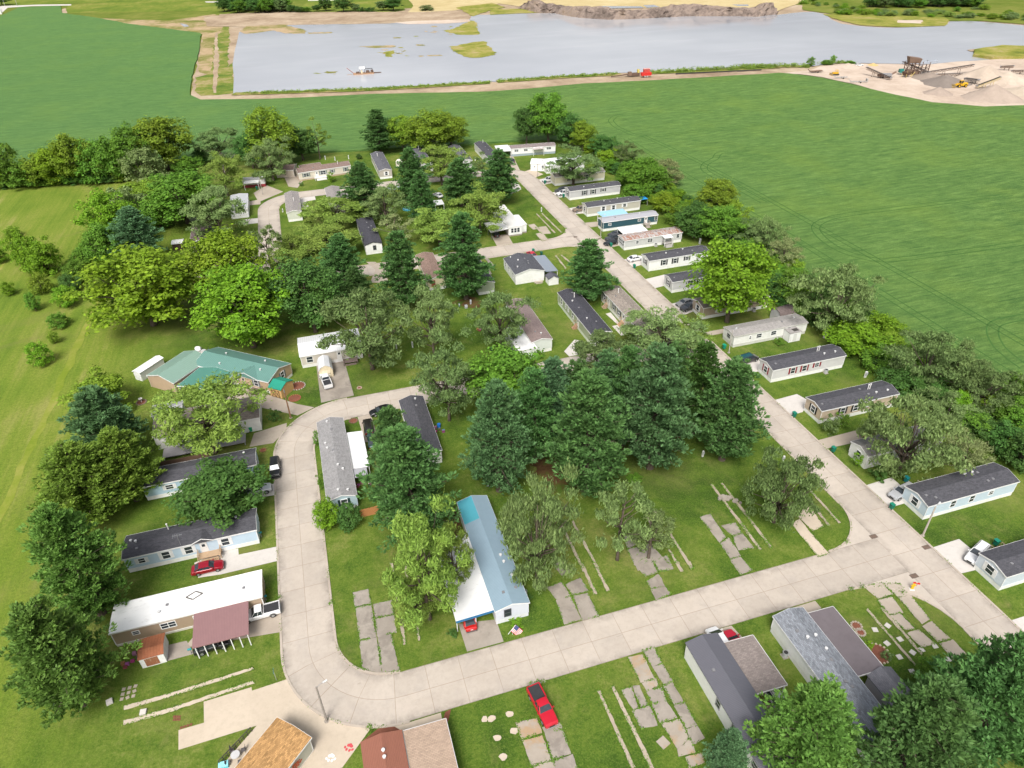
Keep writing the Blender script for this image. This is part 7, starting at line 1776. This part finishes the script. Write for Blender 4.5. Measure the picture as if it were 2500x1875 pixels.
for lab, rc, x, y, rz, L in (('flatbed trailer loaded with rusty pipes at the quarry track',3,605,565,-5,8.0),('tangle of grey frames at the edge of the crop',3,800,612,-12,7.0),('skeletal trailer frame lying at the edge of the crop',3,935,645,-18,9.0)):
    b = TW(rc,x,y); r = thing('trailer_frame',lab,'trailer',(b.x,b.y,.34),R(rz)); m = MB()
    for s in (-1,1): m.box(-L/2,L/2,s*1.0-.12,s*1.0+.12,.7,.95)
    for k in range(6): m.box(-L/2+k*L/5.2,-L/2+k*L/5.2+.25,-.87,.87,.72,.93)
    m.bar((-L/2,0,.9),(-L/2-1.5,0,2.2),.3); m.box(L/2-.6,L/2,-1,1,.96,2.2) if L > 8.5 else None; m.build('frame', RUST if L == 8.0 else plain((.36,.35,.33),.7), r)
    for s in (-1,1): MB().tube([(.6,s*1.15-.12,.4),(.6,s*1.15+.12,.4)],[.4,.4],12).build('wheel', rubber(), r)
    if L == 8.0:
        m = MB()
        for k in range(5): m.tube([(-3.5,-.7+k*.35,1.1),(3.5,-.7+k*.35,1.1)],[.15,.15],8)
        m.build('pipe_load', RUST2, r)
b = TW(2,1190,598); r = thing('pump_unit','red pump trailer by the pond shore','pump',(b.x,b.y,.30),R(-4)); RD = plain((.55,.035,.03),.45)
MB().box(-3,3,-1.2,1.2,.9,2.6).build('tank', RD, r); MB().box(-1.6,1.9,-1.0,1.0,2.601,4.4).build('cabin', plain((.50,.07,.06),.5), r); MB().box(-1.8,2.1,-1.1,1.1,4.401,4.6).build('roof', plain((.60,.30,.27),.5), r)
for x in (-1,.4):
    for s in (-1,1): MB().tube([(x,s*1.2-.15,.5),(x,s*1.2+.15,.5)],[.5,.5],12).build('wheel', plain((.4,.38,.36),.6), r)
b = TW(2,1120,590); r = thing('booster_pump','yellow and black pumping machine left of the red pump trailer','pump',(b.x,b.y,.30),R(-4)); MB().box(-3.5,1.5,-1,1,.3,1.8).build('base', RUST, r); MB().box(.2,1.3,-.8,.8,1.801,3.6).build('engine', plain((.62,.52,.14),.5), r); MB().tube([(-3.5,0,1.4),(-9,0,1.0),(-16,.5,.5)],[.35,.35,.35],8).build('pipe', RUST, r); MB().box(-5.5,-3.6,-.9,.9,.4,2.6).build('winch', RUST2, r)
b = TW(2,1060,592); r = thing('flat_trailer','small flat trailer left of the pumping machine','trailer',(b.x,b.y,.30),R(-4)); MB().box(-2.4,2.4,-1,1,.8,1.05).build('deck', plain((.50,.44,.36),.7), r)
for x in (-.5,.6):
    for s in (-1,1): MB().tube([(x,s*1.1-.12,.4),(x,s*1.1+.12,.4)],[.4,.4],12).build('wheel', plain((.45,.44,.43),.6), r)
for lab, pts in (('long black pipe along the pond track',((3,0,556),(3,185,545))),('thin black pipe further left on the pond track',((2,1420,578),(2,2080,546)))):
    a, b = TW(*pts[0]), TW(*pts[1]); o = MB().tube([a+Vector((0,0,.6)), b+Vector((0,0,.6))],[.3,.3],8).build('pipe_line', plain((.035,.033,.035),.6)); tag(o, lab, 'pipe')
# dredge
b = TW(1,905,574); r = thing('dredge_boat','floating dredge with a white cabin and a raised ladder boom on the pond','dredge',(b.x,b.y,.30),R(-4)); r.scale = (.76,.76,.76)
HULL = plain((.36,.22,.13),.7); m = MB(); m.box(-8,9,-2.6,2.6,-.2,.8); m.build('hull', HULL, r); m = MB(); m.box(-2.6,2.0,-1.4,1.4,3.9,5.3); m.build('cabin', plain((.78,.78,.77),.5), r)
m = MB()
for x in (-2.2,1.6,8.0):
    for y in (-1.2,1.2): m.box(x-.1,x+.1,y-.1,y+.1,.8,3.9)
m.bar((1.9,-1.2,3.7),(8.1,-1.2,3.7),.25); m.bar((1.9,1.2,3.7),(8.1,1.2,3.7),.25); m.build('gantry', plain((.06,.06,.065),.6), r)
m = MB(); m.box(-5.4,-2.8,-1.4,1.4,.8,1.8); m.box(2.6,5.4,-1.3,1.3,.8,2.4); m.box(6.5,8.6,-1.3,1.3,.8,2.6); m.build('engine', RUST, r)
m = MB(); m.box(-1.5,-.3,-2.5,-2.2,.8,3.2); m.build('ladder', plain((.62,.52,.34),.6), r); m = MB()
for s in (-.8,.8): m.bar((-7.5,s,.9),(-12.5,s,5.2),.28)
for k in range(5): m.bar((-8.5-k,-.8,1.75+k*.86),(-8.5-k,.8,1.75+k*.86),.16)
m.build('boom', plain((.34,.15,.13),.6), r); m = MB(); m.tube([(9,0,.5),(15,.4,.3)],[.35,.3],8); m.build('discharge_pipe', RUST, r); m = MB(); m.box(-13,-9,-.3,.3,-.2,.15) ; m.build('cutter_pontoon', HULL, r)
# white building at the far left corner
home('house','white farm house at the far left end of the country road',-292,975,10,12,8,(.76,.76,.74),ribmetal((.55,.57,.57),0,'X',1.3),skh=0,eave=3.5,rise=2,cat='house',group=None,wins=[('f',.3,1.8,1,1.2),('f',.7,1.8,1,1.2)])
for lab, x, y in (('left pole beside the far country road',40,50),('right pole beside the far country road',135,48)):
    b = TW(0,x,y); r = thing('utility_pole',lab,'pole',(b.x,b.y,0)); MB().tube([(0,0,0),(0,0,9)],[.22,.16],8).build('pole', plain((.4,.38,.36)), r); MB().box(-1,1,-.08,.08,8.2,8.4).build('cross_arm', plain((.36,.33,.30)), r)
# far woods: one tree each
rn = random.Random(21); GW = 'trees of the far wood behind the pond'; GR_ = 'trees of the far right wood'
for i in range(34):
    x = 1740 + i*19 + rn.uniform(-8,8); y = 96 + rn.uniform(-26,6)
    if i >= 25: y = 92 + rn.uniform(-6,4)
    b = TW(0,x,y); hh = rn.uniform(9.5,14.5) if i < 25 else rn.uniform(4,7)
    tree_at('maple', b, hh, rn.uniform(11,16) if i < 25 else rn.uniform(7,10), rn.choice(['dark','dark','mid','greyd']), 'dark tree of the wood standing behind the far bank of the pond', GW)
for x, y, h, w, tn in ((1,1,1,1,1),):
    pass
for k, (x, y, h, w, tn, lab) in enumerate(((620,86,12,13,'dark','upright dark tree on the pale field behind the pond bank'),(755,92,13,17,'dark','broad dark tree on the pale field behind the pond bank'),(850,88,7,9,'greyd','smaller grey tree right of the broad dark tree behind the pond'),(1140,84,13,17,'dark','dark tree at the end of the dirt bank behind the pond'),(1060,82,9,13,'greyd','grey tree left of the dark tree at the end of the dirt bank'),(1395,82,5,15,'greyd','grey brush heap on the dirt behind the pond'),(550,88,6,9,'dark','low dark tree left of the upright dark tree'),(900,90,4,10,'dark','low brush right of the smaller grey tree'),(960,90,4,12,'dark','low brush between the grey trees behind the pond'))):
    tree_at('maple' if h > 5.5 else 'bush', TW(1,x,y), h, w, tn, lab)
tree_at('maple', TW(0,18,42), 14, 18, 'dark', 'dark tree beside the white farm house')
for i in range(30):
    x = 1015 + i*29 + rn.uniform(-10,10); y = 62 + rn.uniform(-32,2)
    tree_at('maple', TW(3,x,y), rn.uniform(8,12), rn.uniform(10,15), rn.choice(['dark','dark','mid','greyd']), 'dark tree of the wood beyond the far right shore', GR_)
GB = 'bushes along the far right shore'
for i in range(70):
    x = rn.uniform(760,2250); y0 = 110 + (x-760)/1500*45
    y = y0 - abs(rn.gauss(0,22)) + 8
    if x < 1000 and y > 120: y = 118
    tree_at('bush', TW(3,x,y), rn.uniform(2.2,4.6), rn.uniform(5,9.5), rn.choice(['mid','olive','grey','grey','bright','locust']), 'scrubby bush in the thicket behind the reeds of the far right shore', GB)
for i in range(26):
    x = rn.uniform(480,1010); y = 20 + (x-480)/530*70 + rn.gauss(0,10)
    tree_at('bush', TW(3,x,y), rn.uniform(1.6,3.4), rn.uniform(4,8), rn.choice(['mid','olive','grey','bright']), 'low bush on the slope right of the spoil bank', 'bushes beside the spoil bank')
# rank growth on the near bank of the pond: one mass nobody could count
def bank_growth():
    rg = np.random.default_rng(8); C = []; S = []
    for pts, hgt, dens, wid in ((tp(1, 0,724, 400,713, 1000,692, 1880,640), 1.0, 1.6, 2.2), (tp(2, 40,633, 600,595, 960,576), 1.1, 1.8, 2.4), (tp(2, 1230,566, 1500,555, 2212,521), 1.9, 3.0, 2.6), (tp(3, 0,524, 420,516, 560,519), 1.7, 2.6, 2.4), (tp(3, 640,498, 800,490, 900,492), 1.5, 2.0, 2.0)):
        for i in range(len(pts)-1):
            a, b = pts[i], pts[i+1]; n = int((b-a).length*dens)
            for _ in range(n):
                q = a.lerp(b, rg.random()); r = rg.uniform(.5, 1.5); h = hgt*rg.uniform(.35, 1.25); k = 34
                d = rg.normal(size=(k, 3))*np.array([r*.55, r*.55, 0]); d[:, 2] = rg.random(k)**.7*h
                C.append(d + np.array([q.x + rg.normal()*wid*.5, q.y + rg.normal()*wid*.5, .34])); S.append(rg.uniform(.16, .36, k))
    C = np.concatenate(C); S = np.concatenate(S)[:, None]; Nn = unit(rg.normal(size=C.shape)*.7 + np.array([0, 0, .8])); t, b = perp_axes(Nn, rg)
    me = diamonds('bank_growth', C, t*S, b*S*.6); me.materials.clear(); me.materials.append(TONE['locust'])
    o = bpy.data.objects.new('bank_growth', me); COL.objects.link(o); tag(o, 'rank green growth along the near bank of the pond', 'weeds', kind='stuff')
bank_growth()
# ------------------------------------------------------------------ daylight through thin cloud
SUN_EL, SUN_AZ = R(52), R(208)          # azimuth measured clockwise from +Y
world = bpy.data.worlds.new('World'); scene.world = world; world.use_nodes = True
nt = world.node_tree; bg = nt.nodes['Background']
sky = nt.nodes.new('ShaderNodeTexSky'); sky.sky_type = 'NISHITA'; sky.sun_disc = False
sky.sun_elevation = SUN_EL; sky.sun_rotation = SUN_AZ; sky.altitude = 0; sky.air_density = 1.0; sky.dust_density = 6.0; sky.ozone_density = 1.0
hs = nt.nodes.new('ShaderNodeHueSaturation'); hs.inputs['Saturation'].default_value = .45      # a thin cloud layer whitens the blue
nt.links.new(sky.outputs[0], hs.inputs['Color']); nt.links.new(hs.outputs[0], bg.inputs[0]); bg.inputs[1].default_value = .078
sl = bpy.data.lights.new('sun', 'SUN'); sl.energy = 1.4; sl.angle = R(22); sl.color = (1.0, .97, .92)
so = bpy.data.objects.new('sun', sl); COL.objects.link(so)
dirv = Vector((math.sin(SUN_AZ)*math.cos(SUN_EL), math.cos(SUN_AZ)*math.cos(SUN_EL), math.sin(SUN_EL)))
so.rotation_euler = dirv.to_track_quat('Z', 'Y').to_euler()
vs_ = scene.view_settings; vs_.view_transform = 'Standard'; vs_.look = 'None'; vs_.gamma = 1.0; vs_.use_curve_mapping = False
vs_.exposure = 1.20
scene.cycles.max_bounces = 6; scene.cycles.diffuse_bounces = 3; scene.cycles.transmission_bounces = 2
